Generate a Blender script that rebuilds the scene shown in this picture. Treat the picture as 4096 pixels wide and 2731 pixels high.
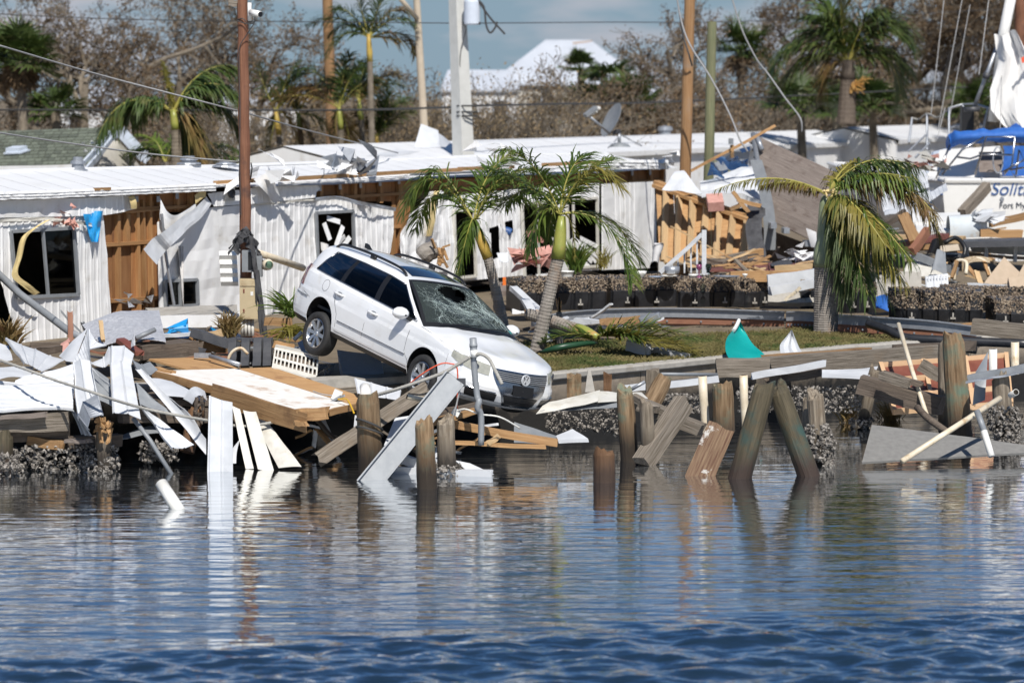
import bpy, math, random
from mathutils import Vector, Matrix, noise
V = Vector
sc = bpy.context.scene
for o in list(bpy.data.objects):
    bpy.data.objects.remove(o)
COL = sc.collection
PI = math.pi

# ---------------------------------------------------------------- camera
F = 2844.4; HZ = 96.0; CH = 4.9
TH = math.atan((341.375 - HZ) / F)
cd = bpy.data.cameras.new('camera'); cam = bpy.data.objects.new('camera', cd); COL.objects.link(cam)
cd.sensor_width = 36; cd.lens = 36 * F / 1024; cd.clip_start = 0.5; cd.clip_end = 4000
cam.location = (0, 0, CH); cam.rotation_euler = (PI / 2 - TH, 0, 0)
cd.dof.use_dof = True; cd.dof.focus_distance = 40.0; cd.dof.aperture_fstop = 1.6
sc.camera = cam

# ---------------------------------------------------------------- sky, sun, exposure
SUN_EL = math.radians(51); SX, SY = 0.22, -0.9755
w = bpy.data.worlds.new('World'); sc.world = w; w.use_nodes = True
nt = w.node_tree; nt.nodes.clear()
def nn(nt, t, **k):
    n = nt.nodes.new(t)
    for a, b in k.items(): setattr(n, a, b)
    return n
out = nn(nt, 'ShaderNodeOutputWorld'); bg = nn(nt, 'ShaderNodeBackground')
sky = nn(nt, 'ShaderNodeTexSky', sky_type='NISHITA', sun_disc=False)
sky.sun_elevation = SUN_EL; sky.sun_rotation = math.atan2(SX, SY)
sky.air_density = 1.0; sky.dust_density = 0.3; sky.ozone_density = 2.5
tc = nn(nt, 'ShaderNodeTexCoord'); mp = nn(nt, 'ShaderNodeMapping'); mp.inputs['Scale'].default_value = (9, 9, 34)
nz = nn(nt, 'ShaderNodeTexNoise'); nz.inputs['Scale'].default_value = 1.6; nz.inputs['Detail'].default_value = 5; nz.inputs['Roughness'].default_value = 0.5
rp = nn(nt, 'ShaderNodeValToRGB'); rp.color_ramp.elements[0].position = 0.43; rp.color_ramp.elements[1].position = 0.62
rp.color_ramp.elements[1].color = (.75, .75, .75, 1)
tint = nn(nt, 'ShaderNodeMix', data_type='RGBA', blend_type='MULTIPLY'); tint.inputs[0].default_value = 1; tint.inputs[7].default_value = (.40, .76, 1.08, 1)
mx = nn(nt, 'ShaderNodeMix', data_type='RGBA'); mx.inputs[7].default_value = (8.6, 8.4, 9.2, 1)
L = nt.links.new
L(mp.outputs[0], nz.inputs['Vector']); L(nz.outputs['Fac'], rp.inputs[0])
hz = nn(nt, 'ShaderNodeMix', data_type='RGBA'); hz.inputs[7].default_value = (4.3, 5.8, 7.2, 1)      # low haze all round the horizon
sz = nn(nt, 'ShaderNodeSeparateXYZ'); gn = nn(nt, 'ShaderNodeNewGeometry'); iv = nn(nt, 'ShaderNodeVectorMath', operation='SCALE'); iv.inputs['Scale'].default_value = -1; L(gn.outputs['Incoming'], iv.inputs[0]); L(iv.outputs[0], sz.inputs[0]); L(iv.outputs[0], mp.inputs['Vector']); hr = nn(nt, 'ShaderNodeMapRange', interpolation_type='SMOOTHSTEP'); hr.inputs[1].default_value = 0; hr.inputs[2].default_value = .3; hr.inputs[3].default_value = .9; hr.inputs[4].default_value = 0; L(sz.outputs[2], hr.inputs[0])
L(sky.outputs[0], tint.inputs[6]); L(hr.outputs[0], hz.inputs[0]); L(tint.outputs[2], hz.inputs[6]); L(hz.outputs[2], mx.inputs[6]); cr_ = nn(nt, 'ShaderNodeMapRange', interpolation_type='SMOOTHSTEP'); cr_.inputs[1].default_value = .06; cr_.inputs[2].default_value = .3; cr_.inputs[3].default_value = 1; cr_.inputs[4].default_value = .1; L(sz.outputs[2], cr_.inputs[0]); cm_ = nn(nt, 'ShaderNodeMath', operation='MULTIPLY'); L(cr_.outputs[0], cm_.inputs[0]); L(rp.outputs[0], cm_.inputs[1]); L(cm_.outputs[0], mx.inputs[0]); L(mx.outputs[2], bg.inputs[0])
bg.inputs[1].default_value = 0.06; L(bg.outputs[0], out.inputs[0])
sl = bpy.data.lights.new('sun', 'SUN'); sun = bpy.data.objects.new('sun', sl); COL.objects.link(sun)
sl.energy = 5.0; sl.angle = math.radians(0.5); sl.color = (1, .955, .89)
sdir = V((SX * math.cos(SUN_EL), SY * math.cos(SUN_EL), math.sin(SUN_EL)))
sun.rotation_euler = sdir.to_track_quat('Z', 'Y').to_euler(); sun.location = (10, -10, 40)
sc.view_settings.view_transform = 'Standard'; sc.view_settings.look = 'None'
sc.view_settings.exposure = 0.08; sc.view_settings.gamma = 1; sc.view_settings.use_curve_mapping = False

# ---------------------------------------------------------------- pixel to place
def ray(u, v):
    x = (u - 512) / F; y = -(v - 341.375) / F
    return V((x, math.cos(TH) + y * math.sin(TH), -math.sin(TH) + y * math.cos(TH)))
CP = V((0, 0, CH))
def X(u, v, y):
    r = ray(u, v); return CP + r * (y / r.y)
def G(u, v, z):
    r = ray(u, v); return CP + r * ((z - CH) / r.z)
def PX(y): return y / F          # metres per pixel at depth y

# ---------------------------------------------------------------- mesh helpers
ORG = {}
def link(o): COL.objects.link(o); return o
class MB:
    def __init__(s): s.v = []; s.f = []; s.m = []; s.cm = 0
    def add(s, vs, fs):
        b = len(s.v); s.v += [V(p) for p in vs]
        s.f += [tuple(i + b for i in f) for f in fs]; s.m += [s.cm] * len(fs); return s
    def grid(s, rows, closed=False):
        n = len(rows[0]); vs = [p for r in rows for p in r]; fs = []
        for i in range(len(rows) - 1):
            for j in range(n if closed else n - 1):
                k = (j + 1) % n
                fs.append((i * n + j, i * n + k, (i + 1) * n + k, (i + 1) * n + j))
        return s.add(vs, fs)
    def box(s, c, d, R=None):
        c = V(c); vs = []
        for x in (-1, 1):
            for y in (-1, 1):
                for z in (-1, 1):
                    p = V((x * d[0] / 2, y * d[1] / 2, z * d[2] / 2))
                    vs.append(c + (R @ p if R else p))
        return s.add(vs, [(0, 1, 3, 2), (4, 6, 7, 5), (0, 4, 5, 1), (2, 3, 7, 6), (0, 2, 6, 4), (1, 5, 7, 3)])
    def beam(s, a, b, w, t, up=(0, 0, 1)):
        a = V(a); b = V(b); R = frame(b - a, up); return s.box((a + b) / 2, ((b - a).length, w, t), R)
    def tube(s, pts, r, n=8, cap=True, flat=None):
        pts = [V(p) for p in pts]; k = len(pts)
        if not hasattr(r, '__len__'): r = [r] * k
        rows = []; ref = None
        for i, p in enumerate(pts):
            t = (pts[min(i + 1, k - 1)] - pts[max(i - 1, 0)])
            t = t.normalized() if t.length > 1e-9 else V((0, 0, 1))
            if ref is None:
                ref = t.orthogonal().normalized()
            ref = (ref - t * ref.dot(t)).normalized(); q = t.cross(ref)
            rows.append([p + (ref * math.cos(a) + q * math.sin(a)) * r[i] for a in [2 * PI * j / n for j in range(n)]])
        s.grid(rows, True)
        if cap:
            b = len(s.v) - n * k
            s.f += [tuple(b + j for j in reversed(range(n))), tuple(b + n * (k - 1) + j for j in range(n))]; s.m += [s.cm] * 2
        return s
    def lathe(s, prof, n=20, M=None):          # prof = (radius, z)
        rows = [[V((r * math.cos(2 * PI * j / n), r * math.sin(2 * PI * j / n), z)) for j in range(n)] for r, z in prof]
        if M: rows = [[M @ p for p in r] for r in rows]
        return s.grid(rows, True)
    def prism(s, pts, d):
        pts = [V(p) for p in pts]; n = len(pts); d = V(d)
        return s.add(pts + [p + d for p in pts], [tuple(reversed(range(n))), tuple(range(n, 2 * n))] + [(i, (i + 1) % n, n + (i + 1) % n, n + i) for i in range(n)])
    def build(s, name, mat, parent=None, smooth=False, M=None, kind=None):
        me = bpy.data.meshes.new(name); o = bpy.data.objects.new(name, me)
        off = V((0, 0, 0))
        if M is None:
            if parent is not None: off = ORG.get(parent.name, V((0, 0, 0)))
            else:
                if s.v:
                    lo = [min(p[i] for p in s.v) for i in range(3)]; hi = [max(p[i] for p in s.v) for i in range(3)]
                    off = V(((lo[0] + hi[0]) / 2, (lo[1] + hi[1]) / 2, lo[2]))
                o.location = off
        me.from_pydata([p - off for p in s.v], [], s.f)
        for mm in (mat if isinstance(mat, (list, tuple)) else [mat]): me.materials.append(mm)
        if max(s.m, default=0): me.polygons.foreach_set('material_index', s.m)
        if smooth: me.polygons.foreach_set('use_smooth', [True] * len(s.f))
        me.update(); link(o)
        if parent is not None: o.parent = parent
        if M is not None:
            MM = M.copy()
            if parent is not None: MM.translation = MM.translation - (ORG.get(parent.name) or V((0, 0, 0)))
            o.matrix_local = MM
            ORG[o.name] = None
        else: ORG[o.name] = off if parent is None else ORG.get(parent.name, V((0, 0, 0)))
        if parent is not None and M is None:
            ORG[o.name] = ORG.get(parent.name, V((0, 0, 0)))
        if kind: o['kind'] = kind
        return o
def frame(d, up=(0, 0, 1)):
    x = V(d).normalized(); z = V(up); z = z - x * z.dot(x)
    if z.length < 1e-4: z = x.orthogonal()
    z.normalize(); y = z.cross(x); return Matrix((x, y, z)).transposed()
def tag(o, label, cat, group=None):
    o['label'] = label; o['category'] = cat
    if group: o['group'] = group
    return o
def thing(name, label, cat, loc=(0, 0, 0), group=None, M=None):
    o = bpy.data.objects.new(name, None); link(o); o.empty_display_size = .2
    if M: o.matrix_world = M; ORG[o.name] = V((0, 0, 0))
    else: o.location = loc; ORG[o.name] = V(loc)
    return tag(o, label, cat, group)
def struct(o): o['kind'] = 'structure'; return o
def spl(pts, n):
    """Catmull-Rom through pts, n samples"""
    P = [V(p) for p in pts]; P = [P[0] * 2 - P[1]] + P + [P[-1] * 2 - P[-2]]; res = []; m = len(P) - 3
    for i in range(n):
        t = i / (n - 1) * m; k = min(int(t), m - 1); t -= k; a, b, c, d = P[k:k + 4]
        res.append(.5 * ((2 * b) + (c - a) * t + (2 * a - 5 * b + 4 * c - d) * t * t + (3 * b - a - 3 * c + d) * t ** 3))
    return res
def lin(tab, x):
    if x <= tab[0][0]: return tab[0][1]
    for (a, b), (c, d) in zip(tab, tab[1:]):
        if x <= c: return b + (d - b) * (x - a) / (c - a) if c > a else d
    return tab[-1][1]
def sst(a, b, x): t = min(1, max(0, (x - a) / (b - a))); return t * t * (3 - 2 * t)

# ---------------------------------------------------------------- materials
MAT = {}
def mat(name, c1, c2=None, rough=.6, metal=0, scale=6, stretch=(1, 1, 1), bump=0, bscale=None, spec=.5, coat=0, lo=.35, hi=.7, c3=None, c3s=1.5, c3lo=.55, c3hi=.7, rnd=0, wet=None, trans=0, detail=5):
    m = bpy.data.materials.new(name); m.use_nodes = True; t = m.node_tree; p = t.nodes['Principled BSDF']; L = t.links.new
    p.inputs['Roughness'].default_value = rough; p.inputs['Metallic'].default_value = metal
    p.inputs['Specular IOR Level'].default_value = spec; p.inputs['Coat Weight'].default_value = coat; p.inputs['Coat Roughness'].default_value = .06
    c1 = (*c1, 1); p.inputs['Base Color'].default_value = c1
    tc = nn(t, 'ShaderNodeTexCoord'); mp = nn(t, 'ShaderNodeMapping'); mp.inputs['Scale'].default_value = stretch; L(tc.outputs['Object'], mp.inputs[0])
    col = None; oi = None
    if rnd:
        oi = nn(t, 'ShaderNodeObjectInfo')
        ad = nn(t, 'ShaderNodeVectorMath', operation='ADD'); sc_ = nn(t, 'ShaderNodeVectorMath', operation='SCALE'); sc_.inputs[0].default_value = (37, 21, 53)
        L(oi.outputs['Random'], sc_.inputs['Scale']); L(tc.outputs['Object'], ad.inputs[0]); L(sc_.outputs[0], ad.inputs[1]); L(ad.outputs[0], mp.inputs[0])
    if c2:
        nz = nn(t, 'ShaderNodeTexNoise'); nz.inputs['Scale'].default_value = scale; nz.inputs['Detail'].default_value = detail; nz.inputs['Roughness'].default_value = .62
        L(mp.outputs[0], nz.inputs['Vector'])
        r = nn(t, 'ShaderNodeValToRGB'); r.color_ramp.elements[0].position = lo; r.color_ramp.elements[1].position = hi
        r.color_ramp.elements[0].color = c1; r.color_ramp.elements[1].color = (*c2, 1); L(nz.outputs['Fac'], r.inputs[0]); col = r.outputs[0]
        if c3:
            n3 = nn(t, 'ShaderNodeTexNoise'); n3.inputs['Scale'].default_value = c3s; n3.inputs['Detail'].default_value = 6; n3.inputs['Roughness'].default_value = .65
            L(ad.outputs[0] if rnd else tc.outputs['Object'], n3.inputs['Vector'])
            r3 = nn(t, 'ShaderNodeMapRange'); r3.inputs[1].default_value = c3lo; r3.inputs[2].default_value = c3hi; L(n3.outputs['Fac'], r3.inputs[0])
            m3 = nn(t, 'ShaderNodeMix', data_type='RGBA'); m3.inputs[7].default_value = (*c3, 1); L(r3.outputs[0], m3.inputs[0]); L(col, m3.inputs[6]); col = m3.outputs[2]
        if rnd:
            hs = nn(t, 'ShaderNodeHueSaturation'); mr = nn(t, 'ShaderNodeMapRange'); mr.inputs[3].default_value = 1 - rnd; mr.inputs[4].default_value = 1 + rnd
            L(oi.outputs['Random'], mr.inputs[0]); L(mr.outputs[0], hs.inputs['Value']); L(col, hs.inputs['Color']); col = hs.outputs[0]
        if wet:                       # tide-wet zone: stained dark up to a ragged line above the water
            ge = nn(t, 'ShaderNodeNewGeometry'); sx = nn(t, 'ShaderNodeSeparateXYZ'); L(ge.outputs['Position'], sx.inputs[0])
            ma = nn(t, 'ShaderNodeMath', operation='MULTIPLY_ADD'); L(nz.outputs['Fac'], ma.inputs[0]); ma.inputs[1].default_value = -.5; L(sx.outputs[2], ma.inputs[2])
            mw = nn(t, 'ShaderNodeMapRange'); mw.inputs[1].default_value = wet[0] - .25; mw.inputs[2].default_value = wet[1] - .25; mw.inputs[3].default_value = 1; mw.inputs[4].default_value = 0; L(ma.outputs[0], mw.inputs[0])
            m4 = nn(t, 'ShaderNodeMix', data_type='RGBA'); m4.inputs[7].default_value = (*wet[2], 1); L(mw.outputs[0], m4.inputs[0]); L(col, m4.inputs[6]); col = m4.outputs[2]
        L(col, p.inputs['Base Color'])
        if bump:
            bn = nz
            if bscale:
                bn = nn(t, 'ShaderNodeTexNoise'); bn.inputs['Scale'].default_value = bscale; bn.inputs['Detail'].default_value = 4; L(mp.outputs[0], bn.inputs['Vector'])
            b = nn(t, 'ShaderNodeBump'); b.inputs['Strength'].default_value = bump; b.inputs['Distance'].default_value = .03; L(bn.outputs['Fac'], b.inputs['Height']); L(b.outputs[0], p.inputs['Normal'])
    if trans:
        tr = nn(t, 'ShaderNodeBsdfTranslucent'); ms = nn(t, 'ShaderNodeMixShader'); ms.inputs[0].default_value = trans
        if col: L(col, tr.inputs[0])
        else: tr.inputs[0].default_value = c1
        L(p.outputs[0], ms.inputs[1]); L(tr.outputs[0], ms.inputs[2]); L(ms.outputs[0], t.nodes['Material Output'].inputs[0])
    MAT[name] = m; return m
def glassmat(name, tint, gloss=1, rough=.02, milk=0):
    m = bpy.data.materials.new(name); m.use_nodes = True; t = m.node_tree; t.nodes.clear(); L = t.links.new
    o = nn(t, 'ShaderNodeOutputMaterial'); tr = nn(t, 'ShaderNodeBsdfTransparent'); tr.inputs[0].default_value = (*tint, 1)
    gl = nn(t, 'ShaderNodeBsdfGlossy'); gl.inputs['Roughness'].default_value = rough; gl.inputs['Color'].default_value = (gloss, gloss, gloss, 1); fr = nn(t, 'ShaderNodeFresnel'); fr.inputs[0].default_value = 1.2
    ms = nn(t, 'ShaderNodeMixShader'); L(fr.outputs[0], ms.inputs[0]); L(tr.outputs[0], ms.inputs[1]); L(gl.outputs[0], ms.inputs[2]); L(ms.outputs[0], o.inputs[0]); MAT[name] = m
    if milk:
        df = nn(t, 'ShaderNodeBsdfDiffuse'); df.inputs[0].default_value = (.42, .52, .50, 1); m2 = nn(t, 'ShaderNodeMixShader'); m2.inputs[0].default_value = milk; L(ms.outputs[0], m2.inputs[1]); L(df.outputs[0], m2.inputs[2]); L(m2.outputs[0], o.inputs[0])
    return m
WD = (.6, 14, 14)
mat('siding', (.79, .79, .79), (.71, .71, .70), .45, scale=3, stretch=(1, 1, .25), c3=(.44, .40, .33), c3s=2.0, c3lo=.56, c3hi=.85, bump=.15, bscale=9)
mat('white_metal', (.62, .635, .655), (.54, .555, .575), .38, scale=4, c3=(.55, .54, .50), c3s=1.8, c3lo=.6, c3hi=.85, rnd=.06)
mat('aged_white', (.66, .64, .58), (.55, .53, .47), .5, scale=5, c3=(.42, .38, .30), c3s=3, c3lo=.55, c3hi=.8, rnd=.06)
mat('roof_white', (.74, .745, .75), (.69, .695, .70), .5, scale=2, c3=(.62, .61, .58), c3s=1.2, c3lo=.55, c3hi=.85)
mat('grey_metal', (.27, .285, .30), (.21, .225, .24), .5, metal=.1, scale=6, rnd=.1)
mat('galv', (.40, .42, .45), (.30, .32, .35), .42, metal=.5, scale=12, rnd=.1)
mat('dark_metal', (.045, .048, .055), (.07, .07, .075), .5, scale=8, rnd=.2)
mat('black_plastic', (.012, .013, .016), (.03, .031, .035), .38, scale=5, c3=(.10, .10, .10), c3s=7, c3lo=.6, c3hi=.8)
mat('foil', (.78, .78, .79), (.55, .55, .57), .4, metal=.45, scale=14, bump=1.0, bscale=30)
mat('chrome', (.36, .36, .37), None, .25, metal=1)
mat('lumber', (.30, .165, .068), (.43, .26, .12), .75, scale=3, stretch=WD, c3=(.19, .10, .045), c3s=2, rnd=.25, bump=.3)
mat('lumber_pale', (.46, .31, .16), (.56, .40, .225), .75, scale=3, stretch=WD, rnd=.12, bump=.2)
mat('stud', (.31, .15, .055), (.42, .235, .10), .8, scale=3, stretch=(.6, 12, 12), rnd=.2)
mat('sheathing', (.25, .11, .038), (.34, .17, .07), .8, scale=2.2, stretch=(5, 5, .5), rnd=.22, c3=(.22, .10, .045), c3s=1.3)
mat('ply', (.36, .20, .085), (.47, .285, .13), .75, scale=2.5, stretch=(.6, 7, 7), c3=(.27, .14, .06), c3s=3, rnd=.1)
mat('weathered', (.105, .085, .062), (.28, .24, .195), .85, scale=3.5, stretch=WD, c3=(.18, .14, .10), c3s=2.5, rnd=.14, bump=.5)
mat('deckgrey', (.16, .128, .108), (.25, .21, .182), .85, scale=3.5, stretch=WD, c3=(.11, .08, .065), c3s=2.5, rnd=.13, bump=.4)
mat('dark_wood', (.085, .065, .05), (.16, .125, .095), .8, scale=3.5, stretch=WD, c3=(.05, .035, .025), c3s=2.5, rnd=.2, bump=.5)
mat('dock_brown', (.20, .085, .05), (.28, .13, .075), .7, scale=3, stretch=WD, rnd=.1)
mat('pile', (.12, .07, .032), (.34, .235, .135), .85, scale=2.6, stretch=(.7, 9, 9), c3=(.13, .18, .13), c3s=2.2, c3lo=.5, c3hi=.66, rnd=.14, bump=.6, wet=(.2, .62, (.035, .025, .017)))
mat('pile_grey', (.11, .085, .06), (.32, .27, .205), .85, scale=2.6, stretch=(.7, 9, 9), c3=(.16, .12, .08), c3s=2.2, rnd=.14, bump=.6, wet=(.15, .5, (.04, .033, .026)))
mat('pile_dark', (.05, .042, .024), (.12, .095, .055), .75, scale=2.6, stretch=(.7, 8, 8), c3=(.035, .07, .06), c3s=2.0, c3lo=.48, c3hi=.62, rnd=.1, bump=.6, wet=(.1, .4, (.04, .025, .018)))
mat('stump', (.11, .055, .025), (.21, .11, .05), .8, scale=3, stretch=(.7, 8, 8), c3=(.06, .035, .02), c3s=3, bump=.6, wet=(.1, .45, (.05, .03, .02)))
mat('pole_brown', (.15, .06, .032), (.24, .11, .06), .8, scale=3, stretch=(.35, 12, 12), c3=(.10, .05, .035), c3s=3, bump=.5)
mat('pole_tan', (.24, .125, .05), (.34, .20, .095), .8, scale=3, stretch=(.35, 10, 10), c3=(.26, .18, .12), c3s=1.5, bump=.4)
mat('pole_green', (.13, .145, .075), (.21, .20, .11), .8, scale=3, stretch=(.35, 10, 10), bump=.4)
mat('concrete', (.32, .30, .265), (.42, .395, .355), .9, scale=7, c3=(.28, .25, .21), c3s=2.5, bump=.4)
mat('seawall', (.20, .165, .125), (.28, .235, .185), .9, scale=6, c3=(.16, .125, .09), c3s=2, bump=.5, wet=(.3, .62, (.010, .009, .008)))  # tide-wet foot, blackened further to paint in the shade under the debris
mat('oyster', (.055, .048, .04), (.34, .31, .275), .8, scale=22, lo=.42, hi=.64, detail=2)
mat('oyster_tan', (.07, .045, .03), (.46, .37, .27), .8, scale=26, lo=.38, hi=.70, detail=2)
mat('mud', (.03, .025, .02), (.06, .05, .04), .8, scale=8, bump=.5)
mat('pvc', (.78, .77, .73), (.70, .68, .62), .35, scale=4, rnd=.05)
mat('pvc_cream', (.72, .64, .50), (.60, .50, .35), .4, scale=6, c3=(.40, .26, .12), c3s=5, rnd=.05)
mat('rope', (.40, .385, .35), (.28, .27, .24), .9, scale=40)
mat('palm_green', (.058, .108, .016), (.145, .20, .036), .45, scale=2.2, trans=.3, c3=(.24, .21, .05), c3s=1.8, c3lo=.52, c3hi=.75, rnd=.2)
mat('palm_dark', (.038, .072, .015), (.092, .128, .03), .5, scale=2, trans=.2, c3=(.15, .13, .045), c3s=1.6, c3lo=.55, c3hi=.75, rnd=.22)
mat('palm_yellow', (.17, .16, .03), (.28, .225, .05), .5, scale=2, trans=.25, c3=(.13, .15, .03), c3s=1.5, rnd=.15)
mat('palm_brown', (.25, .15, .055), (.15, .135, .04), .6, scale=1.6, trans=.2, rnd=.2, c3=(.24, .11, .06), c3s=2)
mat('rachis', (.30, .28, .06), (.42, .36, .10), .5, scale=4)
mat('shaft_green', (.22, .26, .05), (.34, .33, .08), .4, scale=3, c3=(.45, .28, .10), c3s=4, c3lo=.58, c3hi=.68)
mat('shaft_grey', (.20, .25, .13), (.33, .36, .24), .45, scale=3, c3=(.55, .44, .26), c3s=5, c3lo=.62, c3hi=.68)
mat('shaft_orange', (.50, .30, .06), (.40, .33, .08), .5, scale=3)
mat('palm_bark', (.20, .175, .15), (.33, .30, .265), .9, scale=5, stretch=(1, 1, 4), c3=(.26, .17, .11), c3s=2, bump=.5)
mat('bark', (.13, .105, .075), (.25, .21, .16), .9, scale=5, bump=.4, rnd=.15)
mat('dead_leaf', (.11, .068, .034), (.20, .135, .075), .8, scale=1.2, trans=.2, rnd=.25)
mat('dead_leaf_tan', (.21, .145, .075), (.31, .23, .13), .8, scale=.8, trans=.2, rnd=.2, c3=(.10, .10, .04), c3s=.5)
mat('grass', (.14, .125, .04), (.30, .24, .10), .8, scale=1.1, trans=.15, c3=(.075, .11, .025), c3s=.9, c3lo=.46, c3hi=.62)
mat('soil', (.13, .10, .065), (.20, .155, .10), .95, scale=3, c3=(.12, .10, .05), c3s=.6, bump=.3)
mat('far_ground', (.16, .13, .09), (.23, .19, .13), .95, scale=.3)
mat('paint', (.80, .81, .82), (.74, .745, .74), .3, coat=1, scale=1.3, c3=(.52, .47, .38), c3s=2.6, c3lo=.6, c3hi=.95)
mat('tyre', (.018, .018, .019), (.03, .03, .03), .75, scale=20)
mat('alloy', (.62, .63, .65), (.50, .51, .52), .3, metal=.85, scale=15)
mat('car_black', (.012, .012, .013), None, .42)
mat('interior', (.035, .036, .038), (.055, .055, .058), .75, scale=8)
mat('tail_red', (.22, .008, .012), None, .12, coat=1)
mat('headlamp', (.44, .43, .36), (.28, .28, .24), .12, scale=9, coat=1)
mat('crack', (.66, .76, .73), (.46, .58, .55), .3, scale=9)
mat('teal', (.0, .28, .26), (.01, .36, .33), .35, scale=2, coat=.3)
mat('blue_tarp', (.015, .26, .60), (.02, .32, .68), .35, scale=5, coat=.2)
mat('blue_canvas', (.012, .09, .36), (.03, .14, .46), .7, scale=5)
mat('sail', (.80, .79, .77), (.72, .71, .69), .8, scale=4)
mat('gelcoat', (.76, .75, .72), (.70, .69, .66), .3, scale=3, c3=(.55, .50, .42), c3s=2.5, c3lo=.62, c3hi=.85)
mat('letter', (.03, .09, .26), None, .5)
mat('letter_dark', (.05, .06, .08), None, .5)
mat('shingle', (.10, .115, .085), (.165, .18, .135), .95, scale=14, rnd=.28)
mat('trim_bluewhite', (.62, .68, .76), (.55, .60, .68), .5, scale=4)
mat('stucco', (.48, .45, .39), (.55, .52, .46), .9, scale=8)
mat('beige', (.50, .42, .32), (.44, .37, .28), .85, scale=5)
mat('cardboard', (.47, .37, .27), (.41, .32, .23), .9, scale=6)
mat('maroon', (.14, .05, .042), (.20, .075, .06), .55, scale=4)
mat('red_brown', (.16, .05, .032), (.22, .075, .05), .4, scale=5)
mat('cabinet', (.56, .36, .20), (.64, .43, .26), .5, scale=3, stretch=WD)
mat('pink', (.62, .34, .28), (.45, .22, .18), .9, scale=9)
mat('orange', (.75, .17, .02), None, .5)
mat('orange_cord', (.70, .10, .04), None, .5)
mat('yellow_cord', (.70, .42, .02), None, .5)
mat('cloth_white', (.78, .77, .76), (.68, .67, .67), .9, scale=5)
mat('rag', (.05, .05, .055), (.09, .09, .095), .9, scale=7)
mat('ceramic', (.78, .77, .73), None, .2)
mat('purple', (.20, .05, .12), None, .2)
mat('blue_plate', (.35, .42, .52), None, .3)
mat('wire', (.05, .05, .05), None, .6)
mat('cable', (.34, .34, .34), (.24, .24, .24), .7, scale=30)
mat('tan_box', (.52, .42, .26), (.45, .36, .22), .55, scale=5, c3=(.32, .22, .12), c3s=5)
mat('yellow_foam', (.68, .54, .26), (.58, .44, .20), .9, scale=6)
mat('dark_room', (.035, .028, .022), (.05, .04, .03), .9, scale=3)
mat('plaid', (.26, .18, .10), (.50, .42, .30), .9, scale=30)
mat('flower', (.62, .33, .09), (.70, .45, .16), .7, scale=8)
glassmat('glass_tint', (.10, .115, .12), .3); glassmat('windshield', (.62, .72, .70), .8, milk=.075); glassmat('glass_clear', (.62, .72, .70)); glassmat('glass_pane', (.55, .58, .58)); glassmat('plastic_clear', (.75, .78, .82), rough=.12)
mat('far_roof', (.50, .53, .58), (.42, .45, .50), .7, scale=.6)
mat('painted_wood', (.10, .045, .026), (.25, .17, .10), .8, scale=3.5, stretch=WD, c3=(.52, .50, .46), c3s=3, c3lo=.57, c3hi=.61, rnd=.05, bump=.4)
mat('emblem', (.68, .69, .70), None, .3, metal=.4)
M_ = MAT
# ================================================================ ground, seawall, water
EDGE = [(-40, 37.0), (-12, 38.3), (-7.2, 39.2), (-2.8, 40.5), (-1.5, 40.9), (.55, 41.4), (3.33, 44.1), (6.4, 46.7), (9, 48.5), (14, 52), (40, 64), (90, 80)]
GZ = .84
random.seed(1)
E2 = []
for (a, b), (c, d) in zip(EDGE, EDGE[1:]):
    k = max(1, int(math.hypot(c - a, d - b) / 1.4))
    E2 += [(a + (c - a) * i / k, b + (d - b) * i / k) for i in range(k)]
E2.append(EDGE[-1])
m = MB(); rows = []
for dy, sp in ((.15, 1), (1, 1), (3, 1.02), (7, 1.05), (15, 1.2), (60, 2), (300, 8), (2800, 60)):
    rows.append([V((x * sp, y + dy, GZ + (noise.noise(V((x, y + dy, 0)) * .4) * .06 - .03 if .5 < dy < 20 else -.02))) for x, y in E2])
m.grid(rows); struct(m.build('ground', M_['soil'], smooth=True))
def edge_y(x):
    return lin(EDGE, x)
sw = thing('seawall', 'concrete seawall with pale cap along the lawn and under the car', 'seawall', (0, 42, -1))
for i, ((a, b), (c, d)) in enumerate(zip(E2, E2[1:])):
    if c < -11 or a > 13: 
        continue
    A = V((a, b, 0)); B = V((c, d, 0)); t = (B - A).normalized(); n = V((t.y, -t.x, 0)); g = t * .008
    m = MB(); z1 = GZ - .08
    rr = [[A + g + n * 0 + V((0, 0, z)) for z in (-1.3, -.3, .3, z1)], [B - g + V((0, 0, z)) for z in (-1.3, -.3, .3, z1)]]
    m.prism([A + g + V((0, 0, -1.3)), B - g + V((0, 0, -1.3)), B - g + V((0, 0, z1)), A + g + V((0, 0, z1))], -n * .16)
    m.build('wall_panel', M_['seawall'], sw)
    m = MB(); q = .004 * random.random()
    prof = [(-.16, 0), (.05, 0), (.07, .02), (.075, .085), (.055, .11), (-.14, .112), (-.16, .10)]
    vs = [[P + n * (o + q) + V((0, 0, z1 + .002 + zz + .01 * noise.noise(P + V((0, 0, o * 9))))) for o, zz in prof] for P in (A + g * .5, A * .67 + B * .33, A * .33 + B * .67, B - g * .5)]
    m.grid(vs, True); k = len(prof); nb = len(m.v)
    m.f += [tuple(range(k)), tuple(nb - k + j for j in range(k))]; m.m += [0, 0]
    m.build('cap_stone', M_['concrete'], sw)

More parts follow.
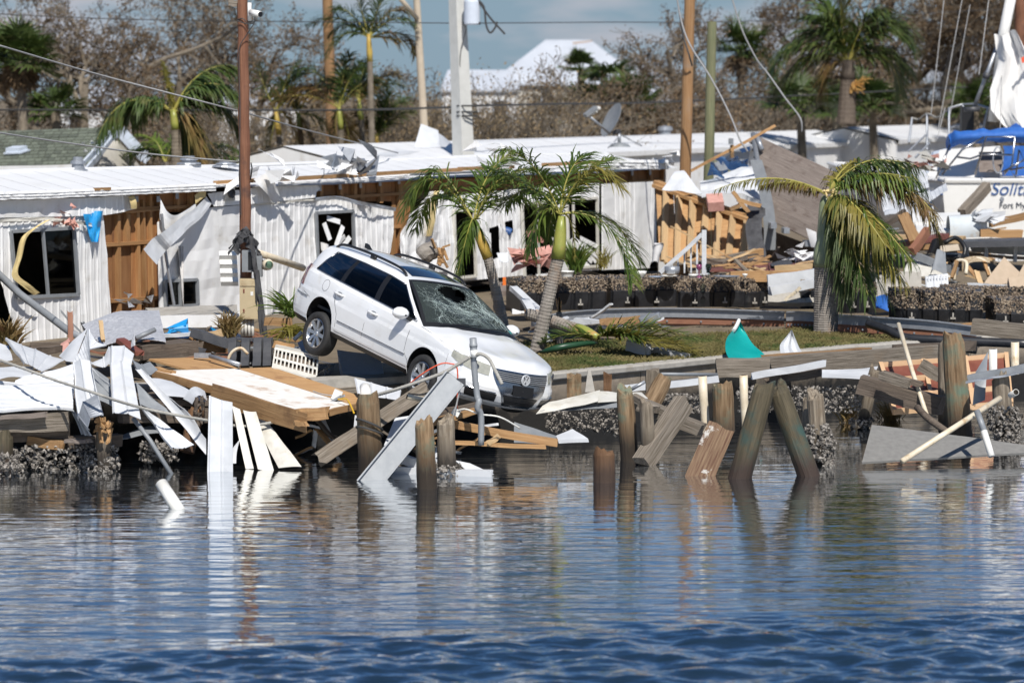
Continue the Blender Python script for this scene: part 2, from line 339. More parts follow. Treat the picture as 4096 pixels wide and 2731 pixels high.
# water: one sheet, calm by the shore, ruffled by wind in a band nearer the camera
m = MB(); xs = [-120, -30, -12] + [-7 + .056 * i for i in range(251)] + [12, 30, 120]
def wz(x, y):                     # wind chop in the band nearer the camera
    e = y - .27 * x + 1.3 * noise.noise(V((x * .3, y * .45, 9))); k = 1 - sst(25.0, 26.4, e)
    if k <= 0 or abs(x) > 11.9 or y < 16.5 or y > 31: return 0
    return k * (.056 * noise.noise(V((x * 1.9, y * 3.4, 0))) + .026 * noise.noise(V((x * 4.4, y * 7, 5))) + .02 * noise.noise(V((x * .5, y * 1.0, 3))))
m.grid([[V((x, y, wz(x, y))) for x in xs] for y in [-60, 0, 16] + [17 + .05 * i for i in range(281)] + [33, 40, 52, 75]])
wat = struct(m.build('water', M_['mud'], None, smooth=True)); wat.data.materials.clear()
wm = bpy.data.materials.new('water'); wm.use_nodes = True; t = wm.node_tree; p = t.nodes['Principled BSDF']; L = t.links.new
p.inputs['Base Color'].default_value = (.010, .024, .042, 1); p.inputs['Roughness'].default_value = .04; p.inputs['IOR'].default_value = 1.4
ge = nn(t, 'ShaderNodeNewGeometry'); sx = nn(t, 'ShaderNodeSeparateXYZ'); L(ge.outputs['Position'], sx.inputs[0])
def math_(op, a, b=None, c=None):
    n = nn(t, 'ShaderNodeMath', operation=op)
    for i, q in enumerate((a, b, c)):
        if q is None: continue
        if isinstance(q, (int, float)): n.inputs[i].default_value = q
        else: L(q, n.inputs[i])
    return n.outputs[0]
def noise_(scale, st, det=2, rough=.5):
    mp = nn(t, 'ShaderNodeMapping'); mp.inputs['Scale'].default_value = st; L(ge.outputs['Position'], mp.inputs[0])
    z = nn(t, 'ShaderNodeTexNoise'); z.inputs['Scale'].default_value = scale; z.inputs['Detail'].default_value = det; z.inputs['Roughness'].default_value = rough; L(mp.outputs[0], z.inputs['Vector']); return z.outputs['Fac']
edge = math_('SUBTRACT', sx.outputs[1], math_('MULTIPLY', sx.outputs[0], .27))
edge = math_('ADD', edge, math_('MULTIPLY', math_('SUBTRACT', noise_(1, (.35, .5, 1), 3), .5), 2.2))
mr = nn(t, 'ShaderNodeMapRange', interpolation_type='SMOOTHSTEP'); mr.inputs[1].default_value = 25.0; mr.inputs[2].default_value = 26.6; mr.inputs[3].default_value = 1; mr.inputs[4].default_value = 0; L(edge, mr.inputs[0])
mr2 = nn(t, 'ShaderNodeMapRange'); mr2.inputs[1].default_value = 26; mr2.inputs[2].default_value = 37; mr2.inputs[3].default_value = .75; mr2.inputs[4].default_value = .2; L(sx.outputs[1], mr2.inputs[0])
calm = math_('ADD', math_('MULTIPLY', noise_(1, (.7, 3.0, 1), 3, .55), .042), math_('MULTIPLY', noise_(1, (1.5, 9, 1), 2), .009))
calm = math_('MULTIPLY', calm, mr2.outputs[0])
ruf = math_('MULTIPLY', noise_(1, (6, 11, 1), 2, .5), .012)
h = math_('ADD', calm, math_('MULTIPLY', ruf, mr.outputs[0]))
bp = nn(t, 'ShaderNodeBump'); bp.inputs['Strength'].default_value = 1; bp.inputs['Distance'].default_value = 1; L(h, bp.inputs['Height']); L(bp.outputs[0], p.inputs['Normal'])
gl_ = nn(t, 'ShaderNodeBsdfGlossy'); gl_.inputs['Roughness'].default_value = .04; gl_.inputs['Color'].default_value = (.90, .92, .94, 1); L(bp.outputs[0], gl_.inputs['Normal']); mxs = nn(t, 'ShaderNodeMixShader'); lw = nn(t, 'ShaderNodeLayerWeight'); lw.inputs[0].default_value = .5; L(bp.outputs[0], lw.inputs['Normal']); L(math_('MULTIPLY', math_('POWER', lw.outputs['Facing'], 3.6), 1.5), mxs.inputs[0]); L(p.outputs[0], mxs.inputs[1]); L(gl_.outputs[0], mxs.inputs[2]); L(mxs.outputs[0], t.nodes['Material Output'].inputs[0])
wat.data.materials.append(wm)

# lawn: grass blades, uncountable
random.seed(5); m = MB()
n_ = 0
while n_ < 26000:
    x = random.uniform(-.4, 8.6); y = edge_y(x) + .17 + random.random() ** 1.2 * 5.2
    back = 46.6 + max(0, (x - 2)) * .75 + .4 * noise.noise(V((x, 0, 0)))
    if y > back + .6: continue
    if x > 7.2 and y > edge_y(x) + 1.5: continue
    if noise.noise(V((x * 1.3, y * 1.3, 4))) < -.42 and random.random() < .8: continue
    h = random.uniform(.03, .085); a = random.uniform(0, 2 * PI); w_ = .006
    dx, dy = math.cos(a) * w_, math.sin(a) * w_; bx, by = random.gauss(0, .025), random.gauss(0, .025)
    m.add([(x - dx, y - dy, GZ - .02), (x + dx, y + dy, GZ - .02), (x + bx + dx * .4, y + by + dy * .4, GZ + h * .7), (x + bx * 2.2, y + by * 2.2, GZ + h)], [(0, 1, 2), (0, 2, 3)]); n_ += 1
g = m.build('lawn_grass', M_['grass'], kind='stuff'); tag(g, 'short half dry lawn grass behind the concrete seawall cap', 'grass')

# ================================================================ the long torn mobile home
H0 = V((-6.96, 49.2, 0)); HD = V((.5385, .8427, 0)); HN = V((.8427, -.5385, 0))
def wp(u, v, off=0):
    r = ray(u, v); t = (HN.dot(H0 - CP) + off) / HN.dot(r); return CP + r * t
def w2(u, v, off=0):
    p = wp(u, v, off); return ((p - H0).dot(HD), p.z)
def w3(s, z, off=0): return H0 + HD * s + HN * off + V((0, 0, z))
home = thing('mobile_home', 'long white mobile home with torn ribbed siding behind the car', 'mobile home', H0 + V((0, 0, .85)))
def siding(poly, holes=(), off=0, rib=.17, name='siding_sheet', dent=.015, seed=0, mt='siding', z0=None, curl=None, par=None):
    """ribbed metal sheet on the wall plane: polygon and holes given in picture pixels"""
    loops = [[w2(u, v) for u, v in poly]] + [[w2(u, v) for u, v in h] for h in holes]
    smin = min(s for s, z in loops[0]); smax = max(s for s, z in loops[0]); ds = .034
    cols = []; n = int((smax - smin) / ds)
    for i in range(n + 1):
        s = smin + .0007 + (smax - smin - .0014) * i / n; zs = []
        for lp in loops:
            for (a, b), (c, d) in zip(lp, lp[1:] + lp[:1]):
                if (a <= s < c) or (c <= s < a): zs.append(b + (d - b) * (s - a) / (c - a))
        zs.sort(); cols.append((s, zs))
    m = MB()
    def dep(s, z):
        r = (s / rib) % 1; q = .016 if r < .12 else (.006 if .5 < r < .56 else 0)
        k = noise.noise(V((s * 1.1, z * 1.3, seed))) * dent * 2 + noise.noise(V((s * 4, z * 4, seed + 7))) * dent
        return off + q + k + (curl(s, z) if curl else 0)
    for (s1, a), (s2, b) in zip(cols, cols[1:]):
        if not a or not b: continue
        if len(a) < len(b): a = [min(max(q, a[0]), a[-1]) for q in b]
        elif len(b) < len(a): b = [min(max(q, b[0]), b[-1]) for q in a]
        for j in range(0, len(a) - 1, 2):
            k = max(1, int(max(a[j + 1] - a[j], b[j + 1] - b[j]) / .16)); k = min(k, 12)
            l1 = [w3(s1, a[j] + (a[j + 1] - a[j]) * q / k, dep(s1, a[j] + (a[j + 1] - a[j]) * q / k)) for q in range(k + 1)]
            l2 = [w3(s2, b[j] + (b[j + 1] - b[j]) * q / k, dep(s2, b[j] + (b[j + 1] - b[j]) * q / k)) for q in range(k + 1)]
            m.grid([l1, l2])
    return m.build(name, M_[mt], par or home)
WIN1 = [(10.6, 231.5), (74, 228), (78.5, 294.5), (17, 297.5)]
WIN2 = [(316, 213), (353, 211), (354.5, 258), (318, 259)]
WINS = [(165, 281), (197, 279.5), (198, 305), (166, 307)]
DOOR = [(454, 210.5), (474, 209.5), (476, 276), (456, 278)]
SLID = [(522, 204), (553, 201.5), (553, 277), (525, 281)]
WIN3 = [(567, 200), (597, 198), (598, 266), (569, 268)]
siding([(-12, 201), (60, 198.5), (100, 197), (121, 194.5), (132, 196), (134, 209), (120, 212.5), (103, 215), (60, 216.5), (-12, 218)], off=.05, seed=1, dent=.03)
siding([(-12, 219), (103, 214.5), (107, 255), (111, 318), (112, 345), (20, 352), (8, 310), (-2, 270), (-12, 268)], [WIN1], off=0, seed=2)
siding([(157.5, 222), (212, 207.5), (256, 204), (316, 199), (330, 198), (393, 208.5), (392, 235), (390.5, 250), (380, 285), (320, 312), (200, 330), (160, 335)], [WIN2, WINS], off=.0, seed=3, dent=.022)
siding([(205, 193.5), (240, 189.5), (256, 187), (316, 184.5), (317.5, 189), (314, 192), (314, 197.5), (256, 203.5), (212, 206.5)], off=.05, seed=4)
siding([(395, 258), (397, 236), (404, 215), (409, 212), (424, 191.5), (440, 190.5), (444, 249), (444, 270), (400, 280)], off=.1, seed=5, dent=.07, rib=.4)
siding([(441, 197), (513, 189.5), (545, 187.5), (600, 183), (600, 270), (560, 272), (441, 283)], [DOOR, SLID, WIN3, [(490, 228), (498, 225), (501, 257), (492, 260)], [(504, 222), (513, 220), (513, 233), (505, 232)]], off=.0, seed=6, dent=.03)
siding([(600, 184), (652.5, 181.5), (654.5, 215), (655.5, 243), (648, 268), (600, 270)], off=.03, seed=7, dent=.012, rib=.2)
# peeled strip of siding hanging off the wall, a curled length of sheet
def strip(pts, wid, mt, name, parent, seed=0, jag=.0):
    m = MB(); c = spl(pts, 26); rows = []
    for i, p_ in enumerate(c):
        t = (c[min(i + 1, 25)] - c[max(i - 1, 0)]).normalized(); side = V(wid(i / 25)); rows.append([p_ + side * k + HN * (.02 * noise.noise(p_ * 3 + V((k * 2, seed, 0)))) for k in (-.5, -.25, 0, .25, .5)])
    m.grid(rows); return m.build(name, M_[mt], parent)
strip([wp(209, 200, .06), wp(199, 212, .18), wp(186, 222, .30), wp(168, 238, .55), wp(158, 246, .45), wp(150, 257, .75)], lambda q: (HD * .36 - V((0, 0, .3))) * (.45 + .5 * q), 'white_metal', 'peeled_strip', home, 3)
strip([wp(160, 209, .1), wp(168, 222, .16), wp(178, 224, .12), wp(196, 212, .1)], lambda q: V((0, 0, .38)) * (1 - .2 * q), 'siding', 'peeled_strip', home, 5)
strip([wp(262, 175, .25), wp(268, 184, .3), wp(274, 194, .22), wp(278, 200, .18)], lambda q: HD * (.5 - .4 * q) + V((0, 0, .15)), 'siding', 'peeled_strip', home, 8)
strip([wp(225, 190, .22), wp(236, 182, .3), wp(243, 176, .35), wp(258, 171, .2)], lambda q: V((0, 0, .18)) + HD * .1, 'siding', 'peeled_strip', home, 9)
strip([wp(437, 191, .15), wp(434, 203, .25), wp(432, 220, .25), wp(429, 236, .2)], lambda q: HD * .22, 'yellow_foam', 'foam_strip', home, 2)
strip([wp(131, 196, .09), wp(132.5, 200, .13), wp(133.5, 204, .14), wp(133.8, 209, .12)], lambda q: HD * .16, 'yellow_foam', 'foam_strip', home, 4)
strip([wp(48, 220, .1), wp(32, 230, .2), wp(23, 240, .22), wp(19, 258, .25), wp(15, 275, .3), wp(27, 286, .3), wp(37, 294, .25)], lambda q: HD * .16 + V((0, 0, .03)), 'yellow_foam', 'foam_strip', home, 6)
strip([wp(195, 200, .1), wp(202, 194.5, .12), wp(206, 193, .1)], lambda q: V((0, 0, .16)), 'yellow_foam', 'foam_strip', home, 7)
strip([wp(0, 221, .07), wp(40, 219, .07), wp(75, 222, .1), wp(92, 225, .1)], lambda q: V((0, 0, .06)), 'aged_white', 'belt_strip', home, 11)
strip([wp(315, 199.5, .08), wp(338, 198, .1), wp(360, 203, .14), wp(396, 209.5, .12)], lambda q: V((0, 0, .07)), 'galv', 'belt_strip', home, 12)
strip([wp(256, 204.5, .06), wp(285, 202, .06), wp(315, 199.5, .06)], lambda q: V((0, 0, .03)), 'aged_white', 'belt_strip', home, 13)
# framing seen through the tears: sheathing, studs, plates
def wbox(u1, v1, u2, v2, o1, o2, mt, name, rot=0):
    """board on the wall plane running from one pixel to the other"""
    a = wp(u1, v1, (o1 + o2) / 2); b = wp(u2, v2, (o1 + o2) / 2); R = frame(b - a, HN); m = MB(); m.box((0, 0, 0), ((b - a).length, rot or .05, o2 - o1))
    M = R.to_4x4(); M.translation = (a + b) / 2; return m.build(name, M_[mt], home, M=M)
for i, (a, b, c, d, q) in enumerate([(101, 214, 112, 350, 0), (112.3, 212, 120, 348, .02), (120.3, 212, 130.5, 346, .005), (130.8, 205, 140, 344, .03), (140.3, 206, 150, 342, .01), (150.3, 206, 163, 340, .02)]):
    sheet = [wp(a, b, -.16 + q), wp(c, b, -.16 + q), wp(c + 1, d, -.16 + q), wp(a + 1, d, -.16 + q)]
    m = MB(); m.prism(sheet, HN * -.01); m.build('sheathing_panel', M_['sheathing'], home)
for a, b in ((132, 200), (314, 392), (392, 411), (411, 445), (445, 520), (520, 612), (612, 664)):
    k = 7
    for i in range(max(1, int((b - a) / 22))):
        q = max(1, int((b - a) / 22)); u0 = a + (b - a) * i / q; u1 = a + (b - a) * (i + 1) / q - .4
        lo = 212 if b < 300 else 204 - (u0 - 314) * .05
        if a == 392: lo = 268
        m = MB(); m.prism([wp(u0, 199 - .0445 * u0, -.16), wp(u1, 199 - .0445 * u1, -.16), wp(u1, lo, -.16), wp(u0, lo, -.16)], HN * -.01); m.build('sheathing_panel', M_['sheathing'], home)
for u0, u1, v0, v1, ww in [(136, 139, 196, 348, .07), (117, 119, 214, 348, .08), (158, 161, 193, 340, .06), (127, 126.5, 214, 246, .09), (142, 146, 200, 330, .05), (149, 152, 196, 322, .05),
                       (177, 177, 192, 210, .07), (190, 190, 192, 209, .07), (320, 320, 184, 199, .09), (340, 340, 183, 197, .09), (354, 354, 182, 199, .1), (360.5, 360.5, 181, 200, .09), (380, 380, 179, 203, .1), (399, 402, 177, 268, .16), (393, 393, 205, 262, .06), (480, 480, 172, 190, .1), (504, 504, 170, 190, .1), (614, 614, 170, 183, .1), (632, 632, 169, 183, .14), (650, 650, 168, 182, .12), (663, 663, 168, 182, .1)]:
    wbox(u0, v0, u1, v1, -.15, -.06, 'stud', 'stud', ww)
for u0, v0, u1, v1 in [(104, 245, 155, 241.5), (124, 212, 160, 208.5), (110, 301, 163, 297), (314, 199, 411, 193), (392, 227, 399, 226.5), (132, 209, 200, 206), (610, 183, 664, 180.5)]:
    wbox(u0, v0, u1, v1, -.15, -.045, 'stud', 'rail', .06)
for u0, v0 in [(136.5, 199), (158, 199), (177, 196), (320, 188), (340, 186.5), (360.5, 185), (380, 183), (399, 181), (479, 177), (613, 173), (632, 172.5), (650, 172)]:
    wbox(u0, v0 - 3, u0 + .2, v0 + 3, -.05, -.035, 'galv', 'hurricane_strap', .08)
# windows and doors
def wframe(q, name='window', wd=.055, mull=None, pane=True, mt='grey_metal'):
    m = MB(); P = [wp(u, v, .03) for u, v in q]
    for a, b in zip(P, P[1:] + P[:1]): m.beam(a, b, .05, wd, HN.cross(b - a))
    if mull is not None:
        a = P[0].lerp(P[1], mull); b = P[3].lerp(P[2], mull); m.beam(a, b, .04, .05, HD)
    f = m.build(name, M_[mt], home)
    if pane:
        m = MB(); m.prism([p_ - HN * .02 for p_ in pane_pts(P, pane)], HN * -.004); m.build('pane', M_['glass_pane'], f)
    return f
def pane_pts(P, k):
    if k == 'right': return [P[0].lerp(P[1], .52), P[1], P[2], P[3].lerp(P[2], .52)]
    if k == 'shard': return [P[3].lerp(P[0], .25), P[3].lerp(P[2], .55), P[3]]
    return P
wframe(WIN1, mull=.5, pane='right'); wframe(WIN2, pane='shard'); wframe(WINS, mull=.45, pane=True); wframe(DOOR, name='door_frame', pane=False, mt='aged_white')
wframe(SLID, name='sliding_door_frame', pane='shard', mull=.5, mt='aged_white'); wframe(WIN3, pane='shard', mull=.2, mt='aged_white')
# smashed blinds hanging in two windows
random.seed(8)
for u, v, u2, v2 in [(324, 223, 330, 240), (327, 218, 340, 222), (343, 226, 336, 246), (336, 246, 345, 236), (340, 250, 350, 237), (571, 240, 592, 262), (574, 239, 597, 256), (569, 241, 584, 268), (580, 238, 598, 247), (570, 248, 590, 268), (583, 243, 596, 262)]:
    m = MB(); m.beam(wp(u, v, -.02), wp(u2, v2, .03), .1, .008, HN + HD * random.uniform(-.5, .5)); m.build('blind_slat', M_['siding'], home)
m = MB(); m.grid([[wp(320.5 + a * 1.7 + b * .3, 242 + b * 4 + a * .5, -.02 + .05 * math.sin(a * 2.2)) for a in range(6)] for b in range(4)]); m.build('curtain', M_['cloth_white'], home, smooth=True)
m = MB(); m.grid([[wp(178 + b * 1.0 - a * .8 * (b / 5) + a * .9, 246 + b * 12, .06 + .05 * math.sin(a * 2.2)) for a in range(7)] for b in range(6)]); m.build('curtain', M_['cloth_white'], home, smooth=True)
m = MB(); m.tube([wp(161.5, 214, .3), wp(165, 250, .26), wp(174, 305, .35)], .028, 8); m.build('curtain_rod', M_['galv'], home)
# inside: dark room shell
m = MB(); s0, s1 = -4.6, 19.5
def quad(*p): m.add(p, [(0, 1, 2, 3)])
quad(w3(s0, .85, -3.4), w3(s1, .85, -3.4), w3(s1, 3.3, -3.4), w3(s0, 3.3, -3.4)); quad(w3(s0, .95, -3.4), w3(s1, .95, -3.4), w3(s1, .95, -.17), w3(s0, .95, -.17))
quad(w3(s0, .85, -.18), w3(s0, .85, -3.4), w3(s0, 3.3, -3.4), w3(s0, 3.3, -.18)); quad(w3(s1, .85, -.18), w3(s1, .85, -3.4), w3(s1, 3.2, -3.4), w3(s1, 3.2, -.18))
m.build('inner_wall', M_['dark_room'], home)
m = MB(); m.grid([[w3(19.55, z, o + (.02 if int(o * 12) % 2 else 0)) for o in [-.02 - i * .085 for i in range(41)]] for z in (.85, 2, 3.18)]); m.build('end_wall', M_['siding'], home)
# roof of seamed metal pans, low gable
RS = [-4.9 + i * .61 for i in range(41)] + [19.85]
ez = lambda s: 3.23 + .02 * math.sin(s * .7) ; rz = lambda s: 3.56 + .03 * math.sin(s * .5 + 1)
for a, b in zip(RS, RS[1:]):
    m = MB(); dz = .0 * noise.noise(V((a, 0, 3)))
    b2 = b + .0
    for side in (0, 1):
        o = [.14, -.4, -1.0, -1.75] if not side else [-1.76, -2.5, -3.2, -3.62]
        zz = (lambda s, q: ez(s) + (rz(s) - ez(s)) * (.14 - q) / 1.89) if not side else (lambda s, q: ez(s) + (rz(s) - ez(s)) * (3.62 + q) / 1.87)
        m.grid([[w3(s, zz(s, q) + dz + (.002 if e else 0), q) for q in o] for s, e in ((a, 1), (a + .03, 1), (a + .045, 0), (b2, 0))])
    m.build('roof_pan', M_['roof_white'], home)
m = MB(); m.tube([w3(s, rz(s) + .01, -1.755) for s in (-4.9, 0, 5, 10, 15, 19.85)], .035, 6); m.build('ridge_cap', M_['roof_white'], home)
# eave: fascia metal, bare rim board where it was ripped off
def fascia(u0, u1, v0, v1, hgt, mt='siding', off=.17, name='fascia', wob=.025, seed=0):
    m = MB(); n = max(4, int(abs(u1 - u0) / 3)); rows = []
    for i in range(n + 1):
        q = i / n; u = u0 + (u1 - u0) * q; v = v0 + (v1 - v0) * q; k = noise.noise(V((u * .12, seed, 0)))
        rows.append([wp(u, v + hgt * e + (k * .6 if e > .8 else 0), off + dx + wob * noise.noise(V((u * .2, e * 3, seed)))) for e, dx in ((-.02, -.1), (0, .0), (.3, .03), (.34, .015), (.65, .03), (.7, .015), (1.0, .02), (1.02, -.05))])
    m.grid(rows); return m.build(name, M_[mt], home)
fascia(-12, 60, 192.3, 190.2, 8); fascia(60, 216, 190.2, 183.2, 7.6, seed=2); fascia(216, 236, 184.5, 183, 3, seed=3)
fascia(278, 345, 182.3, 178.6, 3.2, seed=4); fascia(345, 410, 178.6, 174, 4.5, seed=5); fascia(410, 510, 173.5, 169.5, 2.5, 'galv', seed=6); fascia(510, 600, 169.0, 164.5, 2.5, 'siding', seed=8); fascia(600, 668.5, 159.8, 160.2, 9.0, seed=7, wob=.06)
for a, b, c, d in [(216, 183.0, 258, 180.2), (279, 179.4, 330, 176.6), (330, 176.6, 412, 171.8), (412, 171.8, 460, 169.8), (460, 169, 512, 167), (544, 164.8, 600, 162.2)]:
    wbox(a, b, c, d, .02, .15, 'lumber', 'rim_board', .07)
for a, b, c, d in [(94, 189.4, 110, 188.8)]: wbox(a, b, c, d, .15, .2, 'lumber', 'rim_board', .05)
# crumpled bits of roof metal along the eave
def crumple(c, r, mt, name, parent, n=9, seed=0, sq=(1, 1, .6)):
    random.seed(seed); m = MB()
    rows = [[V(c) + V((random.uniform(-1, 1) * r * sq[0], random.uniform(-1, 1) * r * sq[1], random.uniform(-.2, 1) * r * sq[2])) for _ in range(5)] for _ in range(n)]
    for i in range(n):
        a = V(c) + V((random.gauss(0, .5) * sq[0], random.gauss(0, .5) * sq[1], abs(random.gauss(0, .6)) * sq[2])) * r
        e = [a + V((random.uniform(-1, 1) * sq[0], random.uniform(-1, 1) * sq[1], random.uniform(-1, 1) * sq[2])) * r * .6 for _ in range(4)]
        m.add(e, [(0, 1, 2), (0, 2, 3)])
    return m.build(name, M_[mt], parent)
crumple(wp(352, 172, .0), .55, 'galv', 'crumpled_metal', home, 16, 3, (1, 1, .8)); crumple(wp(346, 170, .0), .4, 'siding', 'crumpled_metal', home, 10, 4)
crumple(wp(660, 165, .1), .4, 'siding', 'crumpled_metal', home, 10, 5); crumple(wp(500, 165, .1), .5, 'siding', 'crumpled_metal', home, 8, 6); crumple(wp(268, 178, .1), .45, 'siding', 'crumpled_metal', home, 8, 7)
# roof vents and the round wall vent
def vent(p, r, h):
    m = MB(); m.lathe([(r * 1.7, 0), (r * 1.6, .03), (r, .05), (r, h * .5), (r * 1.25, h * .52), (r * 1.2, h * .7), (r * .8, h * .78), (r * .78, h), (0, h)], 14, Matrix.Translation(p)); return m.build('roof_vent', M_['galv'], home, smooth=False)
vent(wp(78, 171.5, -1.75), .11, .26); vent(wp(226, 167, -1.5), .16, .1); vent(wp(189, 164.5, -1.9), .14, .16)
m = MB(); m.lathe([(.12, 0), (.12, .03), (.085, .035), (.08, .0)], 16, Matrix.Translation(wp(230, 193.5, .06)) @ frame(HN).to_4x4() @ Matrix.Rotation(PI / 2, 4, 'Y'))
pv = wp(230, 193.5, .07)
m = MB(); R = Matrix((HD, V((0, 0, 1)), HN)).transposed(); m.box(pv, (.26, .26, .03), R); vb = m.build('wall_vent', M_['aged_white'], home)
m = MB(); m.tube([pv + HN * .012, pv + HN * .06], .085, 16, cap=False); m.tube([pv + HN * .013, pv + HN * .018], .08, 16); m.build('duct', M_['dark_metal'], vb)
# skirt debris board and dangling insulation under the home's left window
for a, b, r_ in [((58, 220), (61, 226), .12), ((68, 219), (71, 225), .12)]:
    crumple(wp(*b, .1), .16, 'pink', 'insulation_tuft', home, 12, int(a[0]), (1, 1, 1))
m = MB(); rr = []
for i in range(9):
    q = i / 8; rr.append([wp(83 + 20 * k * (1 - .25 * q) + q * 8 * (1 - k), 214 + q * 28 - (3 if k > .5 else 0) * (1 - q), .12 + .07 * math.sin(k * 9 + q * 5)) for k in (0, .2, .4, .6, .8, 1)])
m.grid(rr); tag(m.build('tarp', M_['blue_tarp'], smooth=True), 'crumpled bright blue plastic tarp hanging above the window of the torn home', 'tarp')
# ================================================================ the car (front = +x, near side = -y)
CM = Matrix.Translation(V((-1.40, 40.4, .91))) @ Matrix.Rotation(math.radians(-53.0), 4, 'Z') @ Matrix.Rotation(math.radians(12.0), 4, 'Y') @ Matrix.Rotation(math.radians(-10.3), 4, 'X')
car = thing('station_wagon', 'white station wagon with smashed windshield tipped nose down over the seawall', 'car', M=CM)
PLAN = spl([(-2.37, 0, 0), (-2.35, -.40, 0), (-2.26, -.70, 0), (-2.03, -.84, 0), (-1.355, -.905, 0), (-.5, -.912, 0), (.4, -.912, 0), (1.355, -.902, 0), (1.84, -.85, 0), (2.13, -.70, 0), (2.32, -.38, 0), (2.38, 0, 0)], 441)
ARC = [0]
for a, b in zip(PLAN, PLAN[1:]): ARC.append(ARC[-1] + (b - a).length)
def plan(s):
    s = min(max(s, 0), ARC[-1] - 1e-6); lo, hi = 0, 440
    while hi - lo > 1:
        k = (lo + hi) // 2
        if ARC[k] <= s: lo = k
        else: hi = k
    q = (s - ARC[lo]) / (ARC[hi] - ARC[lo]); a, b = PLAN[lo], PLAN[hi]; t = (b - a).normalized(); return a.lerp(b, q), V((t.y, -t.x, 0))
def s_of_x(x):
    for i in range(440):
        if PLAN[i].x <= x <= PLAN[i + 1].x: return ARC[i] + (ARC[i + 1] - ARC[i]) * (x - PLAN[i].x) / max(1e-9, PLAN[i + 1].x - PLAN[i].x)
    return 0 if x < 0 else ARC[-1]
def s_of_y(y):               # along the nose, y from -0.8 to 0
    for i in range(440, 300, -1):
        if PLAN[i - 1].y <= y <= PLAN[i].y: return ARC[i - 1] + (ARC[i] - ARC[i - 1]) * (y - PLAN[i - 1].y) / max(1e-9, PLAN[i].y - PLAN[i - 1].y)
    return ARC[-1]
ZT = [(-2.4, .99), (-2.0, .995), (-1, .975), (0, .95), (.95, .93), (1.3, .90), (1.8, .82), (2.12, .795), (2.3, .765), (2.4, .755)]
SIDE = [(.18, -.08), (.24, -.03), (.33, -.005), (.45, .006), (.60, .012), (.70, .016), (.72, .006), (.80, .002), (.88, -.012), (.95, -.03), (1.0, -.04)]
FRONT = [(.18, -.2), (.24, -.06), (.30, 0), (.38, .03), (.47, .04), (.53, .03), (.56, .005), (.64, -.012), (.76, -.05)]
REAR = [(.18, -.10), (.28, 0), (.40, .04), (.55, .05), (.62, .01), (.8, -.02), (1.0, -.07)]
def bpt(s, z, eps=0):
    c, n = plan(s); wf = sst(1.7, 2.2, c.x); wr = sst(-1.95, -2.3, c.x); ws = 1 - wf - wr
    o = ws * lin(SIDE, z) + wf * lin(FRONT, z) + wr * lin(REAR, z); zt = lin(ZT, c.x); d = zt - z
    if d < .05: o -= .028 * (1 - max(d, 0) / .05) ** 2
    p_ = c + n * (o + eps); return V((p_.x, p_.y, z))
AR = .352; AZ = .335; sill = .21
cols = [ARC[-1] * i / 64 for i in range(65)]
for xc in (-1.355, 1.28):
    cols = [s for s in cols if not (s_of_x(xc - AR - .01) < s < s_of_x(xc + AR + .01))]
    cols += [s_of_x(xc + AR * math.cos(PI * k / 18)) for k in range(19)] + [s_of_x(xc - AR - .002), s_of_x(xc + AR + .002)]
cols.sort()
def zlow(s):
    x = plan(s)[0].x; z = sill
    for xc in (-1.355, 1.28):
        if abs(x - xc) <= AR + .0005: z = max(z, AZ + math.sqrt(max(0, AR * AR - (x - xc) ** 2)))
    if x > 1.9: z = .2
    return z
NR = 14
body = MB(); clads = {}; well = MB()
for sg in (1, -1):
    R = []
    for s in cols:
        zl = zlow(s); zt = lin(ZT, plan(s)[0].x); col = [bpt(s, zl + (zt - zl) * (j / NR) ** .9) for j in range(NR + 1)]
        R.append([V((p_.x, p_.y * sg, p_.z)) for p_ in col])
    for i in range(len(R) - 1):
        for j in range(NR):
            q = [R[i][j], R[i + 1][j], R[i + 1][j + 1], R[i][j + 1]]; cz = sum(p_.z for p_ in q) / 4; cx = q[0].x
            tgt = clads.setdefault((sg if cx > -1.2 else 0), MB()) if (cz < .30 and (-1.1 < cx < 1.0 or cx < -1.6)) else body
            tgt.add(q, [(0, 1, 2, 3)])
    for xc in (-1.355, 1.28):       # wheel wells
        e = [bpt(s_of_x(xc + AR * math.cos(PI * k / 18)), AZ + AR * math.sin(PI * k / 18)) for k in range(19)]
        e = [V((p_.x, p_.y * sg, p_.z)) for p_ in e]
        well.grid([e, [V((p_.x, (abs(p_.y) - .012) * sg, p_.z - .004)) for p_ in e], [V((xc + (p_.x - xc) * 1.06, .55 * sg, AZ + (p_.z - AZ) * 1.06)) for p_ in e]])
        well.add([V((xc + AR * 1.06 * math.cos(PI * k / 18), .55 * sg, AZ + AR * 1.06 * math.sin(PI * k / 18))) for k in range(19)], [tuple(range(19))])
# hood and the top of the nose
HC = [s for s in cols if plan(s)[0].x >= .99]
rows = []
for s in HC:
    p_ = bpt(s, lin(ZT, plan(s)[0].x)); f1 = 1 - sst(1.0, 1.75, p_.x); row = []
    for k in range(17):
        q = -1 + k / 8; e = 1 - q * q
        row.append(V((p_.x + .20 * e * f1, -p_.y * q, p_.z + .075 * (e ** .75) * min(1, abs(p_.y) / .6) + (.012 if .45 < abs(q) < .7 else 0))))
    rows.append(row)
hood = MB(); hood.grid(rows)
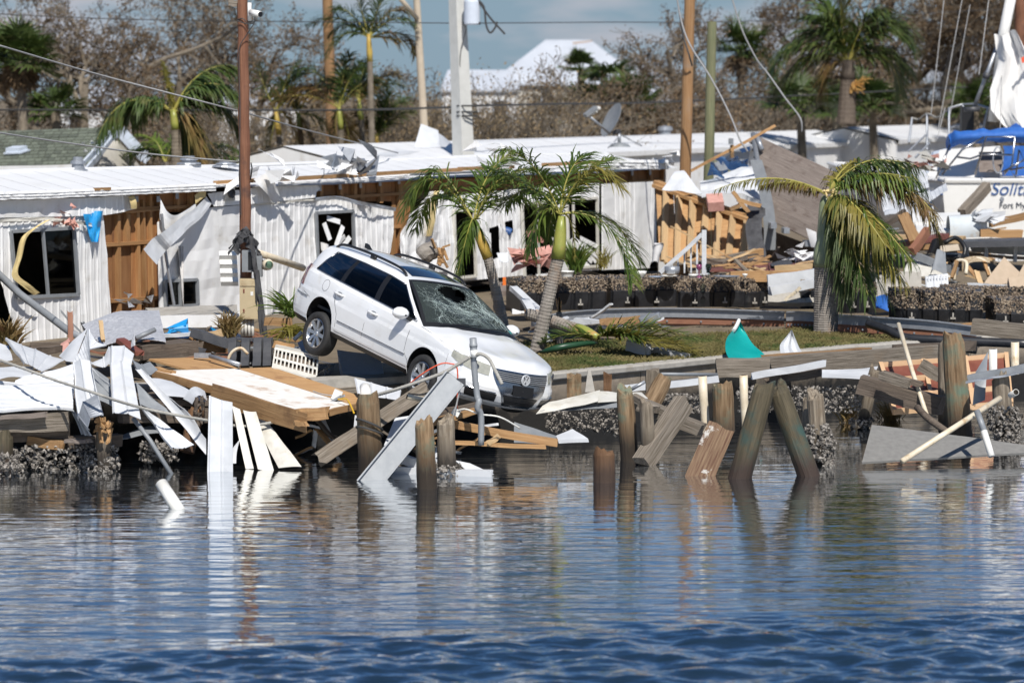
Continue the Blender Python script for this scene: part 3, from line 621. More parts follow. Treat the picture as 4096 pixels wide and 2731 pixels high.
# greenhouse
TOPZ = [(-2.1, 1.325), (-1.6, 1.385), (-1.0, 1.415), (-.4, 1.415), (.03, 1.375)]
def cl(xb, xt, b):
    lo = bpt(s_of_x(xb), lin(ZT, xb)); hi = V((xt, -.575 + .03 * sst(-1.2, -2.1, xt), lin(TOPZ, xt))); p_ = lo.lerp(hi, b); e = math.sin(PI * b)
    return V((p_.x, p_.y - .035 * e, p_.z + .012 * e))
CL = [(1.0, .03), (.87, -.06), (-.14, -.28), (-.26, -.38), (-1.07, -1.07), (-1.17, -1.15), (-1.86, -1.66), (-2.24, -2.03)]
BR = [0, .045, .82, 1]
ghs = {1: MB(), -1: MB()}; pils = {}
wins = {}
for sg in (1, -1):
    for i in range(7):
        for j in range(3):
            nx, ny = (5, 1 if j != 1 else 6)
            g_ = []
            for b in range(ny + 1):
                bb = BR[j] + (BR[j + 1] - BR[j]) * b / ny
                g_.append([(lambda a: V((a.x, a.y * sg, a.z)))(cl(CL[i][0] + (CL[i + 1][0] - CL[i][0]) * a / nx, CL[i][1] + (CL[i + 1][1] - CL[i][1]) * a / nx, bb)) for a in range(nx + 1)])
            if j == 1 and i in (1, 3, 5):
                w_ = MB(); w_.grid(g_); wins[(sg, i)] = w_
            elif j == 1 and i in (2, 4): pils[(sg, i)] = MB().grid(g_)
            else: ghs[sg].grid(g_)
TX = [.03, -.06, -.28, -.38, -.7, -1.07, -1.15, -1.4, -1.66, -1.85, -2.03]
def roofp(x, q):
    e = 1 - q * q; hi = cl(x, x, 1) if False else V((x, -.575 + .03 * sst(-1.2, -2.1, x), lin(TOPZ, x)))
    return V((x + .13 * e * sst(-.6, .03, x) - .10 * e * sst(-1.6, -2.03, x), -hi.y * q, hi.z + .062 * e ** .8 * (1 - .3 * sst(-1.6, -2.03, x))))
roof = MB(); roof.grid([[roofp(x, -1 + k / 7) for k in range(15)] for x in TX])
# tailgate
tg = MB(); RC = [s for s in cols if plan(s)[0].x <= -2.235]
rt = []
for b in range(6):
    rt.append([])
    for k in range(13):
        q = -1 + k / 6; top = roofp(-2.03, q); s = s_of_x(-2.24) * (1 - abs(q)) * 0 + s_of_x(-2.24) * abs(q); lo = bpt(s, .99); lo = V((lo.x, abs(lo.y) * (1 if q > 0 else -1), .99))
        rt[-1].append(lo.lerp(top, b / 5))
tg.grid([r for r in rt[:2]]); tgl = MB(); tgl.grid(rt[1:5]); tg.grid(rt[4:])
bo = body.build('body', M_['paint'], car, smooth=True); [c_.build('lower_cladding', M_['car_black'], car, smooth=True) for c_ in clads.values()]
well.build('wheel_well', M_['car_black'], car); ho = hood.build('hood', M_['paint'], car, smooth=True)
[g_.build('pillar_frame', M_['paint'], car, smooth=True) for g_ in ghs.values()]; [g_.build('door_pillar', M_['car_black'], car) for g_ in pils.values()]
ro = roof.build('roof', M_['paint'], car, smooth=True); tgo = tg.build('tailgate', M_['paint'], car, smooth=True); tgl.build('rear_window', M_['glass_tint'], tgo, smooth=True)
for k_, w_ in wins.items(): w_.build('side_window', M_['glass_tint'], car, smooth=True)
# windshield, sagging and shattered
def wsp(q, b, dent=0):
    e = 1 - q * q; c = bpt(s_of_x(1.0), lin(ZT, 1.0)); lo = V((1.0 + .20 * e, -c.y * q, c.z + .075 * e ** .75 - .005)); hi = roofp(.03, q); p_ = lo.lerp(hi, b)
    n = V((.45, 0, .89)); return p_ + n * (.03 * math.sin(PI * b) - dent)
def sag(q, b): return .10 * math.exp(-((q - .05) ** 2 / .28 + (b - .62) ** 2 / .07)) + .018 * noise.noise(V((q * 3, b * 3, 1)))
def hole(q, b): return ((q - .02) / .42) ** 2 + ((b - .83) / .13) ** 2 + .45 * noise.noise(V((q * 5, b * 5, 3))) < .8
wf_ = MB(); wg = MB(); N, K = 36, 22
for i in range(N):
    for j in range(K):
        Q = [(-1 + 2 * a / N, b / K) for a, b in ((i, j), (i + 1, j), (i + 1, j + 1), (i, j + 1))]; qc, bc = (Q[0][0] + Q[2][0]) / 2, (Q[0][1] + Q[2][1]) / 2
        if abs(qc) > .945 or bc < .07 or bc > .95: wf_.add([wsp(*a) for a in Q], [(0, 1, 2, 3)])
        elif hole(qc, bc): continue
        else: wg.add([wsp(*a, sag(*a) * sst(1, .85, abs(a[0])) * sst(0, .2, a[1]) * sst(1, .9, a[1])) for a in Q], [(0, 1, 2, 3)])
wfo = wf_.build('windshield_surround', M_['car_black'], car); wgo = wg.build('windshield', M_['windshield'], car)
random.seed(11); ck = MB()
def cpt(q, b): return wsp(q, b, sag(q, b) * sst(1, .85, abs(q)) * sst(0, .2, b) * sst(1, .9, b) - .006)
for i in range(150):
    a = random.uniform(0, 2 * PI); c0 = random.choice([(-.72, .55), (-.6, .3), (.05, .5), (.55, .45), (.1, .3), (.75, .3), (.6, .65)]); r0 = random.uniform(0, .1); L_ = random.uniform(.15, .75); pts = []
    for k in range(7):
        r_ = r0 + L_ * k / 6; q = c0[0] + math.cos(a) * r_ * .8 + random.gauss(0, .022); b = c0[1] + math.sin(a) * r_ * .7 + random.gauss(0, .022)
        if abs(q) > .94 or not .07 < b < .95 or hole(q, b): break
        pts.append(cpt(q, b))
    if len(pts) > 1: ck.tube(pts, random.uniform(.0004, .0011), 3, False)
for c0 in ((-.72, .52), (.05, .45), (.55, .45), (-.3, .25), (.75, .25)):
    for r_ in (.1, .17, .26, .36, .47):
        for a0 in range(0, 14):
            if random.random() < .3: continue
            pts = []
            for k in range(3):
                a = (a0 + k / 2) * 2 * PI / 14; q, b = c0[0] + math.cos(a) * r_ * .9 + random.gauss(0, .012), c0[1] + math.sin(a) * r_ * .8 + random.gauss(0, .012)
                if abs(q) > .94 or not .07 < b < .95 or hole(q, b): pts = []; break
                pts.append(cpt(q, b))
            if pts: ck.tube(pts, random.uniform(.0004, .0010), 3, False)
for k in range(60):               # torn edge of the hole
    a = k / 60 * 2 * PI; pts = [cpt(.02 + .43 * math.cos(a + d) * (1.0 + random.uniform(-.05, .18)), min(.94, .80 + .15 * math.sin(a + d) * (1.0 + random.uniform(-.05, .25)))) for d in (0, .06, .12)]
    ck.tube(pts, random.uniform(.0007, .0013), 3, False)
ck.build('crack_lines', M_['crack'], wgo, kind='stuff')
m = MB(); m.prism([cpt(.86, .10), cpt(.93, .10), cpt(.93, .16), cpt(.86, .16)], (0, 0, .002)); m.build('sticker', M_['teal'], wgo)
# sunroof, rails, antenna
m = MB(); m.grid([[roofp(-.10 - .42 * b / 6, (-.80 + 1.6 * k / 10) * (1 - .03 * b)) + V((0, 0, .006)) for k in range(11)] for b in range(7)]); m.build('sunroof', M_['car_black'], ro, smooth=True).data.materials[0] = mat('sunroof', (.006, .008, .012), None, .06, coat=1)
for sg in (1, -1):
    pts = [roofp(x, .93 * sg) + V((0, 0, h)) for x, h in ((-.10, .0), (-.16, .035), (-.35, .055), (-.9, .058), (-1.5, .058), (-1.78, .05), (-1.90, .0))]
    m = MB(); c = spl(pts, 30); m.tube(c, [.019] * 30, 8)
    for x in (-.95,): a = roofp(x, .93 * sg); m.box(a + V((0, 0, .025)), (.12, .03, .06))
    m.build('roof_rail', M_['car_black'], car, smooth=True)
a = roofp(-1.80, 0); m = MB(); m.prism([a + V((.10, -.02, 0)), a + V((-.08, -.02, 0)), a + V((-.09, -.02, .07)), a + V((-.03, -.02, .065))], (0, .04, 0)); m.build('antenna_fin', M_['car_black'], ro)
# chrome outline of the side glass, door gaps, handles, rubbing strip, fuel flap
def side(x, z, eps=.004, sg=1): a = bpt(s_of_x(x), z, eps); return V((a.x, a.y * sg, a.z))
for sg in (1, -1):
    bot = [cl(x, x, .03) if False else cl(CL[1][0] + (CL[6][0] - CL[1][0]) * k / 20, CL[1][1] + (CL[6][1] - CL[1][1]) * k / 20, .04) for k in range(21)]
    top = [cl(CL[1][0] + (CL[6][0] - CL[1][0]) * k / 20, CL[1][1] + (CL[6][1] - CL[1][1]) * k / 20, .83) for k in range(21)]
    m = MB()
    for ln in (bot, top, [bot[0], bot[0].lerp(top[0], .5) + V((0, -.02, .01)), top[0]], [bot[-1], bot[-1].lerp(top[-1], .5) + V((0, -.02, 0)), top[-1]]):
        m.tube([V((p_.x, (p_.y - .006) * sg, p_.z)) for p_ in ln], .009, 6)
    m.build('chrome_trim', M_['chrome'], car, smooth=True)
    gap = MB()
    def ribbon(pts, w_=.005):
        gap.tube([V((p_.x, p_.y * sg, p_.z)) for p_ in pts], w_ * .6, 4)
    ribbon([side(.80 + (.12 if z < .45 else 0), z, .0) for z in (.93, .8, .7, .6, .5, .4, .3)]); ribbon([side(-.24, z, 0) for z in (.94, .8, .6, .45, .3)])
    ribbon([side(x, z, 0) for x, z in ((-1.12, .97), (-1.12, .85), (-1.05, .70), (-.94, .55), (-.92, .4), (-.92, .3))]); ribbon([side(x, .31, 0) for x in (-.92, -.5, 0, .5, .9)])
    ribbon([side(x, lin(ZT, x) - .012, 0) for x in (.98, 1.2, 1.5, 1.8, 2.0)])
    ribbon([side(x, z, 0) for x, z in ((-1.72, .60), (-1.9, .64), (-2.1, .66), (-2.2, .66))])
    if sg == 1: ribbon([side(-1.40 + .085 * math.cos(k * PI / 8), .86 + .085 * math.sin(k * PI / 8), 0) for k in range(17)])
    ribbon([side(1.72, z, 0) for z in (.74, .66, .6, .56)])
    gap.build('panel_gap', M_['car_black'], bo, kind='stuff')
    for x in (-.10, -1.0):
        dr = thing if False else None
        m = MB(); z = .80 if x > -.5 else .835; pts = [side(x + d, z, e, sg) for d, e in ((-.11, .004), (-.09, .03), (0, .042), (.09, .03), (.11, .004))]; m.tube(spl(pts, 13), [.012, .016, .018, .018, .018, .018, .018, .018, .018, .018, .018, .016, .012], 8)
        m.build('door_handle', M_['paint'], bo, smooth=True)
        m = MB(); m.prism([side(x + .075 * math.cos(k * PI / 6), z - .005 + .035 * math.sin(k * PI / 6), .003, sg) for k in range(12)], (0, .002 * sg, 0)); m.build('handle_cup', M_['grey_metal'], bo)
    m = MB(); m.grid([[side(x, z, .010, sg) for x in [-.88 + i * .09 for i in range(20)]] for z in (.475, .49, .505)]); m.build('rubbing_strip', M_['paint'], bo)
    m = MB(); m.tube([side(x, .47, .012, sg) for x in [-.88 + i * .09 for i in range(20)]], .006, 5); m.build('chrome_trim', M_['chrome'], bo)
    m = MB(); m.tube([side(x, .60, .004, sg) for x in (-1.78, -1.95, -2.12)], .012, 5); m.build('bumper_strip', M_['grey_metal'], bo)
    # mirror
    m = MB(); c = side(.66, .99, .13, sg); rows = []
    for i in range(9):
        f_ = i / 8; r_ = math.sin(PI * min(1, .03 + f_ * .55)) ** .8 ; rows.append([c + V((.10 - .18 * f_ if False else .085 - .15 * f_, -.03 * sg + .135 * math.cos(a_) * r_, .088 * math.sin(a_) * r_)) for a_ in [2 * PI * k / 12 for k in range(12)]])
    m.grid(rows, True); m.f.append(tuple(range(len(m.v) - 12, len(m.v)))); m.m.append(0); mo = m.build('door_mirror', M_['paint'], car, smooth=True)
    m = MB(); m.beam(side(.68, .93, -.01, sg), side(.66, .96, .08, sg), .09, .05); m.build('mirror_arm', M_['car_black'], mo)
    # lamps
    S0 = [s_of_x(1.78) + (s_of_y(-.53) - s_of_x(1.78)) * k / 12 for k in range(13)]
    g_ = []
    for b in range(5):
        g_.append([])
        for k, s in enumerate(S0):
            zt = lin(ZT, plan(s)[0].x) - .015; zb = .635 + .09 * (1 - k / 12) ** 2 - .012 * (k / 12); z = zb + (zt - zb) * b / 4; a = bpt(s, z, .007); g_[-1].append(V((a.x, a.y * sg, a.z)))
    m = MB(); m.grid(g_); hl = m.build('headlight', M_['headlamp'], car, smooth=True)
    for k, r_ in ((4, .035), (8, .045)):
        a = bpt(S0[k], .695, .012); m = MB(); m.lathe([(r_, 0), (r_ * .9, .006), (r_ * .5, .002), (0, .0)], 14, Matrix.Translation(V((a.x, a.y * sg, a.z))) @ frame(V((.85, -.5 * sg, .1))).to_4x4() @ Matrix.Rotation(PI / 2, 4, 'Y')); m.build('lamp_bowl', M_['chrome'], hl)
    m = MB(); g_ = []
    for b in range(5):
        z = .72 + .28 * b / 4; g_.append([])
        for k in range(7):
            s = s_of_x(-2.0 - .05 * b / 4) * (1 - k / 6) + s_of_x(-2.345) * (k / 6); a = bpt(s, min(z, .985), .008); g_[-1].append(V((a.x, a.y * sg, a.z + .05 * (1 - k / 6) * (b / 4))))
    m.grid(g_); m.build('tail_light', M_['tail_red'], car, smooth=True)
    # lower bumper vents
    m = MB(); m.grid([[(lambda a: V((a.x, a.y * sg, a.z)))(bpt(s_of_y(y), z, .006)) for y in [-.74 + .36 * k / 6 for k in range(7)]] for z in (.29, .33, .37, .405)]); vo = m.build('bumper_vent', M_['car_black'], bo)
    m = MB(); m.tube([(lambda a: V((a.x, a.y * sg, a.z)))(bpt(s_of_y(y), .42, .012)) for y in (-.78, -.7, -.6, -.5, -.4)], .008, 5); m.build('chrome_trim', M_['chrome'], bo)
# grille: chrome shield, black openings with slats, plate, emblem
def fp(y, z, eps): a = bpt(s_of_y(-abs(y)), z, eps); return V((a.x, -a.y if y > 0 else a.y, a.z))
def hw(z): return lin([(.25, .24), (.30, .27), (.42, .33), (.56, .43), (.66, .485), (.75, .50)], z)
m = MB(); m.grid([[fp(-hw(z) + 2 * hw(z) * k / 16, z, .010) for k in range(17)] for z in (.25, .30, .36, .42, .48, .54, .60, .67, .742)]); gr = m.build('grille', M_['chrome'], car, smooth=True)
m = MB(); m.grid([[fp((hw(z) - .035) * (-1 + k / 8), z, .016) for k in range(17)] for z in (.595, .64, .69, .725)]); m.grid([[fp((hw(z) - .03) * (-1 + k / 8), z, .016) for k in range(17)] for z in (.275, .32, .37, .41)]); m.build('grille_opening', M_['car_black'], gr)
for z in (.612, .636, .66, .684, .708):
    m = MB(); m.tube([fp((hw(z) - .04) * (-1 + k / 6), z, .024) for k in range(13)], .007, 5); m.build('grille_slat', M_['galv'], gr)
for z in (.30, .325, .35):
    m = MB(); m.tube([fp((hw(z) - .04) * (-1 + k / 6), z, .022) for k in range(13)], .006, 5); m.build('grille_slat', M_['car_black'], gr)
m = MB(); m.prism([fp(-.17, .43, .03), fp(.17, .43, .03), fp(.17, .57, .03), fp(-.17, .57, .03)], (.012, 0, 0)); m.build('license_plate', M_['car_black'], gr)
ec = fp(0, .66, .035); m = MB(); EM = Matrix.Translation(ec) @ Matrix.Rotation(math.radians(80), 4, 'Y')
m.lathe([(.060, 0), (.060, .014), (.068, .016), (.078, .01), (.078, 0)], 24, EM)
def eb(a, b): m.beam(EM @ V((-a[1], a[0], .006)), EM @ V((-b[1], b[0], .006)), .015, .014, (1, 0, .2))
for a, b in (((-.024, .055), (0, .008)), ((.024, .055), (0, .008)), ((-.054, .028), (-.026, -.05)), ((-.026, -.05), (0, .004)), ((0, .004), (.026, -.05)), ((.026, -.05), (.054, .028))): eb(a, b)
m.build('emblem', M_['emblem'], gr)
m = MB(); m.lathe([(0, 0), (.06, 0)], 24, EM); m.build('emblem_disc', M_['dark_metal'], gr)
# wipers
for q0, q1 in ((-.75, .05), (-.05, .70)):
    m = MB(); m.tube([wsp(q0, .03, -.03), wsp((q0 + q1) / 2, .07, -.035), wsp(q1, .09, -.03)], .008, 5); m.build('wiper', M_['car_black'], car)
# inside and underneath
m = MB(); m.box((-.3, 0, .50), (3.2, 1.5, .04)); m.box((.72, 0, .80), (.5, 1.5, .22)); m.build('dashboard', M_['interior'], car)
m = MB(); m.box((0, 0, .25), (3.9, 1.5, .08)); m.box((1.3, 0, .4), (1.4, 1.05, .35)); m.box((-1.7, 0, .36), (.9, 1.05, .3)); m.build('underbody', M_['car_black'], car)
m = MB(); m.tube([(-.6, -.3, .2), (-1.1, -.3, .17), (-1.9, -.35, .22)], .05, 8); m.tube([(-1.355, -.75, .28), (-1.355, .75, .28)], .05, 8); m.build('axle', M_['dark_metal'], car)
for x, y in ((-.05, -.38), (-.05, .38), (-.95, -.40), (-.95, .4)):
    m = MB(); m.box((x + .1, y, .66), (.5, .5, .16)); m.box((x - .16, y, .93), (.13, .5, .55), Matrix.Rotation(-.2, 3, 'Y')); m.box((x - .23, y, 1.25), (.10, .26, .18), Matrix.Rotation(-.2, 3, 'Y')); m.build('seat', M_['interior'], car)
m = MB(); m.tube([V((.42 + .05 * math.sin(a), .38 + .18 * math.cos(a), .93 + .17 * math.sin(a))) for a in [2 * PI * k / 20 for k in range(21)]], .016, 6); m.build('steering_wheel', M_['interior'], car)
# wheels
def wheel(x, y, z, sg, steer=0):
    r0 = .318; W = Matrix.Translation(V((x, y, z))) @ Matrix.Rotation(steer, 4, 'Z') @ Matrix.Rotation(PI / 2 * (1 if sg < 0 else -1), 4, 'X')
    wt = MB(); wt.lathe([(.212, -.09), (.225, -.105), (.29, -.108), (.312, -.092), (r0, -.06), (r0, .06), (.312, .092), (.29, .108), (.225, .105), (.212, .085)], 40, W)
    ww = MB()
    wr = MB(); wr.lathe([(.212, -.09), (.19, -.06), (.19, .05), (.205, .075), (.216, .092), (.206, .096), (.197, .085)], 36, W)
    for i in range(8):
        a = i * 2 * PI / 8
        for o in (-.008, .008):
            d0 = V((math.cos(a) * .05 - math.sin(a) * o * .8, math.sin(a) * .05 + math.cos(a) * o * .8, .062)); d1 = V((math.cos(a) * .2 - math.sin(a) * o * 1.5, math.sin(a) * .2 + math.cos(a) * o * 1.5, .08))
            wr.beam(W @ d0, W @ d1, .03, .028, (W.to_3x3() @ V((0, 0, 1))))
    wr.lathe([(.075, .05), (.07, .07), (.04, .074), (.03, .085), (0, .086)], 20, W)
    t_ = wt.build('tyre_tmp', M_['tyre'], car, smooth=True); t_.name = 'wheel'
    wo = t_; wr.build('rim', M_['alloy'], wo)
    m = MB(); m.lathe([(0, -.02), (.19, -.02)], 24, W); m.build('brake_disc', M_['dark_metal'], wo)
wheel(-1.355, -.80, .15, -1); wheel(1.28, -.80, .27, -1, .0); wheel(-1.355, .80, .2, 1); wheel(1.28, .80, .28, 1)
# ================================================================ palms
def frond(p0, p1, p2, L_, n, mt, parent, droop=.5, wind=(0, 0, 0), seed=0, rm='rachis', r0=.016, wid=.034, start=.08, vee=.25, name='frond', par=1.0, tatter=0):
    """one palm leaf: a bent rachis with two rows of drooping leaflets"""
    rg = random.Random(seed); p0, p1, p2 = V(p0), V(p1), V(p2); m = MB(); N = 16
    bz = lambda t: p0 * (1 - t) ** 2 + p1 * 2 * t * (1 - t) + p2 * t * t
    c = [bz(i / N) for i in range(N + 1)]; m.cm = 1; m.tube(c, [r0 * (1 - .85 * i / N) for i in range(N + 1)], 5); m.cm = 0
    wind = V(wind); up = V((0, 0, 1))
    for i in range(n):
        t = start + (1 - start) * (i + rg.random() * .7) / n
        T = (bz(min(1, t + .02)) - bz(max(0, t - .02))).normalized(); S = T.cross(up)
        S = S.normalized() if S.length > .08 else V((0, 1, 0)); U = S.cross(T)
        ln = L_ * (.35 + .65 * math.sin(PI * min(1, (.12 + t * .86))) ** .7) * rg.uniform(.62, 1.12)
        for sd in (-1, 1):
            if tatter and rg.random() < tatter: continue
            d = (T * (.55 + .5 * t) * par + S * sd * rg.uniform(.6, .9) + U * vee * rg.uniform(-.3, 1.5) + V((rg.gauss(0, .13), rg.gauss(0, .13), rg.gauss(0, .13))) + wind * rg.uniform(.6, 1.2)).normalized()
            b = bz(t); w_ = wid * rg.uniform(.75, 1.15); side = d.cross(U)
            side = (side.normalized() if side.length > .05 else S) * w_ / 2; pts = [b]; dd = d.copy()
            for k in range(3):
                dd = (dd + V((0, 0, -droop * (.35 + .45 * k) * rg.uniform(.7, 1.3))) + wind * .12).normalized(); pts.append(pts[-1] + dd * ln / 3)
            ws = (.5, 1, .75, .06)
            vs = [];
            for p_, q in zip(pts, ws): vs += [p_ - side * q, p_ + side * q]
            m.add(vs, [(0, 1, 3, 2), (2, 3, 5, 4), (4, 5, 7, 6)])
    return m.build(name, [M_[mt], M_[rm]], parent)
def trunk_mesh(pts, radii, n=14, ring=.05, amp=.012, seg=None):
    L_ = sum((V(b) - V(a)).length for a, b in zip(pts, pts[1:])); k = seg or max(8, int(L_ / ring * 2)); c = spl(pts, k); r_ = [lin([(i / (len(radii) - 1), q) for i, q in enumerate(radii)], j / (k - 1)) * (1 + (amp / radii[0] * (j % 2))) for j in range(k)]
    m = MB(); m.tube(c, r_, n); return m
def palm(name, label, y, base, top, r, fronds, mt='palm_green', shaft=None, bark='palm_bark', L_=.55, n=34, group=None, bend=None, seed=0, droop=.5, wind=(0, 0, 0), wid=.034, vee=.25, r0=.016, tatter=.05):
    b = X(base[0], base[1], y); b.z = min(b.z, GZ) if base[1] > 250 else b.z; a = X(top[0], top[1], y)
    o = thing(name, label, 'palm tree', b, group); mid = [X(*bend, y)] if bend else [b.lerp(a, .5)]
    if shaft: a2 = X(*shaft[0], y); mid = [b.lerp(a2, .5) + (X(*bend, y) - b.lerp(a2, .7)) * .25] if bend else [b.lerp(a2, .5)]
    pts = [b] + mid + [X(*shaft[0], y) if shaft else a]
    m = trunk_mesh(pts, r, 12, .06, .006, seg=60 if y < 60 else 20); m.build('trunk', M_[bark], o)
    if shaft:
        s0, s1, rr, sm = shaft; m = MB(); m.tube(spl([X(*s0, y), X((s0[0] + s1[0]) / 2, (s0[1] + s1[1]) / 2, y), X(*s1, y)], len(rr)), rr, 14); m.build('crownshaft', M_[sm], o, smooth=True)
    for i, f in enumerate(fronds):
        tip, ctl, dy = f[0], f[1], f[2]; mm = f[3] if len(f) > 3 else mt; ex = f[4] if len(f) > 4 else {}
        k = dict(droop=droop, wind=wind, wid=wid, vee=vee, r0=r0, tatter=tatter); k.update(ex); ll = k.pop('L_', L_); nnn = k.pop('n', n)
        st = k.pop('at', None); A = X(*st, y) if st else a
        frond(A, X(ctl[0], ctl[1], y + dy * .5), X(tip[0], tip[1], y + dy), ll, nnn, mm, o, seed=seed * 50 + i, **k)
    return o
WR = (.35, 0, 0)
# palm A, left of the two in front of the home
palm('palm_tree', 'green palm with yellow crownshaft and hanging frond right behind the car', 46.5, (507, 305), (474, 222), (.10, .085, .08),
     [((402, 215), (425, 140), -.5), ((425, 188), (432, 140), .3), ((540, 205), (505, 140), -.4), ((548, 222), (515, 170), .5), ((512, 152), (480, 170), .6), ((555, 178), (515, 145), .9), ((455, 285), (473, 205), -.3, 'palm_green', dict(L_=.5, droop=.9)), ((493, 290), (488, 230), .1, 'palm_green', dict(L_=.4, droop=.9)), ((415, 230), (430, 165), .9)],
     shaft=((488, 258), (473.5, 222), (.088, .085, .075, .05), 'shaft_orange'), bend=(492, 262), L_=.62, n=56, seed=1, droop=.42, wid=.031, tatter=.08)
palm('palm_tree', 'slim leaning palm with yellow green crownshaft between the car and the black floats', 44.6, (536, 354), (560, 214), (.115, .10, .10),
     [((502, 150), (535, 150), -.4), ((490, 168), (520, 175), .3), ((620, 188), (590, 140), -.5, 'palm_yellow'), ((585, 155), (565, 165), .4), ((612, 158), (585, 165), .8), ((632, 285), (622, 205), -.5, 'palm_green', dict(L_=.62, n=50)), ((640, 262), (615, 200), .4), ((530, 252), (535, 195), -.2), ((548, 240), (552, 200), .4, 'palm_green', dict(L_=.35)), ((505, 205), (530, 170), .7), ((575, 262), (575, 210), .2, 'palm_yellow', dict(L_=.2, n=10))],
     shaft=((558, 259), (562, 216), (.118, .105, .09, .06), 'shaft_green'), bend=(553, 270), L_=.60, n=58, seed=2, droop=.38, wind=(.2, 0, 0), wid=.031, tatter=.08)
# broken royal palm
rp_ = palm('royal_palm', 'thick ringed royal palm with its crown snapped over to the right', 48.6, (826, 331), (826, 266), (.215, .205, .20),
     [((715, 190), (775, 165), -.5, 'palm_yellow', dict(L_=.30, at=(826, 194), droop=1.1, n=46, r0=.025)), ((925, 190), (880, 130), -.3, 'palm_dark', dict(at=(830, 190))), ((935, 215), (900, 165), -.8, 'palm_brown', dict(at=(832, 192))), ((900, 255), (850, 195), -.7, 'palm_green', dict(at=(832, 195))), ((905, 285), (848, 200), -1.0, 'palm_yellow', dict(at=(832, 197))), ((845, 300), (842, 215), -.5, 'palm_dark', dict(at=(833, 200), L_=.75)), ((890, 300), (846, 225), -.3, 'palm_green', dict(at=(834, 200))), ((855, 160), (838, 170), .5, 'palm_yellow', dict(at=(830, 192), L_=.5)), ((915, 165), (868, 150), .4, 'palm_dark', dict(at=(830, 190))), ((880, 270), (850, 200), .6, 'palm_green', dict(at=(833, 196))), ((925, 205), (885, 150), .7, 'palm_green', dict(at=(832, 190))), ((940, 235), (905, 165), .2, 'palm_brown', dict(at=(832, 190))), ((912, 262), (858, 190), -1.2, 'palm_green', dict(at=(832, 196))), ((885, 245), (850, 190), -1.3, 'palm_yellow', dict(at=(832, 196))), ((868, 295), (844, 215), -.9, 'palm_dark', dict(at=(833, 200))), ((910, 178), (865, 165), -.9, 'palm_green', dict(at=(830, 190))), ((895, 275), (856, 200), 1.0, 'palm_dark', dict(at=(834, 198))), ((760, 186), (795, 176), .5, 'palm_brown', dict(at=(826, 194), L_=.3, droop=1.2))],
     L_=.82, n=76, seed=3, droop=.7, wid=.034, tatter=.15, r0=.03)
m = MB(); prof = [(826, 267, .205), (826, 262, .215), (825.8, 256, .22), (825.5, 249, .20), (825.3, 240, .15), (825.3, 228, .135), (825.8, 214, .125), (826.5, 203, .12), (827.5, 196, .09)]
m.tube([X(a, b, 48.6) for a, b, c in prof], [c for a, b, c in prof], 18); m.build('crownshaft', M_['shaft_grey'], rp_, smooth=True)
random.seed(4); m = MB()
for i in range(7):
    p_ = X(828, 193, 48.5); m.tube(spl([p_, p_ + V((random.uniform(-.1, .15), -.05, random.uniform(0, .08))), p_ + V((random.uniform(-.15, .2), -.1, random.uniform(-.12, .06)))], 8), .018, 6)
m.build('torn_sheath', M_['yellow_foam'], rp_)
# fallen palm on the lawn
fa = thing('fallen_palm', 'fallen palm trunk with green crown lying across the lawn edge', 'palm tree', X(540, 330, 46))
m = trunk_mesh([X(528, 314, 45.6), X(552, 321, 45.2), X(578, 330, 44.8)], (.085, .09, .09), 12, seg=40); m.build('trunk', M_['palm_bark'], fa)
m = MB(); m.tube(spl([X(577, 329.5, 44.8), X(587, 333, 44.6), X(598, 337, 44.4)], 6), (.10, .105, .10, .09, .07, .05), 12); m.build('crownshaft', M_['shaft_green'], fa, smooth=True)
for i, (tip, ctl, dy) in enumerate([((695, 351), (650, 333), -.5), ((702, 341), (650, 318), .0), ((688, 345), (640, 328), -.2), ((676, 335), (640, 316), .3), ((545, 341), (570, 330), .0), ((640, 340), (620, 326), -.6), ((665, 347), (632, 330), -.7)]):
    frond(X(597, 336, 44.4), X(ctl[0], ctl[1], 44.4 + dy * .5), X(tip[0], tip[1], 44.4 + dy), .45, 60, 'palm_green' if i % 3 else 'palm_yellow', fa, droop=.06, seed=300 + i, wid=.034, vee=.3)
m = MB(); m.tube(spl([X(541, 352, 44.2), X(562, 347, 44.1), X(585, 343.5, 44.3), X(597, 343, 44.5)], 12), [.02, .04, .05, .055, .055, .05, .05, .045, .04, .035, .03, .01], 8); tag(m.build('palm_sheath', mat('sheath_green', (.012, .05, .025), (.025, .075, .035), .4, scale=4), smooth=True), 'dark green leaf sheath lying on the lawn under the fallen palm', 'palm leaf')
m = MB(); m.tube([X(560, 343, 46), X(559.6, 325, 46), X(559, 312, 46)], [.05, .055, .05], 7); st = m.build('snapped_tree', M_['palm_bark']); tag(st, 'thin snapped trunk stump splintered at its top beside the leaning palm', 'tree stump')
random.seed(6)
for i in range(7):
    a = X(559 + random.uniform(-2, 2), 313, 46); m = MB(); m.beam(a, a + V((random.uniform(-.03, .03), 0, random.uniform(.1, .3))), .035, .02); m.build('splinter', M_['lumber'], st)
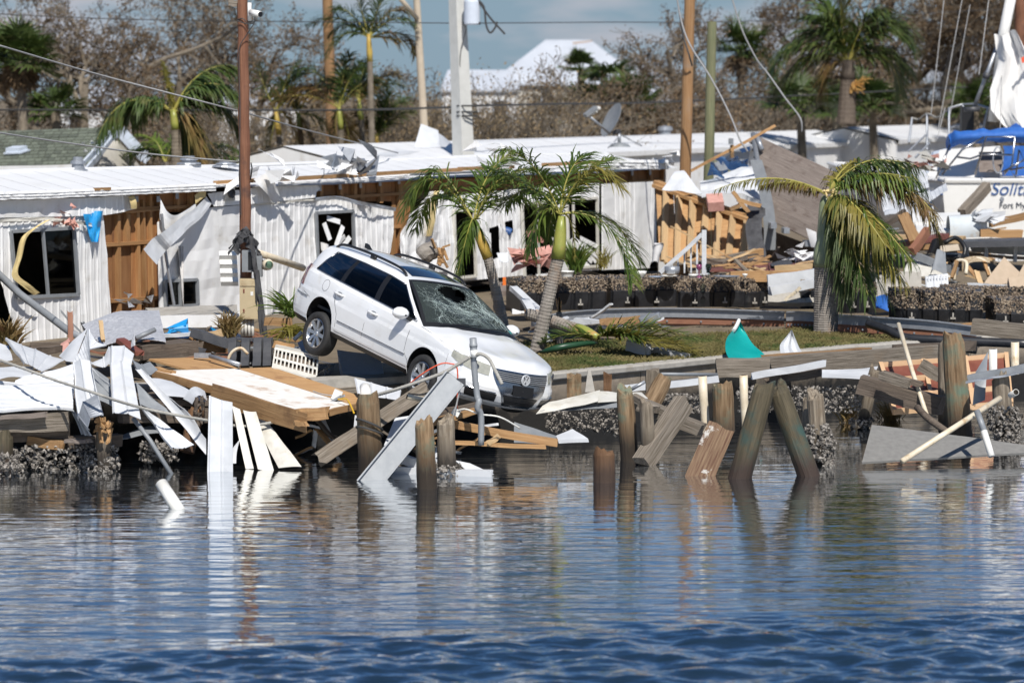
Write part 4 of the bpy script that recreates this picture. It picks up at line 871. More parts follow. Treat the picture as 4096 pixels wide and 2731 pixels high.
# background palms
def fan(c, r, n, mt, parent, seed, skirt=False, sq=1.0):
    """cabbage palm crown: round fans of narrow segments on stalks"""
    rg = random.Random(seed)
    for i in range(n):
        el = rg.uniform(-.35, 1.3) if not skirt else rg.uniform(-1.4, -.8); az = rg.uniform(0, 2 * PI); d = V((math.cos(az) * math.cos(el), math.sin(az) * math.cos(el), math.sin(el))); m = MB()
        h = V(c) + d * r * rg.uniform(.35, .6) * (1 if not skirt else .5); m.tube([c, h], .025, 4, False); S = d.cross(V((0, 0, 1))).normalized(); U = S.cross(d)
        for k in range(22):
            a = (k - 10.5) / 11 * 1.9; e = (d * math.cos(a) + S * math.sin(a) + U * rg.uniform(-.15, .25)).normalized(); l = r * rg.uniform(.5, .68) * (1 - .2 * abs(a) / 1.9); t_ = h + e * l * .6; u_ = t_ + (e + V((0, 0, -.5))).normalized() * l * .4; w_ = S * math.cos(a) * .035 - d * math.sin(a) * .035 + U * .01
            m.add([h - w_ * .3, h + w_ * .3, t_ + w_, t_ - w_, u_], [(0, 1, 2, 3), (3, 2, 4)])
        m.build('fan_leaf', M_['dead_leaf' if skirt else mt], parent)
def cabbage(label, u, v, y, r, vb, n=26, mt='palm_dark', seed=0, skirt=8, group=None, tr=.18):
    b = X(u, vb, y); b.z = GZ; c = X(u, v, y); o = thing('cabbage_palm', label, 'palm tree', b, group); m = MB(); m.tube([b, b.lerp(c, .5) + V((.1, 0, 0)), c], [tr, tr * .9, tr * .8], 10); m.build('trunk', M_['bark'], o)
    fan(c, r, n, mt, o, seed); 
    if skirt: fan(c, r * .9, skirt, mt, o, seed + 99, True)
    return o
cabbage('dark cabbage palm with a skirt of dead leaves at the top left', 20, 62, 92, 1.5, 128, 34, seed=1, skirt=16); cabbage('second cabbage palm half cut by the left picture edge', -8, 70, 95, 1.5, 128, 26, seed=2)
cabbage('low green cabbage palm behind the white debris far left', 55, 112, 96, 1.2, 130, 22, seed=3, skirt=0); cabbage('slim dark cabbage palm head in front of the far white roof', 581, 72, 110, .95, 110, 20, seed=4, skirt=0)
cabbage('pale green cabbage palm right of the far white roof', 610, 84, 106, 1.3, 125, 24, seed=5, skirt=6); cabbage('low cabbage palm left of the satellite dish', 588, 112, 100, 1.3, 140, 24, seed=6, skirt=0); cabbage('wide low cabbage palm behind the satellite dish', 632, 106, 102, 1.4, 140, 26, seed=7, skirt=0)
cabbage('tall cabbage palm between the two right wooden poles and the dead trees', 740, 52, 118, 1.6, 120, 28, seed=8, skirt=8); cabbage('low bushy cabbage palm right of the green wooden pole', 800, 104, 100, 1.5, 130, 26, seed=9, skirt=0); cabbage('low bushy cabbage palm behind the right background palm trunk', 872, 106, 104, 1.6, 130, 30, seed=10, skirt=0); cabbage('low cabbage palm beside the boat mast', 975, 108, 108, 1.3, 130, 22, seed=11, skirt=0); cabbage('low cabbage palm left of the far royal palm trunk', 835, 110, 108, 1.2, 130, 20, seed=12, skirt=0)
palm('palm_tree', 'wind bent green palm with a yellow spear left of the brown utility pole', 72, (177, 166), (173, 112), (.14, .13, .12),
     [((97, 140), (120, 78), -.6), ((232, 66), (195, 62), .4), ((240, 100), (205, 62), -.4), ((236, 130), (215, 80), .5), ((162, 62), (168, 90), .1, 'palm_yellow', dict(L_=.35)), ((130, 118), (140, 85), .5), ((200, 165), (190, 105), -.3, 'palm_brown'), ((185, 150), (185, 108), .3), ((105, 125), (130, 88), .6), ((225, 85), (200, 75), .9)], mt='palm_dark', shaft=((176, 130), (173, 110), (.12, .115, .10, .07), 'shaft_green'), bark='bark', L_=1.15, n=70, seed=20, droop=.7, wind=(.25, 0, 0), wid=.06, r0=.03)
palm('palm_tree', 'low green palm clump beside the shingled house gable', 74, (165, 168), (165, 162), (.1, .1, .1),
     [((132, 165), (145, 130), 0), ((150, 138), (158, 138), .3), ((205, 150), (185, 132), 0), ((125, 155), (145, 138), .5), ((235, 150), (215, 135), .4), ((240, 160), (205, 140), -.3), ((180, 140), (172, 140), .2)], mt='palm_green', L_=.8, n=34, seed=21, droop=.5, wid=.05)
# areca cluster
ar = [('tall areca palm with orange green crownshaft in the left cluster', (372, 150), (369, 38), [((335, 12), (345, 0), 0), ((310, 26), (335, 5), .3), ((356, -4), (362, 10), 0), ((385, -5), (376, 10), .2), ((408, 12), (388, 2), 0, 'palm_brown'), ((412, 24), (395, 8), -.4), ((414, 55), (410, 22), .3, 'palm_brown'), ((325, 55), (345, 22), -.3), ((415, 48), (395, 35), .4, 'palm_brown'), ((330, 35), (350, 15), .4)], ((370, 62), (368.5, 34))),
      ('areca palm with green crownshaft in front of the far wooden pole', (341, 155), (339, 108), [((300, 70), (318, 62), 0), ((290, 100), (310, 70), .3, 'palm_brown'), ((362, 62), (348, 75), 0), ((385, 85), (362, 72), .3), ((350, 55), (342, 70), -.2), ((270, 105), (300, 85), -.4, 'palm_brown'), ((336, 135), (334, 115), 0), ((350, 158), (350, 122), .2, 'palm_brown'), ((395, 75), (370, 75), .5, 'palm_brown')], ((341, 130), (339, 108))),
      ('leftmost areca palm of the cluster right of the brown pole', (280, 160), (276, 112), [((258, 66), (262, 85), 0), ((296, 64), (285, 80), 0), ((300, 75), (292, 80), .3), ((315, 95), (300, 75), -.3, 'palm_brown'), ((300, 150), (292, 110), .2, 'palm_brown'), ((268, 155), (275, 120), 0)], ((279, 135), (276, 112))),
      ('areca palm with drooping brown fronds left of the middle of the cluster', (303, 160), (298, 115), [((265, 100), (280, 85), .2, 'palm_brown'), ((325, 80), (312, 85), 0), ((335, 150), (325, 108), .3, 'palm_dark'), ((285, 85), (290, 95), -.2), ((315, 155), (308, 125), 0, 'palm_brown')], ((300, 130), (298, 114))),
      ('slim areca palm leaning behind the tall one', (363, 150), (359, 102), [((330, 85), (345, 72), .2, 'palm_brown'), ((395, 72), (375, 80), 0, 'palm_brown'), ((365, 65), (360, 80), .2), ((400, 85), (380, 80), -.3), ((345, 75), (352, 80), .4)], ((361, 120), (359, 102))),
      ('small areca palm low on the right of the cluster', (378, 158), (377, 138), [((355, 112), (362, 120), 0, 'palm_brown'), ((378, 98), (378, 115), 0), ((410, 112), (395, 115), 0), ((404, 100), (390, 112), .3), ((352, 128), (362, 118), -.3, 'palm_brown'), ((390, 95), (384, 110), -.2)], ((378, 150), (377, 136)))]
for i, (lb, b, t_, fr_, sh) in enumerate(ar):
    palm('areca_palm', lb, 84 + i * .7, b, t_, (.09, .085, .08), fr_, mt='palm_dark', shaft=(sh[0], sh[1], (.085, .09, .075, .05), 'shaft_orange' if i in (0, 2, 5) else 'shaft_green'), bark='bark', L_=.8, n=56, seed=30 + i, droop=.35, wid=.045, vee=.45, r0=.028, group='areca palms in a cluster')
palm('palm_tree', 'large green palm with orange flower stalk in the right background', 94, (846, 124), (848, 62), (.32, .28, .26),
     [((772, 72), (790, 22), -.4), ((778, 90), (800, 40), .4), ((842, -6), (838, 20), 0, 'palm_yellow', dict(droop=.1)), ((905, 28), (880, 5), .3), ((912, 45), (885, 10), -.4), ((900, 92), (895, 40), .3), ((815, 18), (830, 20), -.3), ((800, 40), (818, 18), .6), ((822, 92), (828, 55), 0, 'palm_brown'), ((908, 70), (885, 30), .8), ((880, 15), (862, 15), -.6), ((826, 5), (836, 25), .5)], mt='palm_dark', bark='dark_wood', shaft=((848, 80), (848, 60), (.26, .24, .2, .16), 'dark_wood'), L_=1.5, n=80, seed=40, droop=.45, wid=.06, r0=.035)
random.seed(9); fo = bpy.data.objects[[o.name for o in bpy.data.objects if o.get('label', '').startswith('large green palm with orange')][0]]
for i in range(9):
    a = X(850, 93, 93.7); b = X(random.uniform(852, 870), random.uniform(75, 95), 93.5); m = MB(); m.tube([a, a.lerp(b, .5) + V((0, 0, .1)), b], [.03, .02, .012], 4)
    for k in range(4):
        e = a.lerp(b, .4 + .15 * k); m.tube([e, e + V((random.uniform(0, .3), 0, random.uniform(-.15, .15)))], .012, 3)
    m.build('flower_stalk', M_['flower'], fo)
# tangled small plant by the car's tail and lily in the wrecked doorway
def clump(name, label, cat, base, n, L_, mt, seed, wid=.02, up=.8, spread=1):
    rg = random.Random(seed); m = MB(); b0 = V(base)
    for i in range(n):
        az = rg.uniform(0, 2 * PI); d = V((math.cos(az) * rg.uniform(.2, 1) * spread, math.sin(az) * rg.uniform(.2, 1) * spread, up)).normalized(); p_ = b0 + V((rg.gauss(0, .06), rg.gauss(0, .06), rg.uniform(0, .15))); l = L_ * rg.uniform(.5, 1); s_ = d.cross(V((0, 1, 0))).normalized() * wid / 2; ps = [p_]
        for k in range(4): d = (d + V((0, 0, -.28))).normalized(); ps.append(ps[-1] + d * l / 4)
        vs = []
        for p2, q in zip(ps, (.6, 1, .9, .6, .05)): vs += [p2 - s_ * q, p2 + s_ * q]
        m.add(vs, [(2 * k, 2 * k + 1, 2 * k + 3, 2 * k + 2) for k in range(4)])
    return tag(m.build(name, M_[mt]), label, cat)
clump('torn_palm_leaves', 'tuft of torn green palm leaves behind the rear wheel of the car', 'plant', X(291, 318, 43.6), 90, .7, 'palm_green', 1, .03, .9, 1); clump('torn_palm_leaves', 'dry straw coloured palm leaves hanging under the green tuft by the car', 'plant', X(290, 336, 43.2), 110, .55, 'palm_yellow', 2, .022, .2, 1)
clump('doorway_lily', 'spiky green lily plant behind the first float', 'plant', X(575, 274, 56), 120, .75, 'palm_green', 3, .03, 1.6, .7); clump('doorway_lily', 'small spiky plant at the broken window of the torn home', 'plant', X(604, 270, 57.5), 40, .5, 'palm_yellow', 4, .02, 1.6, .8)
clump('marsh_grass', 'dark marsh grass at the waterline by the leaning grey post', 'grass', X(890, 424, 43), 160, .35, 'palm_brown', 5, .012, 1.6, .9); clump('marsh_grass', 'marsh grass tuft at the waterline left of the leaning grey post', 'grass', X(848, 424, 42.6), 110, .3, 'palm_brown', 6, .012, 1.6, .9)
clump('dry_shrub', 'dried brown shrub behind the grey beam left of the utility pole', 'shrub', X(229, 338, 44.5), 130, .4, 'palm_brown', 7, .025, 1.6, .9)

# ================================================================ storm stripped trees and thickets
def tree(label, u, vb, y, h, seed, leaf=1200, lmt='dead_leaf', spread=.75, lean=0, r=.22, lv=4, sz=.13, group='storm stripped trees'):
    rg = random.Random(seed); b = X(u, vb, y); b.z = GZ; o = thing('bare_tree', label, 'tree', b, group); tr = MB(); tips = []
    def br(p_, d, L_, r_, k, mb):
        n = 5; pts = [p_]; dd = d.copy(); q = p_.copy()
        for i in range(n):
            dd = (dd + V((rg.gauss(0, .16), rg.gauss(0, .16), rg.gauss(.03, .12)))).normalized(); q = q + dd * L_ / n; pts.append(q.copy())
            if k > 0 and i >= (1 if k < lv else 2):
                for _ in range(1 if rg.random() < .75 else 2):
                    a = dd.orthogonal(); a.rotate(Matrix.Rotation(rg.uniform(0, 2 * PI), 3, dd)); nd = (dd * rg.uniform(.35, .9) + a * spread * rg.uniform(.6, 1.2)).normalized(); br(q, nd, L_ * rg.uniform(.5, .72), max(.014, r_ * (1 - .5 * i / n) * .66), k - 1, mb)
            if k <= 1: tips.append(q.copy())
        mb.tube(pts, [max(.011, r_ * (1 - .5 * i / n)) for i in range(n + 1)], 6 if k > 2 else (4 if k > 1 else 3), False)
    br(b, V((lean, 0, 1)).normalized(), h * .5, r, lv, tr); tr.build('trunk', M_['bark'], o)
    lf = MB(); tips = rg.sample(tips, max(8, int(len(tips) * .22)))
    for i in range(leaf):
        c = rg.choice(tips) + V((rg.gauss(0, .13), rg.gauss(0, .13), rg.gauss(0, .13))); a = V((rg.uniform(-1, 1), rg.uniform(-1, 1), rg.uniform(-1, 1))).normalized(); e = a.orthogonal().normalized(); f_ = a.cross(e); s_ = sz * rg.uniform(.5, 1.2)
        lf.add([c - e * s_ * .6, c - f_ * s_ * .3, c + e * s_ * .6, c + f_ * s_ * .3], [(0, 1, 2, 3)])
    lf.build('crown', M_[lmt], o); return o
for i, (lb, u, y, h, lf_, sp, ln, r_) in enumerate([
    ('grey stripped tree behind the leftmost cabbage palm', 52, 100, 9.5, 1900, .8, -.25, .17), ('forked stripped tree over the shingled house ridge', 92, 98, 9.0, 1700, .75, .05, .19), ('brown leafed tree top left of the wind bent palm', 128, 106, 10.5, 4200, .8, .0, .2), ('tangled brown tree behind the wind bent palm', 168, 110, 9.5, 3600, .8, .1, .2), ('stripped tree right behind the brown utility pole', 232, 112, 9, 3200, .8, .15, .18), ('thin stripped tree rising behind the shingled roof', 20, 110, 9.5, 2200, .8, .1, .16), ('brown twiggy tree between the left palm and the utility pole', 205, 104, 8.5, 2600, .8, -.2, .17),
    ('wide stripped oak behind the tan wooden pole', 702, 112, 9.5, 2600, .95, -.35, .28), ('stripped oak rising over the right background palm', 800, 118, 12, 4800, .85, -.1, .3), ('dense brown tree behind the right background palm', 880, 122, 12, 7500, .8, .0, .28), ('dense brown tree left of the boat mast', 935, 116, 12, 7500, .8, .05, .26), ('dense brown tree behind the boat mast', 990, 120, 12, 6500, .8, .1, .26), ('brown tree at the right picture edge', 1030, 114, 11, 5000, .8, -.1, .24), ('low stripped tree with broken boughs beside the satellite dish', 668, 104, 5.8, 1600, 1.0, -.5, .2), ('sparse brown treetop by the concrete pole', 500, 104, 4.6, 900, .8, -.2, .12), ('sparse treetop behind the tall areca palm', 352, 112, 6.8, 1800, .8, .0, .12), ('bare tree low behind the concrete pole', 530, 100, 4.4, 900, .9, .3, .12), ('bare twiggy tree before the far white roof', 566, 98, 6.0, 1300, .9, .2, .13), ('broad bare tree right of the far white roof', 628, 100, 6.8, 1600, 1.0, -.3, .16), ('thin bare tree beside the street lamp', 412, 102, 5.4, 1200, .9, .1, .11), ('brown tree between the tan pole and the right palm', 760, 124, 9.5, 4200, .85, .2, .24)]):
    tree(lb, u, 130, y, h, 100 + i, int(lf_ * (1.8 if u < 600 else 2.1)), spread=sp, lean=ln, r=r_ * 1.2, sz=.11)
def thicket(label, u, vt, y, w_, h, seed, n=3600, lmt='dead_leaf_tan'):
    rg = random.Random(seed); c = X(u, vt, y); b = V((c.x, y, GZ)); H = c.z - GZ; o = thing('thicket', label, 'thicket', b, 'brown thickets behind the homes'); tw = MB(); lf = MB()
    for i in range(170):
        az = rg.uniform(0, 2 * PI); q = b + V((rg.gauss(0, w_ * .4), rg.gauss(0, .8), 0)); d = V((rg.gauss(0, .35), rg.gauss(0, .3), 1)).normalized(); pts = [q]
        for k in range(5): d = (d + V((rg.gauss(0, .25), rg.gauss(0, .2), rg.gauss(0, .15) - .05 * k))).normalized(); pts.append(pts[-1] + d * H * rg.uniform(.14, .24))
        tw.tube(pts, [.03, .026, .022, .018, .012, .006], 3, False)
        for _ in range(n // 170):
            e = rg.choice(pts[1:]) + V((rg.gauss(0, .22), rg.gauss(0, .22), rg.gauss(0, .18))); a = V((rg.uniform(-1, 1), rg.uniform(-1, 1), rg.uniform(-1, 1))).normalized(); f_ = a.orthogonal().normalized(); g_ = a.cross(f_); s_ = .10 * rg.uniform(.4, 1.2)
            lf.add([e - f_ * s_ * .6, e - g_ * s_ * .3, e + f_ * s_ * .6, e + g_ * s_ * .3], [(0, 1, 2, 3)])
    tw.build('twigs', M_['bark'], o); lf.build('foliage', M_[lmt], o)
for i, (lb, u, v, y, w_, mt_) in enumerate([('brown thicket left of the utility pole', 205, 95, 96, 1.6, 'dead_leaf_tan'), ('brown thicket right of the utility pole', 262, 92, 97, 1.6, 'dead_leaf_tan'), ('brown thicket behind the areca palms', 318, 96, 98, 1.8, 'dead_leaf_tan'), ('brown thicket behind the small areca palm', 385, 96, 96, 1.7, 'dead_leaf_tan'), ('tan thicket between the street lamp and the concrete pole', 440, 70, 97, 1.6, 'dead_leaf_tan'), ('tan thicket right of the concrete pole', 505, 66, 95, 1.7, 'dead_leaf_tan'), ('tan thicket below the far white roof', 548, 64, 94, 1.6, 'dead_leaf_tan'), ('dark thicket behind the satellite dish', 640, 70, 108, 1.8, 'dead_leaf'), ('dark thicket left of the tan wooden pole', 682, 74, 110, 1.8, 'dead_leaf'), ('dark thicket between the wooden poles', 735, 62, 112, 2.2, 'dead_leaf'), ('dark thicket left of the right background palm', 800, 50, 116, 2.4, 'dead_leaf'), ('dark thicket behind the right background palm trunk', 870, 42, 120, 2.6, 'dead_leaf'), ('dark thicket left of the boat rigging', 940, 36, 122, 2.8, 'dead_leaf'), ('dark thicket at the right picture edge', 1010, 40, 122, 2.8, 'dead_leaf'), ('brown thicket behind the shingled roof', 130, 108, 98, 1.8, 'dead_leaf'), ('brown thicket at the left picture edge', 30, 112, 102, 2.2, 'dead_leaf'), ('grey brown thicket under the tall areca palm', 350, 112, 94, 1.5, 'dead_leaf_tan'), ('low thicket right of the small areca palm', 415, 104, 93, 1.3, 'dead_leaf_tan'), ('low thicket under the sparse treetop', 478, 98, 93, 1.4, 'dead_leaf_tan')]):
    thicket(lb, u, v, y, w_, 0, 500 + i, lmt=mt_)
# ================================================================ generic pieces
def plank_mb(L_, w_, t_, rg, jag=.02, seg=6, warp=.006):
    m = MB(); rows = []
    for i in range(seg + 1):
        x = -L_ / 2 + L_ * i / seg; row = []
        for y, z in ((-.5, -.5), (-.17, -.5), (.17, -.5), (.5, -.5), (.5, .5), (.17, .5), (-.17, .5), (-.5, .5)):
            j = rg.uniform(-jag, jag) if i in (0, seg) else 0
            row.append(V((x + j, y * w_ + rg.gauss(0, warp * .4), z * t_ + warp * math.sin(i * 1.3))))
        rows.append(row)
    m.grid(rows, True); n = len(m.v)
    for b, rv in ((0, 1), (n - 8, 0)):
        f = [(b, b + 1, b + 6, b + 7), (b + 1, b + 2, b + 5, b + 6), (b + 2, b + 3, b + 4, b + 5)]; m.f += f; m.m += [0] * 3
    return m
SEED = [1000]
MN = dict(lumber='brown wood', weathered='grey weathered wood', white_metal='white metal', dark_wood='dark wood', lumber_pale='pale wood', grey_metal='grey metal', galv='galvanised metal', dock_brown='reddish wood')
def board(name, a, b, w_, t_, mt, label=None, cat='board', up=(0, 0, 1), parent=None, jag=.02, group=None, seg=6):
    a, b = V(a), V(b); SEED[0] += 1; m = plank_mb((b - a).length, w_, t_, random.Random(SEED[0]), jag, seg); M = frame(b - a, up).to_4x4(); M.translation = (a + b) / 2
    o = m.build(name, M_[mt], parent, M=M)
    return tag(o, label, cat, group) if label else o
def pipe(name, pts, r, mt, label=None, cat='pipe', parent=None, n=12, cap=True, hollow=False):
    pts = [V(p_) for p_ in pts]; m = MB(); m.tube(pts, r, n, cap and not hollow)
    if hollow:
        rr = r if not hasattr(r, '__len__') else r[-1]; m.tube(pts, [q * .84 for q in (r if hasattr(r, '__len__') else [r] * len(pts))], n, False); d = (pts[-1] - pts[-2]).normalized(); k = n * len(pts); b1, b2 = k - n, 2 * k - n
        m.f += [(b1 + j, b1 + (j + 1) % n, b2 + (j + 1) % n, b2 + j) for j in range(n)]; m.m += [0] * n
    o = m.build(name, M_[mt], parent, smooth=True)
    return tag(o, label, cat) if label else o
def sheet(name, P, mt, label=None, cat='panel', parent=None, amp=.02, rib=0, ribh=.012, nx=10, ny=8, t_=.006, bend=0, seed=None, group=None, jag=0, smooth=False, fold=None):
    """sheet metal or board from four corners (P0 P1 top edge, P2 P3 back along the bottom), dented and ribbed"""
    P = [V(p_) for p_ in P]; SEED[0] += 1; sd = seed if seed is not None else SEED[0]; rg = random.Random(sd); n = (P[1] - P[0]).cross(P[3] - P[0]).normalized()
    if n.y > 0: n = -n
    lu = ((P[1] - P[0]).length + (P[2] - P[3]).length) / 2
    us = [i / nx for i in range(nx + 1)]; lip = .03 if rib else 0
    if rib:
        k = max(2, int(lu / rib)); us = []
        for i in range(k): us += [i / k, (i + .12) / k, (i + .2) / k]
        us = [0] + [q * .99 + .005 for q in us] + [.995, 1]
    fr, bk = [], []
    for j in range(ny + 1):
        v_ = j / ny; a, b = [], []
        for i, u_ in enumerate(us):
            vv = v_ + (rg.uniform(-jag, jag) if j in (0, ny) else 0); q = P[0].lerp(P[1], u_).lerp(P[3].lerp(P[2], u_), vv)
            h = noise.noise(q * .9 + V((sd, 0, 0))) * amp * 2 + noise.noise(q * 3.1 + V((0, sd, 0))) * amp + bend * math.sin(PI * u_) + (ribh if rib and i % 3 == 2 else 0) - (lip if i in (0, len(us) - 1) else 0)
            if fold: h += fold(u_, v_)
            a.append(q + n * h); b.append(q + n * (h - t_))
        fr.append(a); bk.append(b)
    m = MB(); m.grid(fr); m.grid([r[::-1] for r in bk]); m.grid([fr[0], bk[0]]); m.grid([fr[-1], bk[-1]]); m.grid([[r[0] for r in fr], [r[0] for r in bk]]); m.grid([[r[-1] for r in fr], [r[-1] for r in bk]])
    o = m.build(name, M_[mt], parent, smooth=smooth)
    return tag(o, label, cat, group) if label else o
def XY(*q): return [X(a, b, c) for a, b, c in q]
def rope(name, pts, r, mt, label, cat='rope', n=60, parent=None):
    c = spl(pts, n); m = MB(); m.tube(c, [r * (1 + .16 * (i % 2)) for i in range(n)], 6); o = m.build(name, M_[mt], parent, smooth=True); return tag(o, label, cat) if label else o
def sag(a, b, s, n=24): a, b = V(a), V(b); return [a.lerp(b, i / n) - V((0, 0, s * 4 * (i / n) * (1 - i / n))) for i in range(n + 1)]

# ================================================================ far houses
def far_house(name, label, u0, u1, v_ridge, v_eave, y, mt_roof, mt_wall, hip=.3, dep=8):
    A = X(u0, v_eave, y); B = X(u1, v_eave, y); R0 = X(u0 + (u1 - u0) * hip, v_ridge, y + dep / 2); R1 = X(u1 - (u1 - u0) * hip, v_ridge, y + dep / 2); R0.z = R1.z = X(0, v_ridge, y + dep / 2).z
    o = thing(name, label, 'house', V(((A.x + B.x) / 2, y, GZ))); C = B + V((0, dep, 0)); D = A + V((0, dep, 0))
    for q in ([A, B, R1, R0], [B, C, R1], [C, D, R0, R1], [D, A, R0]):
        m = MB(); m.prism(q, (0, 0, -.12)); m.build('roof_slope', M_[mt_roof], o)
    w_ = .4; z0 = GZ
    for (a, b) in ((A, B), (B, C), (D, A)):
        m = MB(); a2 = a.lerp((A + C) / 2, .05); b2 = b.lerp((A + C) / 2, .05); m.prism([V((a2.x, a2.y, z0)), V((b2.x, b2.y, z0)), V((b2.x, b2.y, A.z - .13)), V((a2.x, a2.y, A.z - .13))], (0, .15, 0)); m.build('wall', M_[mt_wall], o)
    k = max(2, int((B - A).length / 2.2))
    for i in range(k):
        c = A.lerp(B, (i + .5) / k) + V((0, .15, -1.1)); m = MB(); m.box(c, (.9, .06, 1.0)); f = m.build('window', M_['trim_bluewhite'], o); m = MB(); m.box(c - V((0, .04, 0)), (.78, .02, .88)); m.build('pane', M_['dark_room'], f)
    return o
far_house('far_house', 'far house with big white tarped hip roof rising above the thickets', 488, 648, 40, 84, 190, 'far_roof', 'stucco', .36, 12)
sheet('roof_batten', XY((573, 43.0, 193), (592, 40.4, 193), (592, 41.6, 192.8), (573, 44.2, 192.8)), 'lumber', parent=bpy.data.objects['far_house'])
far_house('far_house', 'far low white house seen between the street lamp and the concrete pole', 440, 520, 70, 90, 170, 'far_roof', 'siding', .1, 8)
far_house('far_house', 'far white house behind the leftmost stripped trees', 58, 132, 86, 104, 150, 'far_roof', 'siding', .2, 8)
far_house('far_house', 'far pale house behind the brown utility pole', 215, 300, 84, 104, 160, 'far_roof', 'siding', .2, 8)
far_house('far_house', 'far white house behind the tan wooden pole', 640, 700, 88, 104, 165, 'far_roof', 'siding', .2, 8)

# ================================================================ shingled house on the left
sh = thing('shingled_house', 'house with green grey shingle roof and white gable at the left', 'house', X(60, 190, 76))
ra, rb = X(-14, 132.2, 80), X(116, 127.2, 77.5); ea, eb_ = X(-14, 171, 72), X(86, 168, 71)
m = MB(); m.prism([ea, eb_, rb, ra], (0, 0, -.12)); m.build('roof_deck', M_['dark_wood'], sh)
random.seed(12); nrm = (eb_ - ea).cross(ra - ea).normalized(); nrm = nrm if nrm.z > 0 else -nrm
NRW = 12; smesh = []
for r_ in range(NRW):
    v0, v1 = r_ / NRW, (r_ + 1.15) / NRW; x0 = -.5 * (r_ % 2) / 16
    k = 0
    while x0 < .985:
        wd = random.choice((.055, .065, .075)); u0, u1 = max(0, x0), min(1, x0 + wd - .004); x0 += wd
        if u1 - u0 < .008: continue
        f_ = lambda u_, v_: ea.lerp(eb_, u_).lerp(ra.lerp(rb, u_), min(v_, 1.0)); lift = .03 + .012 * random.random()
        m = MB(); m.add([f_(u0, v0) + nrm * lift, f_(u1, v0) + nrm * lift, f_(u1, v1) + nrm * .012, f_(u0, v1) + nrm * .012, f_(u0, v0), f_(u1, v0)], [(0, 1, 2, 3), (4, 5, 1, 0)]); m.build('shingle', M_['shingle'], sh)
ap = X(118, 127, 76); gl = X(83, 170, 71); gr_ = X(150, 172, 76)
sheet('gable_wall', [X(113, 141, 74.3), X(119, 141, 74.3), X(150, 178, 75.8), X(86, 178, 71.6)], 'stucco', parent=sh, amp=0)
for a, b, ww in (((117.5, 128.5, 76), (80, 172, 70.9), .34), ((116.8, 134, 75.6), (85, 172, 70.8), .16), ((117.5, 128.5, 76), (148, 160, 76.5), .30), ((117.6, 134, 75.7), (142, 160, 76.3), .15)):
    board('barge_board', X(*a), X(*b), .06, ww, 'trim_bluewhite', parent=sh, jag=0)
board('gutter', X(-14, 171.2, 71.9), X(84, 168.6, 70.9), .1, .22, 'siding', parent=sh, jag=0)
sheet('side_wall', [X(-14, 172, 72.3), X(86, 170, 71.5), X(86, 195, 71.5), X(-14, 200, 72.3)], 'siding', parent=sh, amp=0)
m = MB(); c = X(17, 153, 74.5); R = frame(eb_ - ea, nrm); m.box(c + nrm * .1, (.42, .4, .12), R); m.box(c + nrm * .03, (.52, .5, .04), R); m.build('roof_hatch', M_['trim_bluewhite'], sh)
for a, b in ((92, 144), (88, 152)): crumple(X(a, b, 72.5), .16, 'siding', 'torn_flashing', sh, 6, a)

# ================================================================ homes behind
def home2(label, a, b, z_e, z_r, wd, seed, mt='siding', slats=True):
    A = V((a[0], a[1], 0)); B = V((b[0], b[1], 0)); d = (B - A).normalized(); n = V((d.y, -d.x, 0)); o = thing('mobile_home', label, 'mobile home', A + V((0, 0, GZ)))
    Ln = (B - A).length; k = int(Ln / 1.2)
    for i in range(k):
        s0, s1 = Ln * i / k, Ln * (i + 1) / k + .004; m = MB()
        m.grid([[A + d * s + n * q + V((0, 0, z + e)) for q, z in ((.12, z_e), (-wd / 2, z_r), (-wd - .1, z_e))] for s, e in ((s0, .002), (s0 + .05, .002), (s0 + .06, 0), (s1, 0))]); m.build('roof_pan', M_['roof_white'], o)
        m = MB(); m.grid([[A + d * (s0 + (s1 - s0) * j / 14) + n * (.0 + (.015 if j % 2 else 0)) + V((0, 0, z)) for j in range(15)] for z in (GZ + .3, 2, z_e - .14)]); m.build('siding_sheet', M_[mt], o)
    board('eave_trim', A + n * .13 + V((0, 0, z_e - .07)), B + n * .13 + V((0, 0, z_e - .07)), .05, .15, 'siding', parent=o, jag=0, seg=20)
    for P in (A, B):
        m = MB(); m.prism([P + V((0, 0, GZ)), P - n * wd + V((0, 0, GZ)), P - n * wd + V((0, 0, z_e - .05)), P - n * wd / 2 + V((0, 0, z_r - .05)), P + V((0, 0, z_e - .05))], d * .02); m.build('end_wall', M_[mt], o)
    return o
h2 = home2('second white mobile home with satellite dish behind the torn home', (-4.2, 72.5), (13.3, 107), 3.2, 3.62, 3.8, 1)
h3 = home2('third white mobile home whose roof runs behind the sailboat', (14.0, 104), (34, 150), 3.3, 3.75, 4, 2)
for u, v, y in ((665, 133, 96), (735, 128, 104), (768 + 105, 124, 118), (768 + 177, 122, 124)):
    m = MB(); m.lathe([(.3, 0), (.3, .06), (.2, .1), (.2, .22), (.26, .24), (.24, .36), (0, .4)], 14, Matrix.Translation(X(u, v, y) - V((0, 0, .15)))); m.build('roof_vent', M_['galv'], h2 if u < 800 else h3)
sheet('curled_roof_sheet', XY((366, 157, 73), (398, 149.5, 74), (420, 152, 73.5), (394, 156.5, 72.2)), 'white_metal', 'white roof sheet curled up on the ridge left of the grey flap', amp=.03)
sheet('roof_flap', XY((421, 124, 72.8), (438, 131, 73), (440, 147, 72), (414, 148, 72)), 'white_metal', 'grey white sheet metal flap standing up on the roof before the concrete pole', amp=.03); sheet('roof_flap', XY((437, 131, 73), (451, 142, 73.6), (446, 147, 72.4), (439, 147, 72)), 'white_metal', 'small folded sheet beside the standing roof flap', amp=.02)
